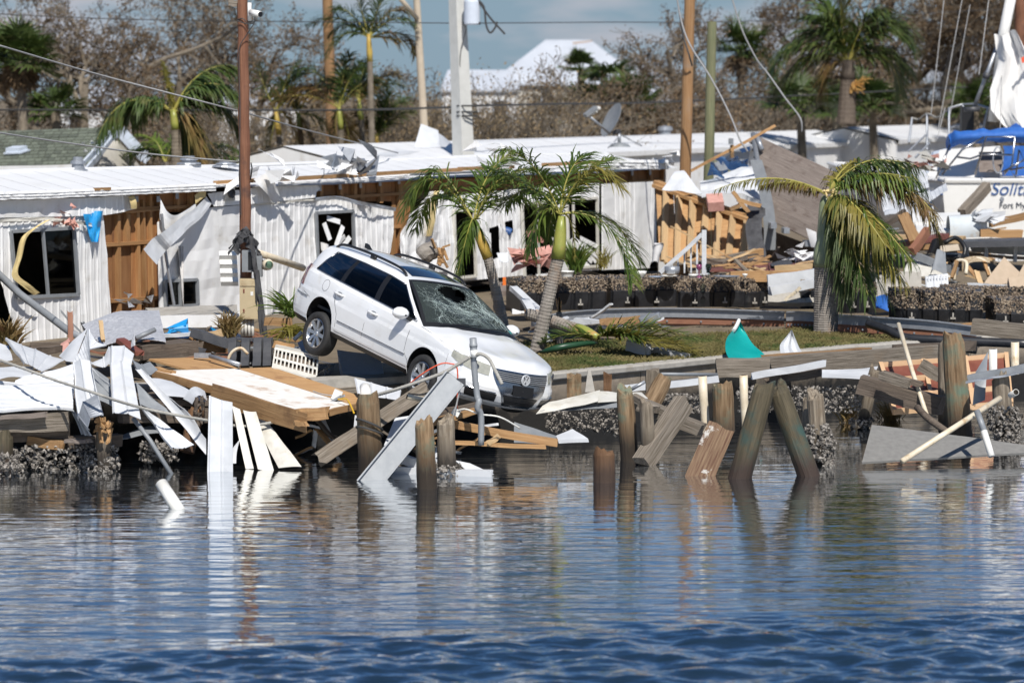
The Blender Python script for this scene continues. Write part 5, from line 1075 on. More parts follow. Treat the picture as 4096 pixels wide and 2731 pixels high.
# satellite dish
sd = thing('satellite_dish', 'grey satellite dish with feed arm on the white roof', 'satellite dish', X(617, 146, 80)); yd = 80
c = X(612, 120.5, yd); ax = V((-.80, -.35, .42)).normalized(); R = frame(ax, (0, 0, 1)); m = MB(); rows = []
for r_ in (0, .12, .24, .36, .46, .52): rows.append([c + R @ V((.22 * r_ * r_ - .02, r_ * .86 * math.cos(a), r_ * math.sin(a))) for a in [2 * PI * k / 28 for k in range(28)]])
m.grid(rows, True); m.grid([[p_ - ax * .015 for p_ in r[::-1]] for r in rows], True); m.grid([rows[-1], [p_ - ax * .015 for p_ in rows[-1]]], True); m.build('reflector', M_['grey_metal'], sd, smooth=True)
pipe('feed_arm', XY((610, 134, yd - .4), (590, 117, yd - .9)), .035, 'galv', parent=sd)
m = MB(); m.beam(X(585, 116, yd - 1), X(596, 107.5, yd - .8), .16, .10); fh = m.build('feed_head', M_['grey_metal'], sd)
for u, v in ((599, 108.5), (596, 111.5), (593.5, 113)):
    m = MB(); m.tube([X(u - 1.5, v - .5, yd - .85), X(u, v + .3, yd - .8)], [.05, .06], 10); m.build('feed_horn', M_['ceramic'], fh)
pipe('mast', XY((619, 133, yd), (619.5, 145, yd)), .05, 'galv', parent=sd); pipe('strut', XY((620, 136, yd), (608, 148, yd - .3)), .018, 'galv', parent=sd); pipe('strut', XY((621, 135, yd), (642, 146, yd - .2)), .018, 'galv', parent=sd)
m = MB(); m.lathe([(.3, 0), (.24, .07), (.08, .12), (0, .13)], 14, Matrix.Translation(X(620, 147, yd))); m.build('foot', M_['grey_metal'], sd); m = MB(); m.beam(X(613, 133, yd - .1), X(620, 131, yd), .1, .1); m.build('bracket', M_['dark_metal'], sd)

# ================================================================ poles and wires
up_ = thing('utility_pole', 'brown wooden utility pole with electric meters and camera left of the car', 'utility pole', X(247, 338, 45.2)); yp = 45.2
board('pole_shaft', X(242, -25, yp), X(246.5, 345, yp), 0, 0, 'pole_brown', parent=up_) if False else None
a, b = X(242.2, -25, yp), X(246.8, 345, yp); m = MB(); Lp = (b - a).length; m.tube([V((-Lp / 2 + Lp * i / 24, .006 * math.sin(i * 2.1), .006 * math.cos(i * 1.7))) for i in range(25)], [.085 + .012 * i / 24 + .002 * math.sin(i * 3) for i in range(25)], 14); Mx = frame(b - a).to_4x4(); Mx.translation = (a + b) / 2; m.build('pole_shaft', M_['pole_brown'], up_, M=Mx)
board('crossarm_stub', X(229, 3, yp), X(238, 4, yp), .1, .1, 'weathered', parent=up_)
pipe('camera_mount', XY((249.5, 3, yp - .1), (249.5, 21, yp - .1)), .032, 'ceramic', parent=up_); m = MB(); m.tube(XY((251, 12.5, yp - .15), (260, 14.5, yp - .3)), [.055, .05], 12); co = m.build('security_camera', M_['ceramic'], up_, smooth=True)
m = MB(); m.tube(XY((260.1, 14.5, yp - .3), (260.6, 14.6, yp - .31)), .042, 12); m.build('lens', M_['car_black'], co)
pipe('camera_arm', XY((249.5, 11, yp - .1), (254, 11.5, yp - .2)), .02, 'ceramic', parent=up_)
for pts in ([(255, 16, yp - .2), (254, 23, yp - .2), (247, 24, yp - .15), (237, 21, yp - .1)], [(254, 24, yp - .2), (246, 36, yp - .15), (239.5, 48, yp - .12), (239.2, 70, yp - .1), (240, 110, yp - .1), (239.6, 160, yp - .1), (241, 215, yp - .1)], [(237, 20, yp - .05), (243, 19, yp - .12), (249, 26, yp - .1)]):
    m = MB(); m.tube(spl(XY(*pts), 40), .008, 5); m.build('cable', M_['wire'], up_)
pipe('conduit', XY((250.5, 180, yp - .05), (252, 168, yp - .1), (251, 163, yp - .12)), .012, 'wire', parent=up_)
# black rag wound round the pole, meters and boxes
for i, (pts) in enumerate([[(233, 250, yp - .2), (238, 236, yp - .22), (243, 228, yp - .2), (247, 232, yp - .18)], [(234, 244, yp - .2), (240, 233, yp - .24), (246, 226, yp - .2)], [(246, 228, yp - .2), (252, 236, yp - .16), (256, 250, yp - .14), (259, 258, yp - .12)], [(244, 229, yp - .22), (250, 238, yp - .2), (255, 248, yp - .16)]]):
    m = MB(); c = spl(XY(*pts), 14); m.grid([[p_ + V((k * .05 * (1 + .4 * math.sin(j * 1.7)), .04 * math.sin(k * 2 + j), -abs(k) * .06)) for k in (-1.5, -.7, 0, .7, 1.5)] for j, p_ in enumerate(c)]); m.build('rag', M_['rag'], up_, smooth=True)
def pbox(name, u0, v0, u1, v1, y, d, mt, parent):
    a, b = X(u0, v0, y), X(u1, v1, y); m = MB(); m.box(((a.x + b.x) / 2, y + d / 2, (a.z + b.z) / 2), (abs(b.x - a.x), d, abs(a.z - b.z))); return m.build(name, M_[mt], parent)
mb_ = pbox('panel_box', 239.5, 279, 258, 319, yp - .35, .18, 'tan_box', up_); pbox('box_lid', 240, 280, 257.4, 286, yp - .362, .012, 'tan_box', mb_); pbox('label', 250.5, 291.5, 253.2, 295.5, yp - .3535, .002, 'ceramic', mb_)
for v in (289, 309): pbox('hinge', 243, v, 244.6, v + 4, yp - .356, .006, 'red_brown', mb_)
pbox('meter_socket', 241.8, 250.5, 256.5, 272, yp - .28, .16, 'grey_metal', up_); pbox('breaker_panel', 248, 252, 256, 270, yp - .286, .006, 'car_black', up_); pbox('meter_socket', 256, 256, 262, 277, yp - .2, .14, 'grey_metal', up_)
m = MB(); m.tube([X(266, 265, yp - .12), X(268, 264.5, yp - .26), X(268.5, 264.5, yp - .4)], [.085, .09, .08], 16); mt_ = m.build('electric_meter', M_['pvc_cream'], up_, smooth=True); m = MB(); m.tube([X(269, 264.5, yp - .4), X(269.2, 264.5, yp - .46)], .06, 14); m.build('meter_glass', M_['glass_clear'], mt_)
m = MB(); m.tube([X(262, 265, yp - .1), X(266, 265, yp - .1)], .06, 12); m.build('meter_neck', M_['galv'], up_)
for i, u in enumerate((242, 245.5, 249, 252.5)): pipe('conduit', XY((u, 319, yp - .28 + .02 * i), (u + .3, 336, yp - .25)), .025, 'pvc', parent=up_)
for i, (a, b, c, d) in enumerate([(254, 258, 262, 335), (257, 270, 266, 338), (251, 236, 260, 300)]):
    m = MB(); rows = [[X(a + (c - a) * j / 12 + k * 2.2, b + (d - b) * j / 12, yp - .38 + .05 * math.sin(k * 3 + j * 1.3)) for k in (-1, -.4, .3, 1)] for j in range(13)]; m.grid(rows); m.build('torn_sheeting', M_['rag'], up_, smooth=True)
m = MB(); rr = []
for j in range(9):
    q = j / 8; rr.append([X(219 + q * 2 + 17.5 * k, 251 + 35 * q + (.6 if j % 2 else 0) * 0, 46.2 - (.05 if j % 2 else 0) - .04 * k) for k in (0, .06, .1, .5, .95, 1)])
m.grid(rr); tag(m.build('louvre_shutter', M_['ceramic']), 'white moulded plastic louvre panel standing left of the utility pole', 'panel')
pipe('wall_conduit', XY((258, 253, 47.5), (280, 260, 48.5), (303, 268, 49.5)), .06, 'pvc_cream', 'long grey pipe running from the meters to behind the car tail')
# other poles
def pole(name, label, top, bot, y, r0, r1, mt, cat='utility pole', n=14):
    a, b = X(*top, y), X(*bot, y); b.z = min(b.z, GZ - .1) if bot[1] > 115 else b.z
    Ln = (b - a).length; m = MB(); m.tube([V((-Ln / 2 + Ln * i / 16, .02 * math.sin(i * 1.1), 0)) for i in range(17)], [r0 + (r1 - r0) * i / 16 for i in range(17)], n); Mx = frame(b - a).to_4x4(); Mx.translation = (a + b) / 2
    o = thing(name, label, cat, b); m.build('shaft', M_[mt], o, M=Mx, smooth=False); return o
pA = pole('utility_pole', 'tall tan wooden pole right of the torn home end', (690, -12), (683, 182), 63, .115, .135, 'pole_tan'); pB = pole('wooden_post', 'shorter green stained wooden pole beside the tan pole', (712, 22), (707, 182), 64, .105, .12, 'pole_green', 'post')
pC = pole('utility_pole', 'orange brown wooden pole behind the areca palms', (327, -12), (334, 130), 90, .16, .19, 'pole_tan'); pD = pole('utility_pole', 'brown pole at the far right edge behind the sail', (1021, -12), (1021, 60), 92, .2, .2, 'pole_brown')
pE = pole('street_lamp', 'beige metal street lamp pole with side arm', (416, -12), (430, 128), 84, .10, .14, 'beige', 'street lamp', 12); pipe('arm', XY((398, -4, 83), (417, 19, 83.9)), .07, 'beige', parent=pE)
cpo = thing('concrete_pole', 'square white concrete utility pole with transformer', 'utility pole', X(466, 150, 78)); m = MB(); a, b = X(456.5, -14, 78), X(467, 150, 78); b.z = GZ
R = Matrix.Rotation(.7, 3, 'Z'); q0 = [a + R @ V((x, y, 0)) for x, y in ((-.16, -.16), (.16, -.16), (.16, .16), (-.16, .16))]; q1 = [b + R @ V((x, y, 0)) for x, y in ((-.24, -.24), (.24, -.24), (.24, .24), (-.24, .24))]; m.grid([q0, q1], True); m.build('shaft', M_['stucco'], cpo).data.materials[0] = mat('pale_concrete', (.62, .62, .59), (.55, .55, .52), .85, scale=4)
m = MB(); c = X(472, 25, 77.6); m.lathe([(0, 0), (.2, 0), (.22, .03), (.22, .62), (.2, .68), (.1, .72), (0, .72)], 18, Matrix.Translation(c)); tr_ = m.build('transformer', M_['trim_bluewhite'], cpo, smooth=False); m = MB(); m.tube([c + V((.05, -.1, .7)), c + V((.05, -.1, .95))], [.05, .03], 8); m.build('bushing', M_['dark_metal'], tr_)
pipe('bracket', XY((463, 23.5, 77.8), (480, 23.5, 77.5)), .04, 'dark_metal', parent=cpo)
for v in (106, 112, 116): m = MB(); c = X(466, v, 78); m.tube([c + V((math.cos(k * PI / 4) * .3, math.sin(k * PI / 4) * .3, 0)) for k in range(9)], .025, 5); m.build('band', M_['wire'], cpo)
m = MB(); m.tube(spl(XY((463, 24, 77.7), (466, 30, 77.7), (461, 50, 77.7), (460, 75, 77.8), (462, 105, 77.8)), 20), .015, 4); m.build('ground_wire', M_['wire'], cpo)
m = MB(); m.tube(spl(XY((478, 0, 77.5), (484, 8, 77.5), (486, 25, 77.5), (490, 33, 77.5), (495, 28, 77.5), (497, 22, 77.5)), 24), .03, 5); m.tube(spl(XY((479, 2, 77.5), (490, 18, 77.5), (505, 34.5, 77.5)), 12), .03, 5); m.build('drop_wire', M_['wire'], cpo)
def wire(label, pts, r, mt='cable', n=40): m = MB(); m.tube(spl(XY(*pts), n), r, 5); tag(m.build('wire', M_[mt], smooth=True), label, 'wire')
wire('pale service wire slanting from the top left down to the torn home roof', [(-6, 44, 40), (100, 75, 43), (238, 111, yp), (310, 131, 52), (398, 153, 60)], .014); wire('lower pale service wire running from the left edge to the brown pole', [(-6, 132, 40), (60, 142, 42), (150, 154, 44), (239, 162, yp)], .014)
wire('thin power line high across the sky from the left', [(-10, 14, 82), (150, 20, 82), (460, 23.5, 78)], .014, 'wire'); wire('thin power line high across the sky right of the concrete pole', [(462, 23.5, 78), (600, 22.5, 86), (760, 21, 96), (1034, 8, 110)], .014, 'wire'); wire('dark communication cable low from the utility pole to the concrete pole', [(-10, 110, 86), (240, 110.5, 82), (360, 110, 80), (463, 107, 78)], .03, 'wire'); wire('dark communication cable low right of the concrete pole', [(468, 106, 78), (560, 104, 84), (690, 101, 92), (1034, 84, 112)], .03, 'wire')
wire('twisted slack cable hanging from beyond the tan pole to the wrecked porch', [(676, -8, 62), (681, 20, 62), (690, 45, 61.8), (712, 80, 61.5), (730, 115, 61.2), (740, 140, 61), (748, 152, 61)], .02); wire('dark cable hugging the tan wooden pole', [(679, 10, 62.6), (683, 35, 62.7), (689, 55, 62.6), (692, 66, 62.8)], .02, 'wire'); wire('slack cable hanging from the top right to the peeled roof corner', [(730, -8, 68), (742, 30, 68), (757, 60, 68), (768, 74, 68), (785, 98, 67.5), (800, 118, 67), (802, 132, 67)], .02)
# ================================================================ sailboat on land
yb = 66; sb = thing('sailboat', 'white sailboat with blue lettered transom, rails and lowered sail, stranded among the debris', 'sailboat', X(990, 262, yb))
# hull: sections from the transom (facing camera, left edge rounded) going back to the bow on the far left
secs = []
for k in range(9):
    q = k / 8; cx = 1012 - 58 * q; y_ = yb + 7.5 * q; hw_ = 1.55 * (1 - q ** 2.2 * .96) + .02; zt = X(0, 181, yb).z + .25 * q; c = X(cx, 181, yb + .01); xx = c.x - 2.0 * q
    secs.append([V((xx + hw_ * a, y_, zt - d)) for a, d in ((-1.0, 0), (-1.02, .25), (-.99, .7), (-.90, 1.15), (-.62, 1.6), (-.2, 1.85), (.2, 1.85), (.62, 1.6), (.9, 1.15), (.99, .7), (1.02, .25), (1.0, 0))])
m = MB(); m.grid(secs); hb = m.build('hull', M_['gelcoat'], sb, smooth=True); m = MB(); m.add(secs[0], [tuple(range(12))]); tro = m.build('transom', M_['gelcoat'], sb)
m = MB(); m.add([p_ for s_ in secs for p_ in (s_[0], s_[-1])], [(2 * k, 2 * k + 1, 2 * k + 3, 2 * k + 2) for k in range(8)]); m.build('deck', M_['gelcoat'], sb)
m = MB()
for sd_ in (0, -1): m.tube([s_[sd_] + V((0, 0, -.02)) for s_ in secs], .05, 6)
m.tube([secs[0][0], secs[0][-1]], .06, 6); m.build('toe_rail', M_['gelcoat'], sb)
m = MB(); m.tube([s_[1] + V((-.012, 0, -.05)) for s_ in secs], .035, 4); m.build('boot_stripe', M_['letter'], hb)
def text(body, p_, size, mt, parent, shear=0, ext=.004):
    cu = bpy.data.curves.new('lettering', 'FONT'); cu.body = body; cu.size = size; cu.shear = shear; cu.extrude = ext; to = bpy.data.objects.new('lettering', cu); link(to); dg = bpy.context.evaluated_depsgraph_get(); me = bpy.data.meshes.new_from_object(to.evaluated_get(dg)); bpy.data.objects.remove(to)
    o = bpy.data.objects.new('lettering', me); link(o); o['kind'] = 'stuff'; me.materials.clear(); me.materials.append(M_[mt]); o.parent = parent; Mx = Matrix.Rotation(PI / 2, 4, 'X'); Mx.translation = V(p_) - ORG[parent.name]; o.matrix_local = Mx; return o
text('Solita', X(990, 195, yb - .02), .42, 'letter', tro, .25, .006); text('Fort Myers,', X(999, 208, yb - .02), .19, 'letter_dark', tro, 0)
m = MB(); m.tube([X(1002, 199, yb - .01), X(1002, 199, yb - .03)], .05, 14); m.build('drain', M_['galv'], tro)
m = MB(); m.tube([X(981.5, 177.5, yb - .02), X(981.5, 181, yb - .03)], .03, 6); m.build('cleat', M_['galv'], sb)
# cabin, canopy, rails, mast and sail
sheet('cabin_side', XY((940, 150, 69), (1000, 146, 68), (1000, 182, 67), (925, 180, 68)), 'gelcoat', parent=sb, amp=0); sheet('cabin_front', XY((932, 152, 70), (948, 148, 69.5), (938, 172, 68.5), (924, 176, 69)), 'trim_bluewhite', parent=sb, amp=0)
sheet('weather_board', XY((979, 152, 67.5), (1003, 152, 67.5), (1003, 172, 67), (979, 172, 67)), 'deckgrey', parent=sb, amp=0)
m = MB(); c = spl(XY((948, 143.5, 67.5), (956, 138, 67.3), (975, 136.5, 67.2), (1000, 136, 67.2), (1032, 135, 67.2)), 20); m.grid([[p_ + V((.0, .35 * math.cos(a) * 1.0, (.14 + .07 * noise.noise(p_ * 2 + V((0, a, 0)))) * math.sin(a) * (1.15 + .12 * math.sin(i * 1.9)))) for a in [2 * PI * k / 12 for k in range(12)]] for i, p_ in enumerate(c)], True); m.f.append(tuple(range(12))); m.m.append(0); m.build('canopy', M_['blue_canvas'], sb, smooth=True)
m = MB(); m.grid([[X(1003 + 6 * k + 1.5 * math.sin(j), 146 + j * 5, 66.8 + .08 * math.sin(k * 2 + j)) for k in range(6)] for j in range(7)]); m.build('canvas_dodger', M_['blue_canvas'], sb, smooth=True); m = MB(); m.grid([[X(1006 + 5 * k, 136 - 10 * math.sin(PI * k / 4) * (1 - j / 3) - 3 + j, 67.6) for k in range(5)] for j in range(4)]); m.build('canvas_dodger', M_['blue_canvas'], sb, smooth=True)
for pts in ([(936, 179, 66.4), (950, 145, 66.6)], [(942, 175, 66.2), (962, 150, 66.3), (984, 137, 66.3)], [(975, 175, 66), (986, 137, 66.1), (1015, 137, 66.1), (1012, 165, 66), (1004, 175, 66)], [(956, 157, 66.4), (970, 159, 66.3), (983, 154.5, 66.2), (1012, 155, 66.1)], [(1016, 175, 66), (1019, 150, 66.2), (1024, 160, 66), (1003, 172, 66)], [(1040, 165, 66), (1010, 170, 66), (1016, 178, 66)]):
    m = MB(); m.tube(XY(*pts), .025, 6); m.build('stern_rail', M_['chrome'], sb, smooth=True)
m = MB(); m.tube([X(998 + 5 * math.cos(a) , 160 + 13 * math.sin(a), 66.6) for a in [2 * PI * k / 24 for k in range(25)]], .018, 5); m.build('steering_wheel', M_['galv'], sb)
for pts in ([(949, 108, 72), (949, 136, 71.5)], [(963, 105, 72), (964, 130, 71.5)], [(988, 108, 71), (983, 130, 71)], [(949, 108.5, 72), (963, 104.5, 72), (975, 104, 71.6), (989, 108.5, 71)], [(912, 118, 74), (909, 143, 73.5)], [(927, 114, 73.5), (927, 150, 73)], [(930, 143, 72), (915, 158, 72)], [(926, 135, 72), (908, 152, 72)], [(950, 128, 71), (965, 124, 70.8)]):
    m = MB(); m.tube(XY(*pts), .03, 6); m.build('stanchion', M_['galv'], sb)
rope('life_line', XY((912, 118, 74), (919, 119.5, 73.8), (927, 114, 73.5), (938, 117.5, 72.8), (949, 109, 72)), .025, 'rope', None, parent=sb)
mp_ = pipe('mast', XY((1013, -12, 70), (1003.5, 34, 70), (993, 122, 70)), .13, 'gelcoat', parent=sb); pipe('furler', XY((999, 42, 69.5), (974, 108, 69.5)), .05, 'galv', parent=sb); pipe('furler_drum', XY((972, 107, 69.4), (972, 112, 69.4)), .2, 'dark_metal', parent=sb); pipe('furler_joint', XY((987.5, 73, 69.4), (985.5, 79, 69.4)), .085, 'dark_metal', parent=sb)
m = MB(); prof = [(994, 34, 1016), (996, 50, 1026), (999, 60, 1034), (995, 75, 1040), (990, 90, 1044), (991, 110, 1046), (1003, 125, 1046), (1012, 132, 1046)]
rows = []
for i, (ul, v, ur) in enumerate(prof): rows.append([X(ul + (ur - ul) * k / 14, v + 5 * math.sin(k * .4 + i) * (k / 14), 69.2 + .16 * math.sin(k * .8 + i * 1.1) + .05 * math.sin(k * 2.1 + i * 2)) for k in range(15)])
m.grid(rows); m.build('sail', M_['sail'], sb, smooth=True)
sheet('sail_patch', XY((1021, 58, 68.75), (1030, 54, 68.75), (1030, 63, 68.75), (1022, 63, 68.75)), 'orange_cord', parent=sb, amp=0)
for i, (a, b) in enumerate([((990, -10, 69), (979, 75, 68)), ((962, 0, 72), (938, 130, 71)), ((944, 0, 73), (931, 115, 72)), ((970, 5, 72), (950, 115, 71.5)), ((1003, 34, 69.8), (1000, 136, 68)), ((945, 108, 70), (937, 140, 69.5))]):
    m = MB(); m.tube([X(*a), X(*b)], .012, 4); m.build('rigging_line', M_['cable'], sb)
crumple(X(932, 168, 66), .5, 'rope', 'rope_heap', sb, 16, 40, (1, .6, .4)); crumple(X(928, 166, 66), .4, 'pink', 'cloth_heap', sb, 12, 41, (1, .6, .4))
m = MB(); m.box(X(967, 119, 70.5), (.3, .3, .6)); m.build('outboard_motor', M_['car_black'], sb)
# ================================================================ dock floats crusted with oysters
def shells(fn, n, size, seed, mb=None):
    """little cupped shells scattered over a surface; fn(rng) gives point and normal"""
    rg = random.Random(seed); m = mb or MB()
    for i in range(n):
        p_, nr = fn(rg); nr = (V(nr) + V((rg.gauss(0, .6), rg.gauss(0, .6), rg.gauss(0, .6)))).normalized(); a = nr.orthogonal().normalized(); a.rotate(Matrix.Rotation(rg.uniform(0, 6.28), 3, nr)); b = nr.cross(a); s_ = size * rg.uniform(.45, 1.25); l = s_ * rg.uniform(1, 1.7)
        m.add([p_ - a * l * .5, p_ - b * s_ * .45 + nr * s_ * .25, p_ + a * l * .5 + nr * s_ * .1, p_ + b * s_ * .45 + nr * s_ * .3, p_ + nr * s_ * .55], [(0, 1, 4), (1, 2, 4), (2, 3, 4), (3, 0, 4)])
    return m
def dockfloat(label, u0, u1, v0, v1, y, dy, dep, seed, crust=.5, ny=5):
    """black plastic float: ribbed tub below, oyster crust above"""
    A0 = X(u0, v1, y); B0 = X(u1, v1, y + dy); A0.z = B0.z = (A0.z + B0.z) / 2; Hh = (v1 - v0) * PX(y + dy / 2); d = (B0 - A0).normalized(); n = V((d.y, -d.x, 0)); Ln = (B0 - A0).length; rg = random.Random(seed)
    o = thing('dock_float', label, 'dock float', (A0 + B0) / 2, 'oyster crusted dock floats'); prof = []; k = ny * 2
    m = MB(); xs = [];
    for i in range(ny):
        xs += [(i / ny + .012, .0), (i / ny + .03, .045), ((i + 1) / ny - .03, .045), ((i + 1) / ny - .012, .0)]
    xs = [(0, -.01)] + xs + [(1, -.01)]
    zc = Hh * (1 - crust)
    rows = [[A0 + d * (Ln * q) + n * (e - t_) + V((0, 0, z)) for q, e in xs] for z, t_ in ((-.02, .05), (zc * .5, .02), (zc, .0), (zc + .02, .03), (Hh - .03, .035), (Hh, .08), (Hh, dep))]
    m.grid(rows); e0 = [r[0] for r in rows]; e1 = [r[-1] for r in rows]; bk0 = A0 - n * dep; bk1 = B0 - n * dep
    m.add(e0 + [bk0], [tuple(range(len(e0) + 1))]); m.add(e1 + [bk1], [tuple(range(len(e1) + 1))]); m.build('tub', M_['black_plastic'], o)
    for q in (.24, .68):
        p_ = A0 + d * Ln * q + n * .05 + V((0, 0, zc * .28)); mm = MB(); mm.box(p_, (.09, .03, .03)); mm.box(p_ + V((0, 0, .05)), (.025, .03, .09)); mm.build('bolt', M_['concrete'], o)
    def fn(g_):
        r = g_.random()
        if r < .62: q = g_.random(); z = zc + (Hh - zc) * g_.random() ** .8; return A0 + d * Ln * q + n * .01 + V((0, 0, z + .02 * noise.noise(V((q * 9, 0, seed))))), n
        if r < .92: return A0 + d * Ln * g_.random() - n * dep * g_.random() + V((0, 0, Hh)), V((0, 0, 1))
        return A0 + n * -dep * g_.random() + V((0, 0, zc + (Hh - zc) * g_.random())), -d
    shells(fn, int(1700 * Ln / 1.9), .038, seed).build('oyster_crust', M_['oyster_tan'], o, kind='stuff'); return o
dockfloat('oyster crusted black float behind the leaning palm, leftmost of the row', 521, 607, 279, 309, 51.5, .5, .9, 1, .46)
dockfloat('second oyster crusted float of the row, below the white bowl', 611, 677, 277.5, 306, 52.2, .3, .9, 2, .46, 3); dockfloat('third oyster crusted float of the row, below the wine glass', 678, 746, 278, 306, 52.6, .2, .9, 3, .5, 4); dockfloat('narrow end float of the row left of the royal palm', 747, 770, 278, 306, 52.8, .5, .8, 4, .5, 2)
dockfloat('float half hidden behind the royal palm trunk', 800, 820, 280, 308, 51.5, .0, .8, 5, .4, 2); dockfloat('float in the shade of the snapped fronds', 845, 876, 283, 312, 51.6, .2, .9, 6, .3, 3)
dockfloat('big oyster crusted float right of the royal palm', 889, 983, 291, 321, 49.6, -.2, 1.0, 7, .62, 6); dockfloat('oyster crusted float behind the big right one', 952, 1034, 287, 310, 51.6, .2, .9, 8, .7, 5); dockfloat('oyster crusted float cut by the right picture edge', 994, 1040, 299, 324, 49.2, 0, .9, 9, .6, 3)
# floating dock frame lying on the bank: steel channel, brown board, black pipe
def dockframe(label, pts, y0, dz):
    o = thing('floating_dock', label, 'floating dock', X(*pts[0])); c = spl(XY(*pts), 26); nr = V((0, -1, 0))
    def band(name, z0, z1, off, mt):
        m = MB(); m.grid([[p_ + V((0, -off, z)) for z in (z0, z1)] + [p_ + V((0, -off + .05, z1)), p_ + V((0, -off + .05, z0))] for p_ in c], True); return m.build(name, M_[mt], o)
    band('steel_channel', -.15, .0, .06, 'galv'); band('channel_lip', .0, .02, .12, 'galv'); band('side_board', -.27, -.155, .03, 'dock_brown'); band('lower_board', -.37, -.275, .0, 'dock_brown')
    m = MB(); m.tube([p_ + V((0, -.09, -.37)) for p_ in c[8:]], .075, 8); m.build('rub_pipe', M_['black_plastic'], o, smooth=True)
    for i in range(2, 26, 3): m = MB(); m.tube([c[i] + V((0, -.03, -.22)), c[i] + V((0, -.055, -.22))], .018, 6); m.build('bolt', M_['galv'], o)
    return o
dockframe('long curved dock frame of steel and brown boards below the row of floats', [(531, 318, 49.5), (580, 311, 49.9), (650, 308.5, 50.3), (720, 309.5, 50.5), (784, 312, 50.5)], 0, 0); dockframe('short dock frame section left of the royal palm trunk', [(786, 312, 49.9), (800, 312, 49.8), (816, 313, 49.7)], 0, 0); dockframe('long dock frame right of the royal palm', [(838, 315, 48.4), (880, 317.5, 48), (930, 321, 47.6), (976, 327, 47.3)], 0, 0)
board('heavy_timber', X(975, 326.5, 46.9), X(1034, 333, 46.6), .18, .26, 'weathered', 'broken heavy timber end at the right edge above the black pipe', 'timber', jag=.06); board('heavy_timber', X(960, 327, 47.4), X(985, 322, 47.4), .06, .08, 'lumber', 'thin splintered board behind the right dock frame', 'board', jag=.06)
pipe('black_hose', spl(XY((868, 323, 47.5), (888, 330, 47.2), (905, 337.5, 47), (940, 340, 46.8), (1034, 344, 46.4)), 30), .075, 'black_plastic', 'thick black pipe lying along the lawn end under the dock frame')
# tableware and junk on the floats
def bowl(label, u, v, y, r, h, mt='ceramic', prof=None, name='bowl', cat='bowl'):
    m = MB(); m.lathe(prof or [(r * .45, 0), (r * .5, .01), (r * .85, h * .5), (r, h), (r * .93, h), (r * .75, h * .4), (0, h * .15)], 20, Matrix.Translation(X(u, v, y))); return tag(m.build(name, M_[mt], smooth=True), label, cat)
bowl('white bowl standing on the second float', 641, 277, 51.8, .105, .11); bowl('white casserole dish standing on the first float', 567, 276.5, 51.4, .125, .10, prof=[(.10, 0), (.115, .08), (.13, .085), (.13, .10), (.11, .10), (.10, .02), (0, .02)], name='casserole_dish', cat='dish'); bowl('steel cooking pot on the float beside the stair rail', 672, 273.5, 52.4, .14, .13, 'galv', [(.12, 0), (.14, .02), (.14, .13), (.13, .13), (.125, .02), (0, .02)], 'cooking_pot', 'pot'); bowl('stack of white plates under the cooking pot', 669, 277, 52.2, .16, .03, name='plate_stack', cat='plates'); bowl('blue grey plate between bowl and plate stack', 656, 277.5, 52.1, .14, .02, 'blue_plate', name='plate', cat='plate')
bowl('white square dish beside the purple glass', 693, 277.5, 52.2, .09, .06, name='dish', cat='dish'); bowl('purple broken wine glass on the third float', 699, 277.5, 52.3, .05, .25, 'purple', [(.06, 0), (.055, .01), (.012, .03), (.01, .12), (.05, .17), (.055, .24), (.05, .24), (.045, .17), (0, .13)], 'wine_glass', 'glass'); bowl('clear wine goblet on the third float', 708.5, 277.5, 52.3, .05, .25, 'glass_clear', [(.05, 0), (.045, .008), (.009, .02), (.009, .11), (.05, .15), (.057, .21), (.048, .25), (.045, .25), (.05, .2), (0, .12)], 'wine_glass', 'glass'); bowl('small white cup right of the goblet', 745, 277, 52.6, .05, .06, name='cup', cat='cup'); bowl('grey baking tray on the third float', 727, 277.5, 52.4, .25, .03, 'galv', name='baking_tray', cat='tray')
# stair rail
sr = thing('stair_railing', 'white aluminium stair railing leaning before the collapsed wall', 'railing', X(704, 275, 53)); board('post', X(704, 273.5, 53), X(704, 230, 53), .085, .085, 'white_metal', parent=sr, jag=0, up=(0, -1, 0)); board('handrail', X(660, 273, 52.6), X(702, 234.5, 53), .05, .06, 'white_metal', parent=sr, jag=0)
for i, (u, v0, v1) in enumerate([(697, 273, 241), (691, 273, 246), (684.5, 273, 252), (678, 272, 258), (672, 271, 263)]): board('baluster', X(u, v0, 53), X(u, v1, 53), .03, .03, 'white_metal', parent=sr, jag=0, up=(0, -1, 0))
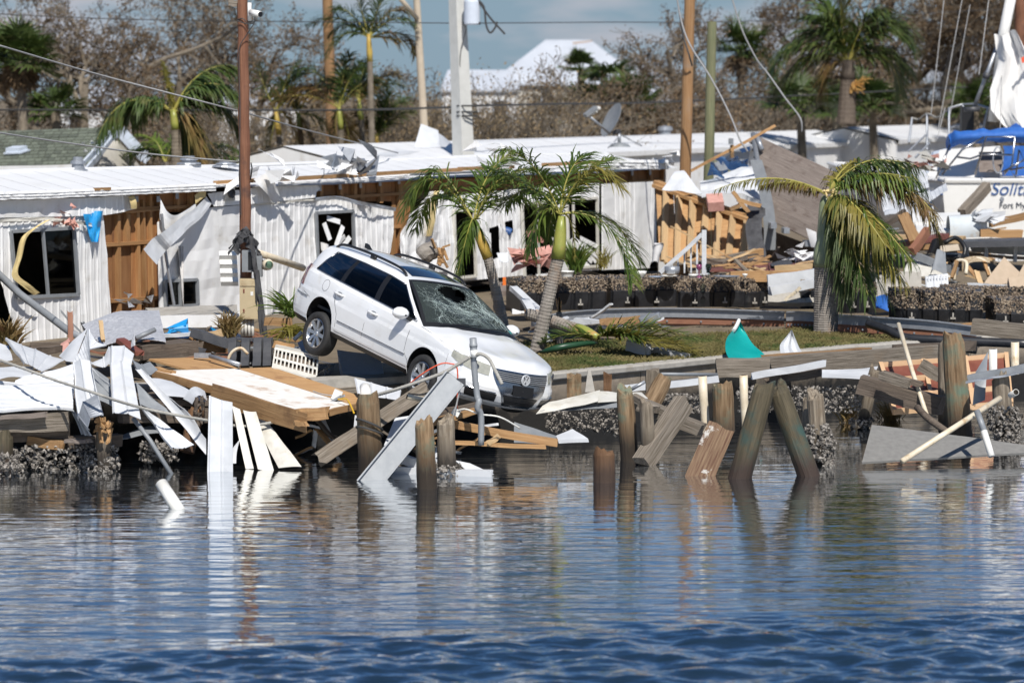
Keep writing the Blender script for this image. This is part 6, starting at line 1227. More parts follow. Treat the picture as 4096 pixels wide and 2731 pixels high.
# collapsed stud wall
cw = thing('collapsed_wall', 'collapsed wooden stud wall lying open right of the torn home', 'wall frame', X(700, 266, 62)); yw = 62
def CWp(a, b, o=0): 
    t_ = X(656, 187, 62.5).lerp(X(749, 220, 61), a); q = X(660, 262, 60.5).lerp(X(748, 264, 60.0), a); return t_.lerp(q, b) + V((0, -o, 0))
for i in range(5): 
    m = MB(); m.prism([CWp(i / 5, 0, -.14), CWp((i + 1) / 5 - .005, 0, -.14), CWp((i + 1) / 5 - .005, 1, -.14), CWp(i / 5, 1, -.14)], (0, .02, 0)); m.build('plywood_sheet', M_['ply'], cw)
for i in range(7):
    a = .1 + i * .145; board('stud', CWp(a + .01, .0), CWp(a - .05, 1.0), .16, .05, 'lumber_pale', parent=cw, up=(.55, -.85, 0))
board('top_plate', CWp(-.02, -.01, .02), CWp(1.02, -.0, .02), .2, .07, 'lumber', parent=cw); board('top_plate', CWp(-.0, -.07, -.05), CWp(.95, -.06, -.1), .2, .07, 'lumber', parent=cw); board('bottom_plate', CWp(.1, 1.02, .05), CWp(1.0, .9, .1), .18, .06, 'weathered', parent=cw); board('bottom_plate', CWp(.35, .98, .12), CWp(.95, .78, .15), .12, .05, 'lumber', parent=cw)
board('loose_stick', X(671, 226.5, 59.5), X(738, 261.5, 59.5), .05, .03, 'lumber_pale', 'long reddish stick leaning across the collapsed stud wall', 'board'); sheet('block_wall_piece', XY((655, 195, 62.8), (670, 198, 62.6), (667, 222, 62), (656, 220, 62.3)), 'concrete', 'grey block wall piece at the end of the torn home', 'wall piece', amp=.01, t_=.1)
# porch wreck between the homes: clear sheet, ply, diagonal pole
board('diagonal_pole', X(691, 171, 61.5), X(775, 126, 61.5), .06, .06, 'lumber', 'long thin wooden pole slanting over the wrecked porch', 'pole'); sheet('plastic_sheet', XY((712, 158, 63), (748, 150, 64), (752, 182, 62), (705, 180, 62)), 'plastic_clear', 'sagging clear plastic sheet beside the green stained pole', 'plastic sheet', amp=.12)
sheet('siding_offcut', XY((675, 172, 61.5), (684, 171, 61.5), (702, 192, 60.5), (662, 190, 61)), 'white_metal', 'white folded panel standing on the collapsed wall', amp=.05); sheet('siding_offcut', XY((700, 178, 62), (768, 165, 63), (768, 196, 61), (702, 194, 61)), 'white_metal', 'broad white wall sheet behind the collapsed stud wall', amp=.1); sheet('red_box', XY((706, 194, 60.5), (722, 193, 60.5), (724, 202, 60), (708, 203, 60)), 'pink', 'reddish box end on top of the collapsed wall', 'box', t_=.2, amp=.0)
for i, (a, b, lb) in enumerate([((733, 192, 60), (748, 212, 60), 'short lumber piece standing at the right end of the collapsed wall'), ((738, 200, 60), (760, 206, 60), 'lumber stub lying under the plank deck'), ((730, 210, 60), (742, 204, 60), 'small lumber block on the collapsed wall plate')]): board('lumber_piece', X(*a), X(*b), .2, .08, 'lumber', lb, 'lumber')
pbox('utility_riser', 731, 141, 733.5, 160, 66, .1, 'lumber', None) if False else None
m = MB(); m.tube(XY((732, 145, 68), (732, 158, 68)), .05, 8); ms_ = m.build('roof_mast', M_['lumber']); tag(ms_, 'small wooden mast with grey box on the second home eave', 'mast'); pbox('mast_box', 729, 138.5, 733.5, 144.5, 67.8, .15, 'grey_metal', ms_)
# plank deck on edge
dk = thing('plank_deck', 'large grey weathered plank deck tipped up behind the royal palm', 'deck', X(800, 240, 61.5))
tl, tr2, br2, bl = X(752, 136, 63.5), X(838, 176, 61), X(838, 252, 59.5), X(766, 216, 61.5)
for i in range(11):
    a0, a1 = i / 11, (i + .94) / 11; p_ = tl.lerp(bl, (a0 + a1) / 2); q = tr2.lerp(br2, (a0 + a1) / 2); nd = (tr2 - tl).cross(bl - tl).normalized()
    board('plank', p_ + (q - p_) * (.0 + .01 * (i % 3)), q, (tl.lerp(bl, a1) - tl.lerp(bl, a0)).length, .04, 'deckgrey', parent=dk, up=nd, jag=.02)
for k in (.06, .95): p_ = tl.lerp(tr2, k) + V((0, .1, 0)); q = bl.lerp(br2, k) + V((0, .1, 0)); board('joist', p_, q, .09, .14, 'dark_wood', parent=dk)
for a, b in (((753, 134, 63.2), (768, 220, 61.2)), ((757, 137, 63), (762, 150, 62.8))): pipe('frame_tube', XY(a, b), .055, 'galv', parent=dk)
m = MB(); rows = [[X(750 + 14 * math.sin(q * 1.9) + 4 * k, 160 + 90 * q, 60.8 + .05 * k) for k in range(4)] for q in [i / 14 for i in range(15)]]; m.grid(rows); tag(m.build('bent_flashing', M_['grey_metal'], smooth=True), 'long bent grey metal flashing left of the plank deck', 'flashing')
for i, (u, v) in enumerate([(784, 230), (805, 243), (771, 225)]): board('tube_end', X(u, v, 61), X(u + 3, v + 1, 60.3), .12, .12, 'galv', ('square metal tube end under the lower edge of the plank deck', 'square metal tube end close to the royal palm trunk', 'square metal tube end at the left corner of the plank deck')[i], 'tube', jag=0)
sheet('white_board', XY((806, 228, 59), (816, 232, 58.8), (817, 248, 58.6), (811, 247, 58.8)), 'cloth_white', 'small lilac white board leaning on the royal palm from behind', 'board', amp=0); sheet('black_membrane', XY((745, 200, 60.5), (762, 205, 60), (765, 262, 59), (748, 262, 59)), 'rag', 'black torn roofing felt hanging beside the collapsed wall', 'felt', amp=.15)
m = MB(); m.prism(XY((756, 225, 63), (838, 255, 62), (838, 275, 62), (756, 272, 63)), (0, .1, 0)); tag(m.build('shadow_wall', M_['dark_wood']), 'dark wooden sheet standing in for shade under the plank deck', 'wall piece')  # plain dark sheet fills in the shade below the tipped deck
# ================================================================ field of debris between the floats and the sailboat
DB = []
def dsheet(label, q, mt, name='panel', cat='panel', **k): return sheet(name, XY(*q), mt, label, cat, **k)
dsheet('maroon floor panel lying behind the third float', [(712, 265, 58), (768, 264, 58), (772, 272, 55), (710, 272, 55)], 'maroon', 'floor_sheet', t_=.04, amp=.01); dsheet('maroon floor panel left of the royal palm', [(768, 264, 57), (812, 266, 56), (812, 272, 54), (770, 273, 54)], 'maroon', 'floor_sheet', t_=.04, amp=.01)
dsheet('dark plastic mesh sheet beside the white cloth', [(770, 264, 56), (790, 258, 56), (793, 265, 54.5), (772, 267, 54.5)], 'dark_metal', 'mesh_sheet', 'sheet', amp=.02)
crumple(X(802, 260, 55.5), .42, 'cloth_white', 'tmp', None, 26, 50, (1, .6, .45)); tag(bpy.data.objects['tmp'], 'crumpled white cloth heap left of the royal palm', 'cloth').name = 'white_cloth'
for i, (a, b, w_, mt_, lb) in enumerate([((730, 277, 53), (815, 275, 53), .2, 'lumber', 'long brown board lying behind the end float'), ((768, 282, 51.5), (815, 276, 51.6), .25, 'white_metal', 'white metal beam lying left of the royal palm'), ((770, 291, 51), (815, 283, 51.2), .16, 'white_metal', 'lower white metal beam left of the royal palm'), ((775, 268.5, 54), (812, 266, 54), .1, 'lumber_pale', 'pale board under the white cloth'), ((770, 274, 53.4), (812, 271.5, 53.4), .08, 'lumber', 'brown lath under the pale board left of the palm'), ((785, 300, 50.8), (800, 288, 50.8), .05, 'pvc_cream', 'thin cream stick in front of the grey slab'), ((712, 268, 56.5), (768, 262, 57), .08, 'lumber', 'lumber edging along the maroon floor panel'), ((715, 260, 58), (762, 252, 59), .14, 'lumber', 'brown joist at the foot of the felt'), ((690, 267, 56), (745, 256, 58), .16, 'weathered', 'weathered plank on the toe of the collapsed wall')]):
    board('loose_board', X(*a), X(*b), .12, w_, mt_, lb, 'board')
dsheet('grey stucco slab under the white beams', [(768, 292, 51.6), (816, 287, 51.6), (816, 302, 51.4), (768, 302, 51.4)], 'concrete', 'stucco_slab', 'slab', t_=.1)
# right of the royal palm
dsheet('grey plaster wall chunk behind the big right float', [(876, 274, 53.5), (921, 271, 53.5), (922, 304, 53), (876, 306, 53)], 'concrete', 'plaster_chunk', 'wall piece', amp=.05, t_=.2, jag=.03)
dsheet('cream siding gable piece above the plaster chunk', [(912, 254, 55), (934, 262, 54.6), (952, 276, 53.8), (900, 276, 54)], 'aged_white', 'siding_piece', rib=.2, amp=.02); board('gable_trim', X(913, 255, 54.6), X(958, 272, 54), .06, .14, 'grey_metal', 'grey roof trim along the cream gable piece', 'trim'); dsheet('curled grey sheet metal standing right of the gable piece', [(938, 258, 53.6), (945, 252, 53.6), (947, 276, 53.2), (930, 274, 53.2)], 'grey_metal', 'curled_sheet', bend=.15); dsheet('white perforated soffit panel behind the big right float', [(925, 276, 52.6), (948, 273, 52.6), (949, 290, 52.3), (926, 291, 52.3)], 'white_metal', 'soffit_sheet', rib=.13)
m = MB()
for i in range(7):
    for j in range(8): m.box(X(928 + i * 3, 277 + j * 1.6, 52.5), (.012, .01, .012))
m.build('perforation', M_['dark_metal'], bpy.data.objects['soffit_sheet'], kind='stuff')
dsheet('white wall sheets lying behind the snapped fronds', [(880, 196, 62), (930, 190, 62), (935, 214, 60), (885, 216, 60)], 'white_metal', amp=.1); dsheet('long white fibreglass step left of the sailboat hull', [(911, 213, 58.5), (960, 212, 58.5), (961, 221, 57.8), (912, 222, 57.8)], 'gelcoat', 'fibreglass_step', amp=.01, t_=.15); dsheet('lower white fibreglass ledge left of the sailboat', [(915, 222, 58), (965, 220, 58), (963, 232, 57), (917, 231, 57)], 'gelcoat', 'fibreglass_ledge', amp=.01, t_=.15)
dsheet('slanted white ribbed awning piece against the hull', [(925, 196, 61), (946, 183, 62), (948, 190, 61), (928, 203, 60.5)], 'white_metal', 'awning_piece', rib=.18); dsheet('crumpled white awning under the snapped fronds', [(893, 180, 64), (925, 170, 65), (930, 188, 63), (897, 200, 62)], 'white_metal', 'awning_piece', amp=.15, rib=.3)
board('thick_lumber', X(903.5, 216, 56), X(916, 243, 55.5), .22, .16, 'lumber', 'thick brown lumber post standing tilted right of the fronds', 'lumber', up=(0, -1, 0)); board('thick_lumber', X(962, 214, 60), X(987, 186.5, 61), .18, .2, 'weathered', 'greenish lumber beam leaning against the transom', 'lumber'); board('thick_lumber', X(928, 230, 55), X(912, 252, 54.5), .12, .16, 'dock_brown', 'dark brown board crossing the tilted lumber post', 'board'); board('loose_board', X(885, 238, 57), X(965, 240, 56.5), .3, .14, 'lumber_pale', 'pale boards lying behind the black chair', 'board'); board('loose_board', X(980, 233, 57), X(1022, 234, 57), .2, .16, 'lumber', 'pale lumber lying under the rusty tank shell', 'lumber'); board('loose_board', X(990, 224, 58), X(1034, 214, 58.5), .12, .14, 'lumber', 'lumber beam slanting at the right edge below the lettering', 'lumber'); board('loose_board', X(895, 245, 56), X(945, 236, 56.5), .3, .1, 'maroon', 'maroon plank behind the tilted lumber post', 'board'); board('loose_board', X(880, 228, 58), X(905, 212, 58.5), .1, .12, 'dark_wood', 'dark broken batten among the hanging fronds', 'board'); board('loose_board', X(893, 250, 56), X(930, 247, 55), .4, .1, 'lumber', 'wide brown plank at the foot of the tilted post', 'board')
m = MB(); ca, cb = X(948, 231, 57), X(985, 229, 57.3); m.grid([[p_ + V((0, -.28 * math.cos(a), .33 * math.sin(a) - .02)) for a in [PI * (-.12 + 1.1 * k / 12) for k in range(13)]] for p_ in [ca.lerp(cb, i / 6) for i in range(7)]]); tag(m.build('tank_shell', mat('tank', (.56, .60, .62), (.50, .53, .54), .4, scale=4, c3=(.42, .30, .18), c3s=3, c3lo=.58, c3hi=.7), smooth=True), 'pale rusty half tank shell right of the fibreglass ledge', 'tank')
crumple(X(988, 222, 57), .5, 'white_metal', 'tmp', None, 14, 55, (1, .6, .4)); tag(bpy.data.objects['tmp'], 'crumpled white metal heap below the lettered transom', 'scrap metal').name = 'crumpled_metal_heap'
# black table
tb = thing('black_table', 'black metal table at the right edge behind the gold chair', 'table', X(1000, 262, 55)); m = MB(); m.prism(XY((963, 239, 56.5), (1040, 237, 56.5), (1040, 240, 55), (963, 241.5, 55)), (0, 0, -.12)); m.build('table_top', M_['dark_metal'], tb)
for u, v0, v1, y in ((967, 243, 258, 55.2), (986, 243, 262, 55.2), (1015, 242, 262, 55.4)): board('leg', X(u, v0, y), X(u, v1, y), .07, .07, 'grey_metal', parent=tb, jag=0, up=(0, -1, 0))
dsheet('white boat dinghy side under the black table', [(970, 246, 56.2), (1034, 246, 56), (1034, 256, 55.8), (972, 252, 56)], 'gelcoat', 'dinghy_side', amp=.0); board('loose_board', X(966, 254, 55.6), X(1034, 259, 55.4), .12, .06, 'dark_wood', 'dark board under the black table', 'board')
# black office chair
oc = thing('office_chair', 'overturned black office chair before the tilted lumber post', 'chair', X(948, 262, 54.5)); m = MB(); m.grid([[X(932 + 12 * k - 2 * j, 240 + 5 * j + 2 * k - 3 * math.sin(k * PI), 54.6 - .1 * math.sin(k * PI)) for k in (0, .25, .5, .75, 1)] for j in range(4)]); m.build('backrest', M_['car_black'], oc, smooth=True); m = MB(); m.lathe([(.28, 0), (.3, .05), (.28, .1), (0, .12)], 16, Matrix.Translation(X(953, 259, 54.3))); m.build('seat', M_['car_black'], oc)
m = MB(); m.tube(spl(XY((944, 243, 54.4), (956, 238, 54.4), (965, 248, 54.2), (962, 262, 54.1)), 14), .045, 8); m.build('armrest', M_['car_black'], oc, smooth=True); dsheet('pale rounded lid resting on the black office chair', [(940, 246, 54.2), (958, 244, 54.2), (960, 250, 53.9), (940, 252, 53.9)], 'beige', 'lid', 'lid', amp=0)
for i in range(4): m = MB(); a = X(951, 259, 54.3); m.tube([a, a + V((.35 * math.cos(i * 1.57), .3 * math.sin(i * 1.57), -.12))], .025, 6); m.build('leg', M_['dark_metal'], oc)
# gold chair with plaid cushion
gc = thing('patio_chair', 'gold framed patio chair with plaid seat lying before the black table', 'chair', X(970, 282, 53))
for pts in ([(954, 280, 53), (956, 262, 53.2), (966, 262, 53.1), (966, 274, 52.9)], [(990, 276, 53), (985, 262, 53.3), (976, 258, 53.4)]): m = MB(); m.tube(spl(XY(*pts), 14), .035, 8); m.build('frame_tube', M_['pvc_cream'], gc, smooth=True)
for a, b in (((952, 278, 52.9), (957, 261, 53.1)), ((989, 276, 52.9), (984, 262, 53.2))): board('arm', X(*a), X(*b), .06, .05, 'lumber', parent=gc, jag=0)
m = MB(); m.grid([[X(964 + 26 * k, 258 + 3.5 * math.sin(j * .9) - 2 * math.sin(k * PI) + 1.6 * j * (1 - .3 * k), 53.4 - .1 * j) for k in (0, .2, .4, .6, .8, 1)] for j in range(4)]); m.build('cushion', M_['plaid'], gc, smooth=True); m = MB(); m.grid([[X(962 + 5 * k, 261 + 5 * j, 53.1) for k in (0, .5, 1)] for j in range(3)]); m.build('backrest', M_['plaid'], gc)
dsheet('beige cardboard sheet standing on its corner at the right', [(1004, 257, 53), (1032, 284, 52.8), (1016, 288, 52.4), (984, 283, 52.4)], 'cardboard', 'cardboard_sheet', 'cardboard', amp=.005); dsheet('small cardboard sheet right of the standing one', [(1024, 264, 52.6), (1040, 268, 52.6), (1040, 284, 52.4), (1012, 286, 52.4)], 'cardboard', 'cardboard_sheet', 'cardboard', amp=.005); board('loose_board', X(968, 285, 52.2), X(1010, 287, 52), .06, .08, 'white_metal', 'white trim strip in front of the cardboard', 'trim'); dsheet('rounded grey plastic tub rim at the right edge', [(1008, 277, 52), (1040, 276, 52), (1040, 287, 51.8), (1010, 287, 51.8)], 'cardboard', 'tub_rim', 'tub', amp=0, t_=.3)
dsheet('crumpled dark blue tarp behind the big right float', [(876, 298, 51.5), (892, 299, 51.5), (892, 308, 51), (876, 308, 51)], 'blue_canvas', 'dark_tarp', 'tarp', amp=.1)
random.seed(77)
for i in range(46):      # small splintered wood and metal scraps strewn over the wreck
    u, v = random.uniform(872, 1020), random.uniform(226, 292); y = 4.06 * F / (max(v, 250) - 96) * .92; a = X(u, v, min(y, 60)); d = V((random.uniform(-1, 1), random.uniform(-.4, .4), random.uniform(-.35, .35))).normalized(); ln = random.uniform(.25, .8); mt_ = random.choice(['lumber', 'weathered', 'white_metal', 'dark_wood', 'lumber_pale', 'grey_metal'])
    board('scrap_piece', a, a + d * ln, random.uniform(.05, .16), .03, mt_, 'small ' + MN[mt_] + ' scrap strewn among the wreck right of the royal palm', 'scrap', group='scraps strewn right of the royal palm')
for i in range(30):
    u, v = random.uniform(690, 800), random.uniform(252, 276); a = X(u, v, 56.5 - (v - 252) * .12); d = V((random.uniform(-1, 1), random.uniform(-.4, .4), random.uniform(-.3, .3))).normalized(); mt_ = random.choice(['lumber', 'weathered', 'white_metal', 'dark_wood', 'lumber_pale'])
    board('scrap_piece', a, a + d * random.uniform(.25, .7), random.uniform(.05, .14), .03, mt_, 'small ' + MN[mt_] + ' scrap strewn behind the row of floats', 'scrap', group='scraps strewn behind the row of floats')
# things at the torn home's doorway
crumple(X(538, 264, 56), .55, 'pink', 'tmp', None, 22, 60, (1, .6, .7)); tag(bpy.data.objects['tmp'], 'pink insulation heap in the broken sliding doorway', 'insulation').name = 'pink_insulation'
m = MB(); c = X(510, 284, 55); m.box(c, (.28, .2, .26)); tag(m.build('orange_box', M_['orange']), 'small orange box below the broken siding left of the leaning palm', 'box')
m = MB(); rows = []
for i in range(9): q = i / 8; rows.append([X(655 + 5 * math.cos(a) * (1 - .3 * q) + 4 * (1 - q), 244 + 18 * q + 1.2 * math.sin(a * 2 + i), 57 + .15 * math.sin(a)) for a in [2 * PI * k / 10 for k in range(10)]])
m.grid(rows, True); m.f.append(tuple(range(10))); m.m.append(0); tag(m.build('plastic_bag', M_['cloth_white'], smooth=True), 'white plastic wrapped bundle at the lower corner of the torn home', 'bundle')
m = MB(); m.tube(spl(XY((502, 233, 60), (506, 231, 60), (511, 233, 60)), 8), .09, 8); tag(m.build('blue_shoes', M_['letter'], smooth=True), 'dark blue rolled thing stuck in the torn siding by the doorway', 'cloth')
sheet('torn_siding_flap', XY((497, 252, 58.5), (510, 246, 58.5), (508, 262, 58), (500, 262, 58)), 'white_metal', 'crumpled white siding flap hanging beside the sliding doorway', amp=.15)
dsheet('grey deck edge in front of the torn home doorway', [(497, 283, 55.5), (606, 275, 55), (606, 283, 54), (497, 292, 54)], 'deckgrey', 'deck_edge', 'deck', t_=.1); dsheet('lower white skirting below the deck edge', [(512, 290, 54.5), (530, 289, 54.5), (530, 312, 53.5), (512, 314, 53.5)], 'siding', 'skirting', rib=.2)
board('log', X(424, 257, 52), X(440, 248, 52), .3, .26, 'lumber', None) if False else None
m = MB(); m.tube(spl(XY((421, 258, 49), (428, 252, 49), (438, 249, 49)), 8), [.13, .16, .17, .17, .16, .16, .15, .12], 10); lg = m.build('broken_log', M_['palm_bark']); tag(lg, 'broken palm log with splintered end behind the far roof rail of the car', 'log')
random.seed(15)
for i in range(12): a = X(438 + random.uniform(-3, 5), 250 + random.uniform(-3, 8), 48.8); m = MB(); m.beam(a, a + V((random.uniform(-.1, .15), -.05, random.uniform(-.3, .2))), .05, .03); m.build('splinter', M_['lumber'], lg)
# between car and lawn
for i, (a, b, w_, mt_, lb) in enumerate([((525, 300, 48), (548, 340, 46), .06, 'white_metal', 'white metal strip standing right of the car windshield'), ((513, 288, 50), (540, 312, 49), .08, 'white_metal', 'white metal angle leaning on the first float'), ((528, 312, 48.5), (548, 318, 48), .12, 'lumber', 'brown board beside the snapped thin trunk'), ((540, 334, 46.5), (600, 330, 46.5), .2, 'weathered', 'grey plank lying behind the fallen palm'), ((600, 322, 47.5), (640, 319, 47.5), .1, 'lumber', 'brown lath in front of the dock frame'), ((575, 322, 48), (625, 326, 47.5), .14, 'white_metal', 'white scrap strip in front of the dock frame'), ((628, 345, 44.3), (648, 350, 44), .16, 'white_metal', 'chunky white block on the lawn under the fallen palm frond'), ((655, 351, 44.4), (688, 358, 43.9), .12, 'white_metal', 'white trim stick on the lawn right of the white block'), ((640, 321, 47), (660, 316, 47), .12, 'galv', 'pale metal offcut below the dock frame')]):
    board('loose_board', X(*a), X(*b), .14, w_, mt_, lb, 'board')
for i in range(22):
    random.seed(900 + i); u, v = random.uniform(530, 660), random.uniform(318, 332); a = X(u, v, 4.06 * F / (v - 96) * .96); d = V((random.uniform(-1, 1), random.uniform(-.4, .4), random.uniform(-.1, .2))).normalized(); mt_ = random.choice(['lumber', 'weathered', 'white_metal', 'dark_wood', 'galv']); board('scrap_piece', a, a + d * random.uniform(.2, .6), random.uniform(.05, .16), .03, mt_, 'small ' + MN[mt_] + ' scrap strewn between the fallen palm and the dock frame', 'scrap', group='scraps strewn behind the fallen palm')
# turquoise curved piece and white gutter end on the seawall
m = MB(); prof = [(739, 320, 44.6), (735, 328, 44.4), (727, 338, 44), (725.5, 350, 43.7), (730, 361, 43.4)]; prof2 = [(740, 320, 44.6), (746, 333, 44.6), (753, 344, 44.4), (762, 352, 44.2), (768, 358, 44)]
ra_, rb_ = spl(XY(*prof), 14), spl(XY(*prof2), 14); m.grid([[a.lerp(b, k / 6) + V((0, .12 * math.sin(PI * k / 6), 0)) for k in range(7)] for a, b in zip(ra_, rb_)]); m.grid([[a.lerp(b, k / 6) + V((0, .12 * math.sin(PI * k / 6) + .03, 0)) for k in range(7)] for a, b in zip(ra_, rb_)]); tp = m.build('slide_piece', M_['teal'], smooth=True); tag(tp, 'curved turquoise plastic piece standing on the seawall cap', 'plastic piece')
m = MB(); m.tube([p_ + V((0, -.01, 0)) for p_ in ra_[:5]], .03, 6); m.build('white_edge', M_['ceramic'], tp)
m = MB(); ra_, rb_ = spl(XY((791, 330, 44.6), (786, 337, 44.5), (780, 345, 44.3), (781, 356, 44)), 10), spl(XY((792, 330, 44.7), (796, 340, 44.7), (800, 349, 44.6), (805, 356, 44.5)), 10); m.grid([[a.lerp(b, k / 5) + V((0, .06 * math.sin(k * 2.5), 0)) for k in range(6)] for a, b in zip(ra_, rb_)]); tag(m.build('gutter_end', M_['white_metal']), 'bent white gutter end standing on the seawall right of the turquoise piece', 'gutter')
# ================================================================ timbers, pipes and pilings along the right bank
board('dock_beam', X(717, 368, 42.6), X(769, 367, 42.6), .25, .27, 'weathered', 'square bolted timber block end above the cut pipes', 'timber', jag=.03); board('dock_beam', X(766, 365, 43), X(945, 352, 45), .22, .24, 'weathered', 'long heavy weathered timber running along the right seawall', 'timber', jag=.05); board('dock_beam', X(768, 358.5, 43.2), X(868, 351, 44.6), .2, .1, 'lumber', 'splintered brown timber lying on top of the long weathered one', 'timber', jag=.08); board('dock_beam', X(860, 384, 41.5), X(941, 406, 41), .22, .27, 'dark_wood', 'dark heavy beam slanting down behind the tall right piling', 'timber', jag=.03); board('dock_beam', X(768, 380, 42.5), X(822, 372, 42.8), .14, .12, 'dark_wood', 'dark broken board under the white trim strip', 'board', jag=.1); board('dock_beam', X(880, 375, 41), X(909, 384, 40.8), .12, .12, 'weathered', 'short weathered block nailed across the slanting beam', 'timber'); board('dock_beam', X(886, 374, 41.3), X(923, 385, 41), .1, .08, 'dark_wood', 'splintered batten along the slanting beam', 'board', jag=.08)
board('dock_beam', X(895, 350, 44.8), X(970, 346, 45.2), .18, .16, 'dark_wood', 'ragged dark timber end behind the tall right piling', 'timber', jag=.1)
board('trim_strip', X(622, 389, 41.2), X(718, 379, 42.2), .05, .1, 'white_metal', 'long white trim strip floating before the seawall', 'trim'); board('trim_strip', X(752, 376, 42.2), X(825, 363.5, 42.6), .05, .1, 'white_metal', 'white trim strip lying across the long weathered timber', 'trim'); pipe('thin_pipe', XY((661, 374, 41.5), (717, 374.5, 42.2)), .025, 'grey_metal', 'thin grey pipe running into the timber block end'); pipe('thin_pipe', XY((630, 390, 41), (645, 381.5, 41)), .025, 'galv', 'short thin pipe leaning on the square stump')
dsheet('white gutter sheet under the front bumper of the car', [(545, 402, 39), (600, 390, 39.4), (598, 402, 38.9), (536, 413, 38.6)], 'aged_white', 'gutter_sheet', amp=.02); dsheet('bent white gutter sheet reaching to the first tall piling', [(600, 390, 39.4), (641, 392.5, 39.8), (648, 398, 39.4), (598, 402, 38.9)], 'aged_white', 'gutter_sheet', amp=.02); dsheet('grey underside sheet below the white gutter sheets', [(540, 411, 38.7), (600, 399, 39.2), (625, 401, 39.2), (618, 408, 39)], 'grey_metal', 'gutter_sheet', amp=.02)
def stump(label, u0, u1, v0, v1, y, mt, sq=True):
    w_ = (u1 - u0) * PX(y); return board('square_stump', X((u0 + u1) / 2, v1, y), X((u0 + u1) / 2, v0, y), w_ * .9, w_, mt, label, 'post', up=(0, -1, 0), jag=.05)
stump('square post stump with green moss in front of the seawall', 566, 582, 375, 398, 40.6, 'pile'); stump('narrow reddish post stump in front of the seawall', 603, 612, 372, 392, 40.9, 'stump'); stump('taller square green grey post by the round log', 645, 660, 370, 412, 40.6, 'pile_grey')
dsheet('pointed grey slate shard beside the mossy stump', [(588, 369.5, 40.5), (591, 371, 40.5), (595, 392, 40.4), (585, 392, 40.4)], 'concrete', 'slate_shard', 'stone', t_=.03, amp=0)
def logp(label, pts, r, mt, y=None, name='piling', cat='piling', group=None, jag=.09, wet=True):
    """round timber: local x along its length, ragged top"""
    a, b = X(*pts[0]), X(*pts[1]); Ln = (b - a).length; SEED[0] += 1; rg = random.Random(SEED[0]); m = MB(); n, k = 16, 12
    rows = []
    for i in range(k + 1):
        rr = r[0] + (r[1] - r[0]) * i / k
        if i == 0: rr *= .90
        rows.append([V((-Ln / 2 + Ln * i / k + ((rg.uniform(-jag, jag) * .5 + .05 * math.cos(q + SEED[0])) if i == 0 else 0), math.cos(q) * rr * (1 + .05 * noise.noise(V((math.cos(q), math.sin(q), i * .4 + SEED[0])))), math.sin(q) * rr * (1 + .06 * noise.noise(V((math.cos(q) * 2, math.sin(q) * 2, i * .2 + SEED[0])))))) for q in [2 * PI * j / n for j in range(n)]])
    m.grid(rows, True); m.add([V((-Ln / 2 + .01, 0, 0))] + rows[0], [(0, j + 1, (j + 1) % n + 1) for j in range(n)])
    Mx = frame(b - a, (0, -1, 0)).to_4x4(); Mx.translation = (a + b) / 2; o = m.build(name, M_[mt], None, M=Mx); tag(o, label, cat, group); return o
def crust_on(o, pts, r, n, size, seed, mt='oyster'):
    a, b = X(*pts[0]), X(*pts[1]); Mi = o.matrix_basis.inverted()
    def fn(g_): q = g_.random(); an = g_.uniform(0, 2 * PI); d = V((math.cos(an), math.sin(an), 0)); rr = r * (.9 + .5 * g_.random() * math.sin(PI * min(1, q * 1.2))); return a.lerp(b, q) + d * rr, d
    m = shells(fn, n, size, seed); m.v = [Mi @ p_ for p_ in m.v]; c = m.build('oyster_crust', M_[mt], o, M=Matrix.Identity(4)); c['kind'] = 'stuff'
PG = 'old timber pilings'
logp('round log leaning against the taller square post', ((663, 381, 40.2), (649, 408, 40)), (.13, .14), 'pile', name='leaning_log', cat='log')
p1 = logp('thick piling bound with a black strap left of the grey channel beam', ((367.5, 395, 36.6), (371.5, 480, 36.8)), (.15, .165), 'pile', group=PG)
m = MB(); ii = p1.matrix_basis.inverted()
for v0, tl_ in ((424.5, .07), (431, .05)): c = X(369.5, v0, 36.65); m.tube([ii @ (c + V((math.cos(q) * .17, math.sin(q) * .17, tl_ * math.cos(q) * -1 - .05 * math.sin(q)))) for q in [2 * PI * k / 24 for k in range(25)]], .014, 6)
m.build('strap', M_['wire'], p1, M=Matrix.Identity(4), kind='stuff')
p2 = logp('tan piling directly right of the grey channel beam', ((424, 420, 35.3), (427.5, 494, 35.4)), (.115, .13), 'pile', group=PG); p3 = logp('pale piling with an oyster clump at its foot', ((445.5, 419, 36.8), (447, 478, 36.8)), (.115, .125), 'pile_grey', group=PG); crust_on(p3, ((447, 464, 36.75), (449, 492, 36.7)), .17, 330, .065, 1)
p4 = logp('tall tan piling in the water right of the white gutter', ((624.5, 390, 38), (630.5, 470, 38.1)), (.115, .125), 'pile', group=PG); p5 = logp('grey piling beside the tall tan one', ((646, 402, 37.7), (649.5, 474, 37.8)), (.09, .10), 'pile_grey', group=PG); p6 = logp('short dark brown stump in the open water', ((604, 451, 36), (604.5, 488, 36)), (.135, .145), 'stump', group=PG)
p7 = logp('tan piling behind the white painted board', ((722.5, 384, 39.2), (724, 432, 39.2)), (.145, .155), 'pile', group=PG); p8 = logp('dark piling leaning right, left half of the crossed pair', ((765, 384, 36.4), (737, 488, 36.4)), (.14, .15), 'pile_dark', group=PG); p9 = logp('dark green piling leaning left, right half of the crossed pair', ((777, 386, 36.7), (811, 482, 36.6)), (.135, .145), 'pile_dark', group=PG)
p10 = logp('oyster crusted grey piling right of the crossed pair', ((815, 393, 37.9), (820, 470, 37.9)), (.115, .125), 'pile_grey', group=PG); crust_on(p10, ((817, 425, 37.8), (824, 466, 37.7)), .14, 420, .07, 2)
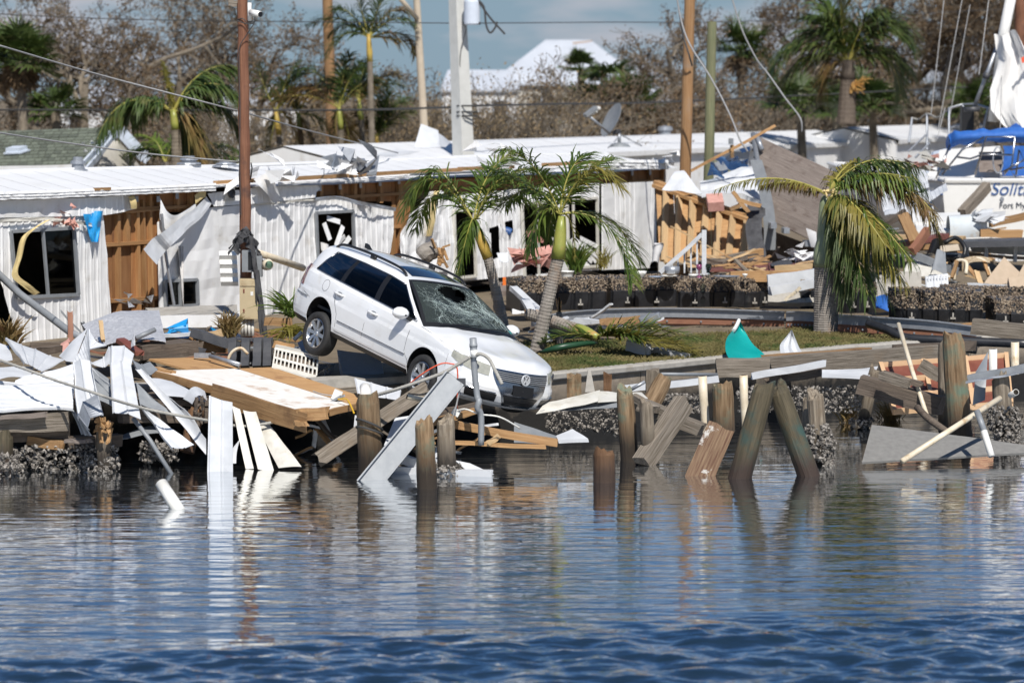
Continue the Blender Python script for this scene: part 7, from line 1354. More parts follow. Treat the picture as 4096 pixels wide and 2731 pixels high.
p11 = logp('leaning grey post with an oyster foot before the marsh grass', ((875, 369, 42), (863, 426, 42)), (.085, .09), 'pile_grey', group=PG); crust_on(p11, ((862, 417, 41.9), (860, 427, 41.9)), .14, 140, .05, 3); p12 = logp('tall piling with green stained band at the right', ((953, 335, 40.5), (960, 440, 40.5)), (.155, .185), 'pile', group=PG); p13 = logp('grey piling hidden behind the tall green stained one', ((944, 345, 41.3), (945, 432, 41.3)), (.09, .1), 'pile_grey', group=PG); p14 = logp('oyster crusted piling near the right edge', ((1000, 374, 39.6), (1006, 446, 39.6)), (.125, .14), 'pile_grey', group=PG); crust_on(p14, ((1003, 405, 39.5), (1008, 444, 39.4)), .17, 520, .07, 4)
p15 = logp('thin split piling left of the oyster crusted one', ((807, 397, 38.3), (808, 440, 38.3)), (.06, .08), 'pile_grey', group=PG)
board('painted_board', X(721, 427, 36.8), X(697, 482, 36.6), .36, .14, 'painted_wood', 'white and brown painted board leaning in the water', 'board', up=(0, -1, .2)); dsheet('patch of white paint on the leaning board', [(708, 426, 36.68), (718, 427, 36.68), (708, 444, 36.6), (700, 442, 36.6)], 'aged_white', 'paint_patch', 'board', amp=0, t_=.004) if False else None
board('leaning_plank', X(684, 402, 38.2), X(642, 464, 37.6), .24, .2, 'weathered', 'thick pale plank leaning across behind the grey piling', 'plank', up=(.8, -.6, .2)); board('floating_beam', X(640, 404, 38.9), X(702, 430, 38.6), .25, .16, 'weathered', 'wet grey beam lying in the water behind the leaning plank', 'timber'); board('loose_board', X(633, 397, 39), X(656, 410, 38.6), .1, .1, 'weathered', 'short board behind the tops of the tan and grey pilings', 'board')
dsheet('large grey board slanting into the water at the right', [(872, 424, 38.6), (1034, 446, 38.2), (1034, 452, 38), (862, 462, 37.4)], 'concrete', 'grey_board', 'board', amp=.005, t_=.03)
for o in [bpy.data.objects['grey_board']]: o.data.materials[0] = mat('cement_board', (.175, .17, .16), (.225, .22, .205), .85, scale=12)
pipe('long_pipe', XY((1000, 398, 38.0), (902, 461, 36.6)), .038, 'pvc_cream', 'long cream pipe slanting over the grey board'); pipe('short_pipe', XY((977, 411, 37.5), (984, 431, 37.3)), .042, 'grey_metal', 'grey sleeve on the short upright pipe'); pipe('short_pipe', XY((984, 431, 37.3), (991.5, 456, 37.1)), .045, 'pvc', 'short white pipe standing in the water at the right'); pipe('leaning_pipe', XY((898.5, 324, 42.5), (912, 370, 41.5), (927, 416, 40.6)), .033, 'pvc_cream', 'slim rusty white pipe leaning left of the tall right piling')
pipe('cut_pipe', XY((706, 432, 39.5), (703.5, 400, 39.5), (702.5, 376, 39.5)), .062, 'pvc_cream', 'cut cream pipe standing left of the tan piling', hollow=True); pipe('cut_pipe', XY((746, 428, 40.3), (744, 400, 40.3), (743.5, 375, 40.3)), .06, 'pvc_cream', 'cut cream pipe between the piling and the crossed pair', hollow=True); pipe('cut_pipe', XY((993, 376, 41), (993, 349, 41)), .06, 'pvc', 'cut white pipe standing on the right pier', hollow=True); pipe('cut_pipe', XY((1015, 374, 40.6), (1015, 342, 40.6)), .058, 'pvc_cream', 'rust stained pipe at the right edge', hollow=True); pipe('small_pipe', XY((1011, 395, 39.2), (1016, 392, 39.0)), .045, 'pvc', 'white pipe mouth facing right near the edge', hollow=True)
cb_ = thing('metal_bracket', 'grey aluminium bracket beam sticking in from the right edge', 'bracket', X(1000, 376, 39.9)); board('beam', X(968, 379, 39.7), X(1034, 366, 39.5), .12, .11, 'grey_metal', parent=cb_, jag=0); board('flange', X(966, 382, 39.6), X(1034, 369.5, 39.4), .2, .025, 'galv', parent=cb_, jag=0); sheet('gusset', XY((976, 372, 39.9), (988, 352, 40.2), (985, 400, 39.8), (973, 405, 39.8)), 'grey_metal', parent=cb_, amp=0)
cd_ = thing('cabinet_door', 'light wood cabinet frame with dark red panels lying behind the tall right piling', 'cabinet', X(940, 395, 42.4))
def CDp(a, b): return X(879, 364, 42.8).lerp(X(1007, 354, 43.2), a).lerp(X(893, 412, 41.6).lerp(X(1012, 404, 42), a), b)
for a, b, c, d in ((0, .03, 1, .03), (0, .36, 1, .36), (0, .68, 1, .68), (0, .99, 1, .99), (.01, 0, .01, 1), (.34, 0, .34, 1), (.67, 0, .67, 1), (.99, 0, .99, 1)): board('rail', CDp(a, b) + V((0, -.03 if a == c else -.02, 0)), CDp(c, d) + V((0, -.03 if a == c else -.02, 0)), .06, .09, 'cabinet', parent=cd_, jag=0)
for i in range(3):
    for j in range(3): m = MB(); m.prism([CDp(i / 3 + .02, j / 3 + .03), CDp((i + 1) / 3 - .0, j / 3 + .03), CDp((i + 1) / 3, (j + 1) / 3), CDp(i / 3 + .02, (j + 1) / 3)], (0, .02, 0)); m.build('panel', M_['red_brown'], cd_)
board('loose_board', X(921, 365, 42), X(940, 376, 42), .06, .2, 'weathered', 'grey board end resting on the cabinet frame', 'board'); dsheet('white gutter lying under the long weathered timber', [(822, 370, 42.4), (878, 366, 42.6), (874, 374, 42), (822, 374, 42)], 'white_metal', 'gutter', 'gutter', amp=.03); dsheet('turquoise edged white panel under the gutter', [(822, 373, 41.9), (870, 377, 41.9), (868, 381, 41.5), (822, 377, 41.5)], 'white_metal', 'edged_sheet', amp=.02); pipe('dark_lever', spl(XY((917, 407, 39.8), (928, 418, 39.6), (950, 434, 39.4)), 8), .05, 'dark_wood', 'dark rusty bar dipping in the water before the tall piling', 'bar')
# oysters on the seawall foot
def bank(label, u0, u1, v0, v1, y, n, seed, size=.055, mt='oyster'):
    def fn(g_): 
        u = u0 + (u1 - u0) * g_.random(); v = v0 + (v1 - v0) * g_.random(); return X(u, v, y + (g_.random() - .5) * .3 + .1 * noise.noise(V((u * .1, v * .1, 0)))), V((0, -1, .3))
    o = shells(fn, int(n * .6), size, seed).build('oyster_bank', M_[mt], kind='stuff'); tag(o, label, 'oysters')
bank('oyster crust on the seawall foot below the round log', 664, 702, 394, 412, 40.6, 420, 11); bank('oyster crust on the seawall foot behind the crossed pilings', 737, 860, 386, 412, 41.7, 1000, 12); bank('oyster crust along the low left ledge', -6, 85, 446, 472, 37.2, 700, 13, .065); bank('oyster crust under the middle of the left debris', 84, 118, 446, 470, 37.3, 320, 14, .065); bank('oyster crust on the ledge by the grey pole', 140, 178, 442, 462, 37.6, 400, 15, .06); bank('oyster clump at the water below the car', 610, 630, 428, 436, 39.4, 120, 16, .06); bank('oyster clump at the left picture corner', -6, 20, 455, 492, 36.6, 260, 17, .07); bank('oyster mud bank under the front of the car', 545, 618, 408, 432, 40.1, 500, 18, .05)
# ================================================================ left bank: wrecked dock, panels, plywood
lk = thing('dock_wreck', 'dark timber dock frame collapsed under the white panels', 'dock', X(60, 440, 38.3))
for a, b, w_, h_, mt_ in (((-8, 423, 37.0), (68, 421, 37.2), .2, .24, 'weathered'), ((-8, 436, 37.3), (70, 430, 37.4), .2, .2, 'dark_wood'), ((30, 440, 37.3), (62, 445, 37.2), .16, .12, 'lumber'), ((-8, 412, 37.2), (30, 410, 37.4), .3, .06, 'dark_metal'), ((0, 417, 36.9), (46, 414.5, 37), .2, .05, 'deckgrey'), ((64, 443, 37.4), (120, 440, 37.8), .2, .16, 'dark_wood'), ((120, 415, 38), (240, 414, 38.6), .2, .2, 'dark_wood'), ((20, 449, 37.4), (56, 449, 37.3), .1, .04, 'weathered'), ((68, 440.5, 37.1), (90, 441, 37), .15, .05, 'deckgrey')):
    board('beam', X(*a), X(*b), w_, h_, mt_, parent=lk, jag=.03)
m = MB(); m.prism([X(-12, 400, 37.8), X(300, 400, 38.6), X(300, 386, 40.4), X(-12, 390, 39.4)], (0, 0, -.08)); m.build('deck_board', M_['dark_wood'], lk)
for i in range(7): u = 10 + i * 42; board('joist', X(u, 412, 37.9 + i * .1), X(u + 4, 396, 40), .1, .2, 'dark_wood', parent=lk)
logp('dark post at the left picture edge under the dock', ((4, 434, 37), (3, 482, 37)), (.12, .13), 'pile_dark'); bp_ = logp('snapped post with torn orange wood under the bent panel', ((104, 425, 37.2), (103, 492, 37.2)), (.10, .13), 'pile_grey'); crust_on(bp_, ((101, 455, 37.1), (98, 480, 37)), .2, 260, .065, 21); logp('leaning brown post behind the white strips', ((197, 408, 38), (187, 452, 37.8)), (.11, .1), 'stump')
random.seed(31)
for i in range(14):
    a = X(104 + random.uniform(-6, 7), 424 + random.uniform(-4, 8), 37.05); SEED[0] += 1; board('torn_splinter', a, a + V((random.uniform(-.08, .08), -.04, random.uniform(-.22, .1))), .05, .03, 'lumber', 'splinter of orange wood torn from the snapped post', 'splinter', group='splinters of the snapped post', jag=.03)
for i in range(10):
    a = X(198 + random.uniform(-5, 5), 412 + random.uniform(-5, 8), 37.8); board('torn_splinter', a, a + V((random.uniform(-.1, .1), -.04, random.uniform(-.15, .25))), .04, .025, 'dark_wood', 'dark splinter on the leaning brown post behind the strips', 'splinter', group='splinters of the leaning brown post', jag=.03)
RB = .13
def pan(label, q, mt='white_metal', **k):
    k.setdefault('rib', RB); k.setdefault('ribh', .016); k.setdefault('amp', .03); k.setdefault('bend', (.07 if k['rib'] else .02) * math.sin(len(label) * 2.3)); return sheet('awning_sheet', XY(*q), mt, label, 'panel', **k)
pan('broad white panel lying flat at the left edge, lowest of the heap', [(-6, 410, 36.8), (-6, 384, 37.6), (74, 389, 37.8), (73, 410, 37.2)]); pan('white panel on top of the broad left one, tapering to the left', [(-4, 383, 37.9), (20, 377, 38.4), (74, 363, 38.6), (74, 389, 37.9)]); pan('white panel edge curving at the far left under the rope', [(-6, 366, 38.8), (-6, 380, 38.0), (30, 376, 38.5), (34, 368, 39)], rib=0); pan('tilted white sheet pointing down right at the upper left', [(5, 340, 40), (64, 361.5, 38.9), (41, 368, 38.4), (24, 362, 38.9)], rib=.25); pan('small white panel at the left picture edge above the rope', [(-6, 340, 40), (9, 345, 40), (12, 362, 39.3), (-6, 362, 39.3)], rib=0)
pan('tall bent white panel standing with its top corner peaked', [(73, 365, 37.6), (88, 327, 38.6), (91, 366, 37.2), (102, 414, 36.4)], fold=None); 
pan('tall bent white panel, lower half hanging over the edge', [(73, 364, 37.5), (91, 362, 37.4), (102, 414, 36.7), (76, 417, 36.7)]); pan('curled end of the tall bent panel showing its ribbed back', [(77, 417, 36.6), (96, 394, 36.5), (102, 414, 36.3), (86, 428, 36.2)], 'galv', bend=.08); pan('dark inner panel behind the tall bent one', [(73, 410, 37.3), (78, 416, 37), (90, 436, 37), (82, 434, 37.2)], 'grey_metal')
pan('dark triangular sheet leaning behind the tall bent panel', [(60, 357, 39.5), (88, 329, 39.6), (73, 362, 39), (66, 361, 39.1)], rib=0); pan('ribbed white sheet right of the peak of the bent panel', [(88, 330, 39), (107, 345, 38.9), (90, 349, 38.7), (89, 340, 38.8)]); pan('grey ribbed sheet below the peak', [(90, 363, 38.6), (109, 346, 38.8), (109, 364, 38.3), (92, 364.5, 38.3)])
pan('square ended white panel hanging in the middle of the heap', [(110.5, 345, 38), (134, 355, 37.9), (131, 366, 37.6), (110, 366, 37.6)]); pan('lower half of the square ended hanging panel', [(110, 366, 37.6), (131, 366, 37.6), (141, 419, 36.6), (112.5, 414.5, 36.6)]); 
pan('dark side sheet between the bent and square panels', [(92, 368, 38.3), (110, 380, 38), (112, 405, 37.6), (96, 398, 37.6)], 'grey_metal', rib=0); pan('thin white edge strip between the bent and square panels', [(91, 366, 38), (94, 368, 38), (112, 392, 37.6), (112, 388, 37.6)], rib=0)
pan('long white strip slanting down right below the square panel', [(140, 404, 37.4), (148, 410, 37.3), (194, 445, 36.8), (172, 449, 36.6)]); pan('long folded white strip behind, slanting to the vertical panel', [(135, 368, 38.4), (141, 368, 38.4), (206, 438, 37.2), (206, 454, 37.1)], rib=0); pan('second folded strip above the long slanting one', [(141, 371, 38.8), (150, 385, 38.4), (195, 420, 37.6), (206, 445, 37.3)], rib=0); pan('dark lower side of the long folded strip', [(136, 380, 38.2), (150, 393, 38), (172, 415, 37.8), (140, 402, 37.8)], 'grey_metal', rib=0); pan('broad white sheet under the plywood corner', [(148, 378, 39), (172, 380, 39), (206, 402, 38.2), (160, 398, 38.2)], rib=0); pan('crumpled white sheet by the plywood', [(183, 398, 38.2), (205, 392, 38.4), (207, 400, 38), (192, 403, 37.9)], bend=.1, rib=0); pan('bent grey sheet left of the plywood', [(132, 357, 39.6), (150, 360, 39.5), (158, 366, 39.3), (140, 371, 38.9)], 'grey_metal')
pan('vertical white panel hanging into the water', [(209, 395, 37.2), (232.5, 402, 37.2), (233, 474, 36.9), (207, 474, 36.9)]); pan('white strip right of the vertical panel dipping in the water', [(232, 405, 37.6), (240, 409, 37.6), (254, 468, 37.2), (246, 468, 37.2)], 'aged_white', rib=0); pan('cream strip leaning right into the water', [(243, 410, 37.7), (256, 412, 37.7), (274, 468, 37.1), (258, 468, 37.1)], 'aged_white', rib=0); pan('cream strip with bent top, rightmost of the leaning strips', [(247, 409, 38.0), (263, 411, 38.0), (272, 428, 37.7), (259, 430, 37.7)], 'aged_white', rib=0); pan('lower part of the rightmost leaning cream strip', [(259, 430, 37.7), (272, 428, 37.7), (302, 468, 37.2), (279, 469, 37.2)], 'aged_white', rib=0); pan('small white fold under the vertical panel', [(232, 452, 37.3), (240, 440, 37.4), (237, 464, 37.1), (231, 464, 37.1)], rib=0); pan('dark sheet deep under the slanting strips', [(110, 438, 38), (150, 424, 38.2), (175, 428, 38), (112, 441, 37.8)], 'grey_metal', rib=0)
pipe('grey_pole', XY((133, 418, 37), (150, 440, 36.9), (174, 478, 36.8)), .03, 'grey_metal', 'grey metal pole slanting into the water under the slanting strip', 'pole'); sheet('stone_slab', XY((78, 474, 36.9), (88, 471, 36.9), (91, 484, 36.6), (79, 486, 36.6)), 'concrete', 'small grey slab standing in the water at the left', 'slab', t_=.05)
m = MB(); m.tube(XY((161, 483, 33.9), (180, 512, 33.6)), [.073, .078], 16); tag(m.build('foam_cylinder', M_['pvc'], smooth=True), 'white foam cylinder floating upright in the open water at the left', 'float')
rope('mooring_rope', XY((-6, 358, 37.8), (28, 370, 37.2), (55, 380, 36.9), (95, 393, 36.2), (112, 399, 36.3), (145, 408.5, 36.8), (180, 415.5, 36.9), (206, 420, 37.2), (240, 426, 37.6), (268, 423, 37.6), (285, 418, 37.8), (330, 412, 38)), .019, 'rope', 'long grey mooring rope across the white panels', n=160)
# behind the panels
sheet('foil_insulation', XY((82, 325, 42), (159, 311, 43), (166, 343, 41), (103, 346, 41)), 'foil', 'shiny silver foil insulation sheet before the torn home', 'insulation', amp=.03, bend=.08)
board('foil_lath', X(100.5, 322, 41.2), X(103, 341, 40.8), .06, .05, 'lumber_pale', 'short pale lath in front of the foil sheet', 'board'); pipe('slotted_channel', XY((136, 338, 40.8), (155, 329.5, 41)), .035, 'grey_metal', 'grey slotted channel lying on the foil sheet'); sheet('foil_shard', XY((131, 343, 40.5), (134, 332, 40.6), (135, 345, 40.4), (131, 347, 40.4)), 'foil', 'small foil shard before the foil sheet', 'insulation', amp=0)
pipe('fallen_channel', XY((-8, 268, 46.8), (20, 294, 46), (70, 332, 45), (82, 338, 44.6)), .06, 'grey_metal', 'long grey metal channel slanting under the left window'); board('brown_stake', X(70, 313, 43), X(71, 346, 42.6), .08, .08, 'dock_brown', 'brown stake standing before the torn home', 'stake'); sheet('pink_cloth', XY((62, 341, 42), (69, 337, 42), (71, 352, 41), (60, 354, 41)), 'pink', 'pink cloth beside the brown stake', 'cloth', amp=.08)
rg_ = thing('fallen_roof', 'low grey shingled roof piece lying before the torn home', 'roof piece', X(190, 322, 47)); sheet('shingle_top', XY((145, 306, 48.5), (237, 305, 48.5), (238, 317, 46.5), (160, 319, 46.5)), 'concrete', parent=rg_, amp=.02, t_=.04); board('fascia', X(160, 322, 46.4), X(239, 320, 46.4), .06, .2, 'siding', parent=rg_, jag=0); board('lower_fascia', X(163, 327, 46.5), X(237, 327, 46.4), .04, .1, 'aged_white', parent=rg_, jag=0); crumple(X(138, 305, 47), .3, 'foil', 'torn_end', rg_, 8, 71)
for i, (a, b, w_, h_, mt_, lb) in enumerate([((30, 346, 42), (232, 344, 43), .1, .1, 'dark_wood', 'long dark brown sill beam behind the panels'), ((120, 340, 41), (140, 354, 40.5), .14, .06, 'red_brown', 'rusty brown curved blade right of the foil sheet'), ((135, 352, 41), (190, 347, 41.5), .5, .2, 'dark_wood', 'dark brown box panel behind the tan plywood'), ((200, 338, 42), (222, 333, 42), .2, .12, 'lumber_pale', 'pale timber blocks left of the grey beam'), ((205, 344, 42), (226, 347, 42), .2, .18, 'lumber', 'brown timber block under the grey beam'), ((148, 337, 42), (200, 333, 42.5), .12, .05, 'white_metal', 'white conduit strip behind the grey beam'), ((30, 352, 40.5), (60, 349, 41), .1, .1, 'dark_wood', 'dark beam end under the tilted sheet')]):
    board('loose_timber', X(*a), X(*b), w_, h_, mt_, lb, 'timber')
bpy_bag = crumple(X(182, 335, 42.5), .3, 'blue_tarp', 'tmp', None, 12, 72, (1, .6, .6)); tag(bpy.data.objects['tmp'], 'crumpled blue and white bag left of the grey beam', 'bag').name = 'blue_bag'
dkb = thing('steel_stand', 'dark grey steel stand with a tilted beam left of the car', 'steel stand', X(260, 362, 42)); board('tilted_beam', X(191, 332, 41.8), X(240, 347, 41.8), .16, .13, 'dark_metal', parent=dkb, jag=0); board('tilted_beam', X(187, 346, 41.4), X(205, 353, 41.4), .12, .1, 'dark_metal', parent=dkb, jag=0); board('top_plate', X(231, 339, 41.9), X(262, 339, 41.9), .25, .03, 'dark_metal', parent=dkb, jag=0)
for u in (233, 246, 258, 268): board('upright', X(u, 340, 41.8), X(u - 1, 368, 41.4), .12, .1, 'dark_metal', parent=dkb, jag=0, up=(0, -1, 0))
pbox('side_plate', 258, 338, 273, 371, 41.8, .08, 'dark_metal', dkb); pbox('cross_plate', 236, 350, 258, 366, 42.2, .03, 'dark_metal', dkb)
pipe('conduit_tube', XY((210, 356, 40.9), (240, 364.5, 40.5)), .032, 'galv', 'grey conduit tube on a bracket before the steel stand'); pbox('bracket_plate', 194, 353, 211, 358, 41, .03, 'galv', dkb); pipe('hose', spl(XY((226, 364, 41), (232, 352, 41), (241, 348, 41), (248, 354, 41)), 16), .022, 'pvc_cream', 'cream hose looping over the steel stand', 'hose')
# plywood panel with white face
py = thing('plywood_platform', 'white faced plywood platform lying on joists before the car', 'plywood', X(260, 415, 38.5)); zq = lambda u, v, y: X(u, v, y)
A, B, C, D = X(154, 370.5, 39.8), X(237, 368.5, 40.6), X(356, 406, 38.2), X(305, 413, 37.4)
m = MB(); m.prism([A, B, C, D], (0, 0, -.03)); m.build('white_face', mat('scuffed_white', (.80, .78, .74), (.72, .68, .62), .6, scale=5, c3=(.45, .27, .15), c3s=2.6, c3lo=.58, c3hi=.72), py)
m = MB(); m.prism([X(237.5, 368.4, 40.6), X(272, 367, 41), X(372, 399.5, 38.6), X(356.5, 405.8, 38.2)], (0, 0, -.03)); m.build('plywood_face', M_['ply'], py)
m = MB(); m.prism([X(149, 358.5, 40.6), X(212, 357, 41.4), X(240, 369, 40.7), X(186, 369, 40.2)], (0, 0, -.03)); m.build('plywood_face', M_['ply'], py)
for a, b, w_, h_ in (((153, 374, 39.7), (235, 395, 38.3), .05, .1), ((212, 393, 38.4), (306, 423, 37.2), .05, .26), ((298, 415, 37.3), (328, 413, 37.3), .1, .16), ((328, 413, 37.4), (372, 402, 38.4), .05, .08), ((154, 370, 39.9), (172, 374.5, 39.7), .1, .1), ((306, 424, 37.15), (296, 423, 37.2), .1, .06)): board('joist', X(*a), X(*b) , w_, h_, 'lumber', parent=py, jag=.04)
m = MB(); m.box(X(337, 395, 38.6), (.12, .08, .14), Matrix.Rotation(.4, 3, 'Y')); ob_ = m.build('outlet_box', M_['ceramic']); tag(ob_, 'white outlet box lying on the plywood platform', 'outlet box'); rope('box_cable', XY((313, 391, 38.7), (322, 394, 38.6), (333, 395.5, 38.6)), .008, 'cable', None, parent=ob_); rope('yellow_cord', XY((338, 399, 38.3), (346, 399, 38.1), (350, 404, 37.7), (354, 413, 37.3)), .011, 'yellow_cord', 'yellow cord hanging over the plywood edge', 'cord')
# white grille housing
gv = thing('grille_housing', 'white slotted air conditioner grille housing under the rear wheel', 'grille', X(295, 378, 41)); g0, g1, g2, g3 = X(275, 347, 41.3), X(318, 357, 41.0), X(316, 379, 40.6), X(272, 366, 40.9)
def GV(a, b, o=0): return g0.lerp(g1, a).lerp(g3.lerp(g2, a), b) + V((0, -o, 0))
for a0, b0, a1, b1 in ((0, 0, 1, .12), (0, .48, 1, .58), (0, .84, 1, 1.0)): m = MB(); m.prism([GV(a0, b0), GV(a1, b0), GV(a1, b1), GV(a0, b1)], (0, .05, 0)); m.build('frame_bar', M_['aged_white'], gv)
for i in range(12): a0 = max(0, i / 11 - .018); m = MB(); m.prism([GV(a0, .12, -.003), GV(a0 + .035, .12, -.003), GV(a0 + .035, .84, -.003), GV(a0, .84, -.003)], (0, .05, 0)); m.build('slat', M_['aged_white'], gv)
m = MB(); m.prism([GV(0, 0, -.12), GV(1, 0, -.12), GV(1, 1, -.12), GV(0, 1, -.12)], (0, .02, 0)); m.build('filter', M_['dark_wood'], gv); m = MB(); m.prism([GV(0, 1.0), GV(1, 1.0), GV(1, 1.15, -.05), GV(0, 1.15, -.05)], (0, .05, 0)); m.build('lower_lip', M_['aged_white'], gv); m = MB(); m.prism([GV(0, 0), GV(0, 1.1), GV(0, 1.1, -.3), GV(0, 0, -.3)], (.02, 0, 0)); m.prism([GV(0, 0), GV(1, 0), GV(1, 0, -.3), GV(0, 0, -.3)], (0, 0, .02)); m.build('housing', M_['aged_white'], gv)
board('brown_lath', X(274, 344, 41.6), X(294, 348, 41.6), .12, .1, 'lumber', 'brown lath lying over the grille housing', 'board'); board('brown_lath', X(265, 321.5, 43.4), X(292, 322, 43.4), .12, .12, 'lumber', 'brown board among the torn palm leaves', 'board'); crumple(X(322, 374, 40.9), .3, 'plastic_clear', 'tmp', None, 12, 73, (1, .6, .5)); tag(bpy.data.objects['tmp'], 'crumpled clear plastic beside the grille housing', 'plastic').name = 'clear_plastic_wrap'
dsheet('blue grey appliance panel in the shade under the car', [(337, 350, 41.8), (380, 356, 41.6), (384, 374, 41.2), (343, 373, 41.3)], 'trim_bluewhite', 'freezer_lid', amp=.01, t_=.5); pipe('white_bracket', XY((294, 340, 42), (302, 332, 42)), .03, 'white_metal', 'bent white bracket left of the rear wheel', 'bracket'); dsheet('grey metal channel standing left of the rear wheel', [(297, 342, 42.2), (305, 338, 42.2), (309, 350, 41.8), (302, 352, 41.8)], 'galv', 'metal_channel', amp=.02)
board('concrete_slab', X(310, 384, 40.2), X(408, 379, 40.6), .5, .14, 'concrete', 'loose concrete cap slab under the car', 'slab') ; board('concrete_slab', X(335, 390.5, 40.1), X(402, 386, 40.4), .3, .08, 'weathered', 'grey plank under the concrete slab', 'plank')
dsheet('white siding piece leaning left of the front wheel', [(354, 378, 39), (401, 389.5, 38.6), (399, 400, 38.3), (357, 393, 38.7)], 'white_metal', 'siding_piece', rib=.2, amp=.01); pipe('foam_end', XY((365, 387, 38.6), (366, 396, 38.4)), .075, 'pvc', 'white pipe end above the strapped piling', 'pipe'); dsheet('long white siding piece hanging behind the strapped piling', [(355, 415, 38), (376, 420, 37.6), (372, 432, 37.4), (354, 428, 37.8)], 'white_metal', 'siding_piece', amp=.02)
board('weathered_beam', X(319, 459, 37.3), X(427, 388, 37.9), .2, .2, 'weathered', 'grey weathered beam slanting behind the strapped piling', 'timber', up=(.3, -.9, .3), jag=.06, seg=10); pipe('short_tube', XY((427, 400, 37.3), (407, 396.5, 37.2)), .035, 'pvc_cream', 'short cream tube behind the grey channel beam', hollow=True)
# grey channel beam in the foreground
ch = thing('channel_beam', 'grey aluminium channel beam standing slanted in the water', 'beam', X(370, 482, 36.2)); a, b = X(366, 487, 36.1), X(455, 377.5, 37.0); ax_ = (b - a).normalized(); vw = V((0, -1, .1)); sd_ = ax_.cross(vw).normalized(); 
def cbar(name, o1, o2, d1, d2, mt): m = MB(); m.prism([a + sd_ * o1 + vw * d1, a + sd_ * o2 + vw * d1, b + sd_ * o2 + vw * d1, b + sd_ * o1 + vw * d1], -vw * (d1 - d2)); return m.build(name, M_[mt], ch)
cbar('web', -.13, .13, .0, -.02, 'grey_metal'); cbar('flange', -.15, -.131, .06, -.06, 'grey_metal'); cbar('flange', .131, .15, .02, -.28, 'grey_metal'); cbar('back_web', -.128, .128, -.25, -.27, 'dark_metal')
m = MB(); m.box(b + sd_ * .1 - vw * .05, (.12, .1, .1)); m.build('end_bolt', M_['dark_metal'], ch); m = MB(); m.tube([b + sd_ * .1, b + V((.02, -.05, -.35)), b + V((-.1, -.05, -.75))], .012, 5); m.build('dangling_strap', M_['cable'], ch)
# conduit upright with rope
cu_ = thing('conduit_post', 'bent white grey conduit pipe standing before the car headlight', 'pipe', X(482, 445, 37.0)); m = MB(); m.tube(spl(XY((473.5, 352, 37), (474, 365, 37), (477, 395, 37), (479, 401, 36.95), (477.5, 408, 36.95), (481, 416, 37), (481, 445, 37)), 30), .042, 12); m.build('shaft', M_['grey_metal'], cu_, smooth=True); pipe('collar', XY((473.8, 352, 37), (473, 338, 37)), .048, 'grey_metal', parent=cu_, hollow=True); pipe('coupling', XY((473.3, 343.5, 37), (473.5, 347, 37)), .054, 'grey_metal', parent=cu_); pipe('sleeve', XY((474, 350, 36.96), (474.5, 357, 36.96)), .05, 'ceramic', parent=cu_)
rope('white_rope', XY((376, 395, 37.3), (400, 388, 37.1), (440, 374, 37), (455, 366, 37), (470, 357, 36.95)), .022, 'rope', 'white rope stretched from the strapped piling to the conduit post', n=80); rope('white_rope', XY((474, 356, 36.95), (481, 354, 36.9), (489, 359, 36.9), (495, 370, 36.85), (502, 384, 36.8)), .024, 'rope', 'white rope end hanging over the car grille', n=50)
rope('extension_cord', XY((410, 383, 37.6), (425, 372, 37.5), (440, 364, 37.5), (450, 363.5, 37.5), (457, 368, 37.5), (457.5, 390, 37.5), (457, 409, 37.5)), .009, 'orange_cord', 'thin orange cord looping over the front bumper', 'cord', n=60); rope('white_cable', XY((454, 412, 37.2), (465, 409, 37.1), (480, 414, 37), (500, 417, 37), (520, 428, 37.2)), .011, 'pvc', 'thin white cable under the car bumper', 'cable', n=40); m = MB(); m.box(X(456, 412, 37.2), (.1, .08, .09), Matrix.Rotation(.5, 3, 'Y')); tag(m.build('outlet_box', M_['ceramic']), 'white outlet box dangling under the front bumper', 'outlet box')
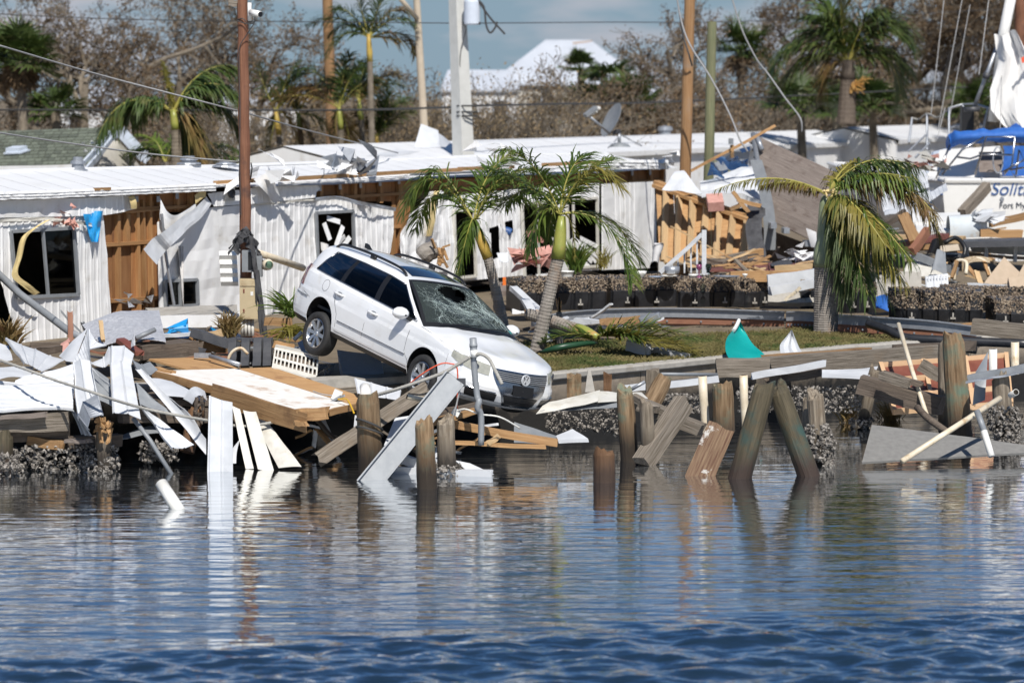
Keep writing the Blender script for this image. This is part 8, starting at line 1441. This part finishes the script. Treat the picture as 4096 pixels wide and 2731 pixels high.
# wood sticks at the waterline under the car
for i, (a, b, w_, mt_, lb) in enumerate([((434, 421, 37.6), (557, 443, 37.4), .1, 'lumber', 'long orange brown stick at the waterline under the car'), ((455, 442.5, 37.2), (545, 447, 37.3), .05, 'lumber', 'lower orange brown stick at the waterline'), ((487, 444, 37.2), (499, 436, 37.3), .05, 'lumber_pale', 'short pale stick crossing the two orange ones'), ((432, 415, 38), (480, 406, 38.2), .12, 'dark_wood', 'dark splintered board under the headlight'), ((440, 420, 37.8), (475, 411, 38), .08, 'lumber', 'brown splinter under the headlight'), ((380, 470, 36.9), (492, 474, 36.5), .1, 'white_metal', 'long white trim lying in the water behind the tan piling'), ((395, 456, 37), (420, 464, 36.8), .12, 'white_metal', 'white trim end behind the channel beam'), ((400, 462, 37), (435, 464, 36.9), .06, 'galv', 'grey hose piece behind the tan piling')]):
    board('floating_stick', X(*a), X(*b), .08, w_, mt_, lb, 'stick')
dsheet('white board tip pointing right in the water', [(455, 460, 37), (470, 463, 36.9), (494, 474, 36.6), (472, 475, 36.6)], 'white_metal', 'board_tip', amp=0); dsheet('blue grey sheet half sunk under the car', [(514, 423, 38.6), (556, 436, 38.4), (556, 445, 38), (514, 442, 38)], 'grey_metal', 'sunk_sheet', amp=.02); dsheet('white triangular board sticking out of the water', [(556, 436, 38), (572, 427.5, 38.2), (588, 438, 37.9), (558, 440, 37.8)], 'white_metal', 'board_tip', amp=.02, t_=.05); dsheet('torn white sheets in the shade under the bumper', [(395, 418, 38.2), (412, 415, 38.4), (405, 440, 37.8), (384, 445, 37.6)], 'white_metal', 'torn_sheet', amp=.03)
random.seed(66)
for i in range(26):
    u, v = random.uniform(300, 470), random.uniform(405, 462); a = X(u, v, 38.6); d = V((random.uniform(-1, 1), random.uniform(-.3, .3), random.uniform(-.5, .5))).normalized(); mt_ = random.choice(['dark_wood', 'dark_wood', 'weathered', 'grey_metal', 'lumber', 'white_metal']); board('scrap_piece', a, a + d * random.uniform(.2, .6), random.uniform(.04, .12), .03, mt_, 'small ' + MN[mt_] + ' scrap in the dark water gap under the plywood and the car', 'scrap', group='scraps in the gap under the car')
for i in range(70):
    u, v = random.uniform(60, 300), random.uniform(330, 364); a = X(u, v, 4.06 * F / (v - 96) * .97); d = V((random.uniform(-1, 1), random.uniform(-.3, .3), random.uniform(-.15, .3))).normalized(); mt_ = random.choice(['dark_wood', 'weathered', 'grey_metal', 'lumber', 'white_metal', 'dock_brown']); board('scrap_piece', a, a + d * random.uniform(.2, .7), random.uniform(.04, .14), .03, mt_, 'small ' + MN[mt_] + ' scrap strewn before the torn home left of the car', 'scrap', group='scraps strewn left of the car')
clump('yellow_weeds', 'dried yellow flowering weeds at the left edge before the torn home', 'shrub', X(8, 350, 42), 160, .5, 'palm_brown', 9, .03, 1.6, .8)
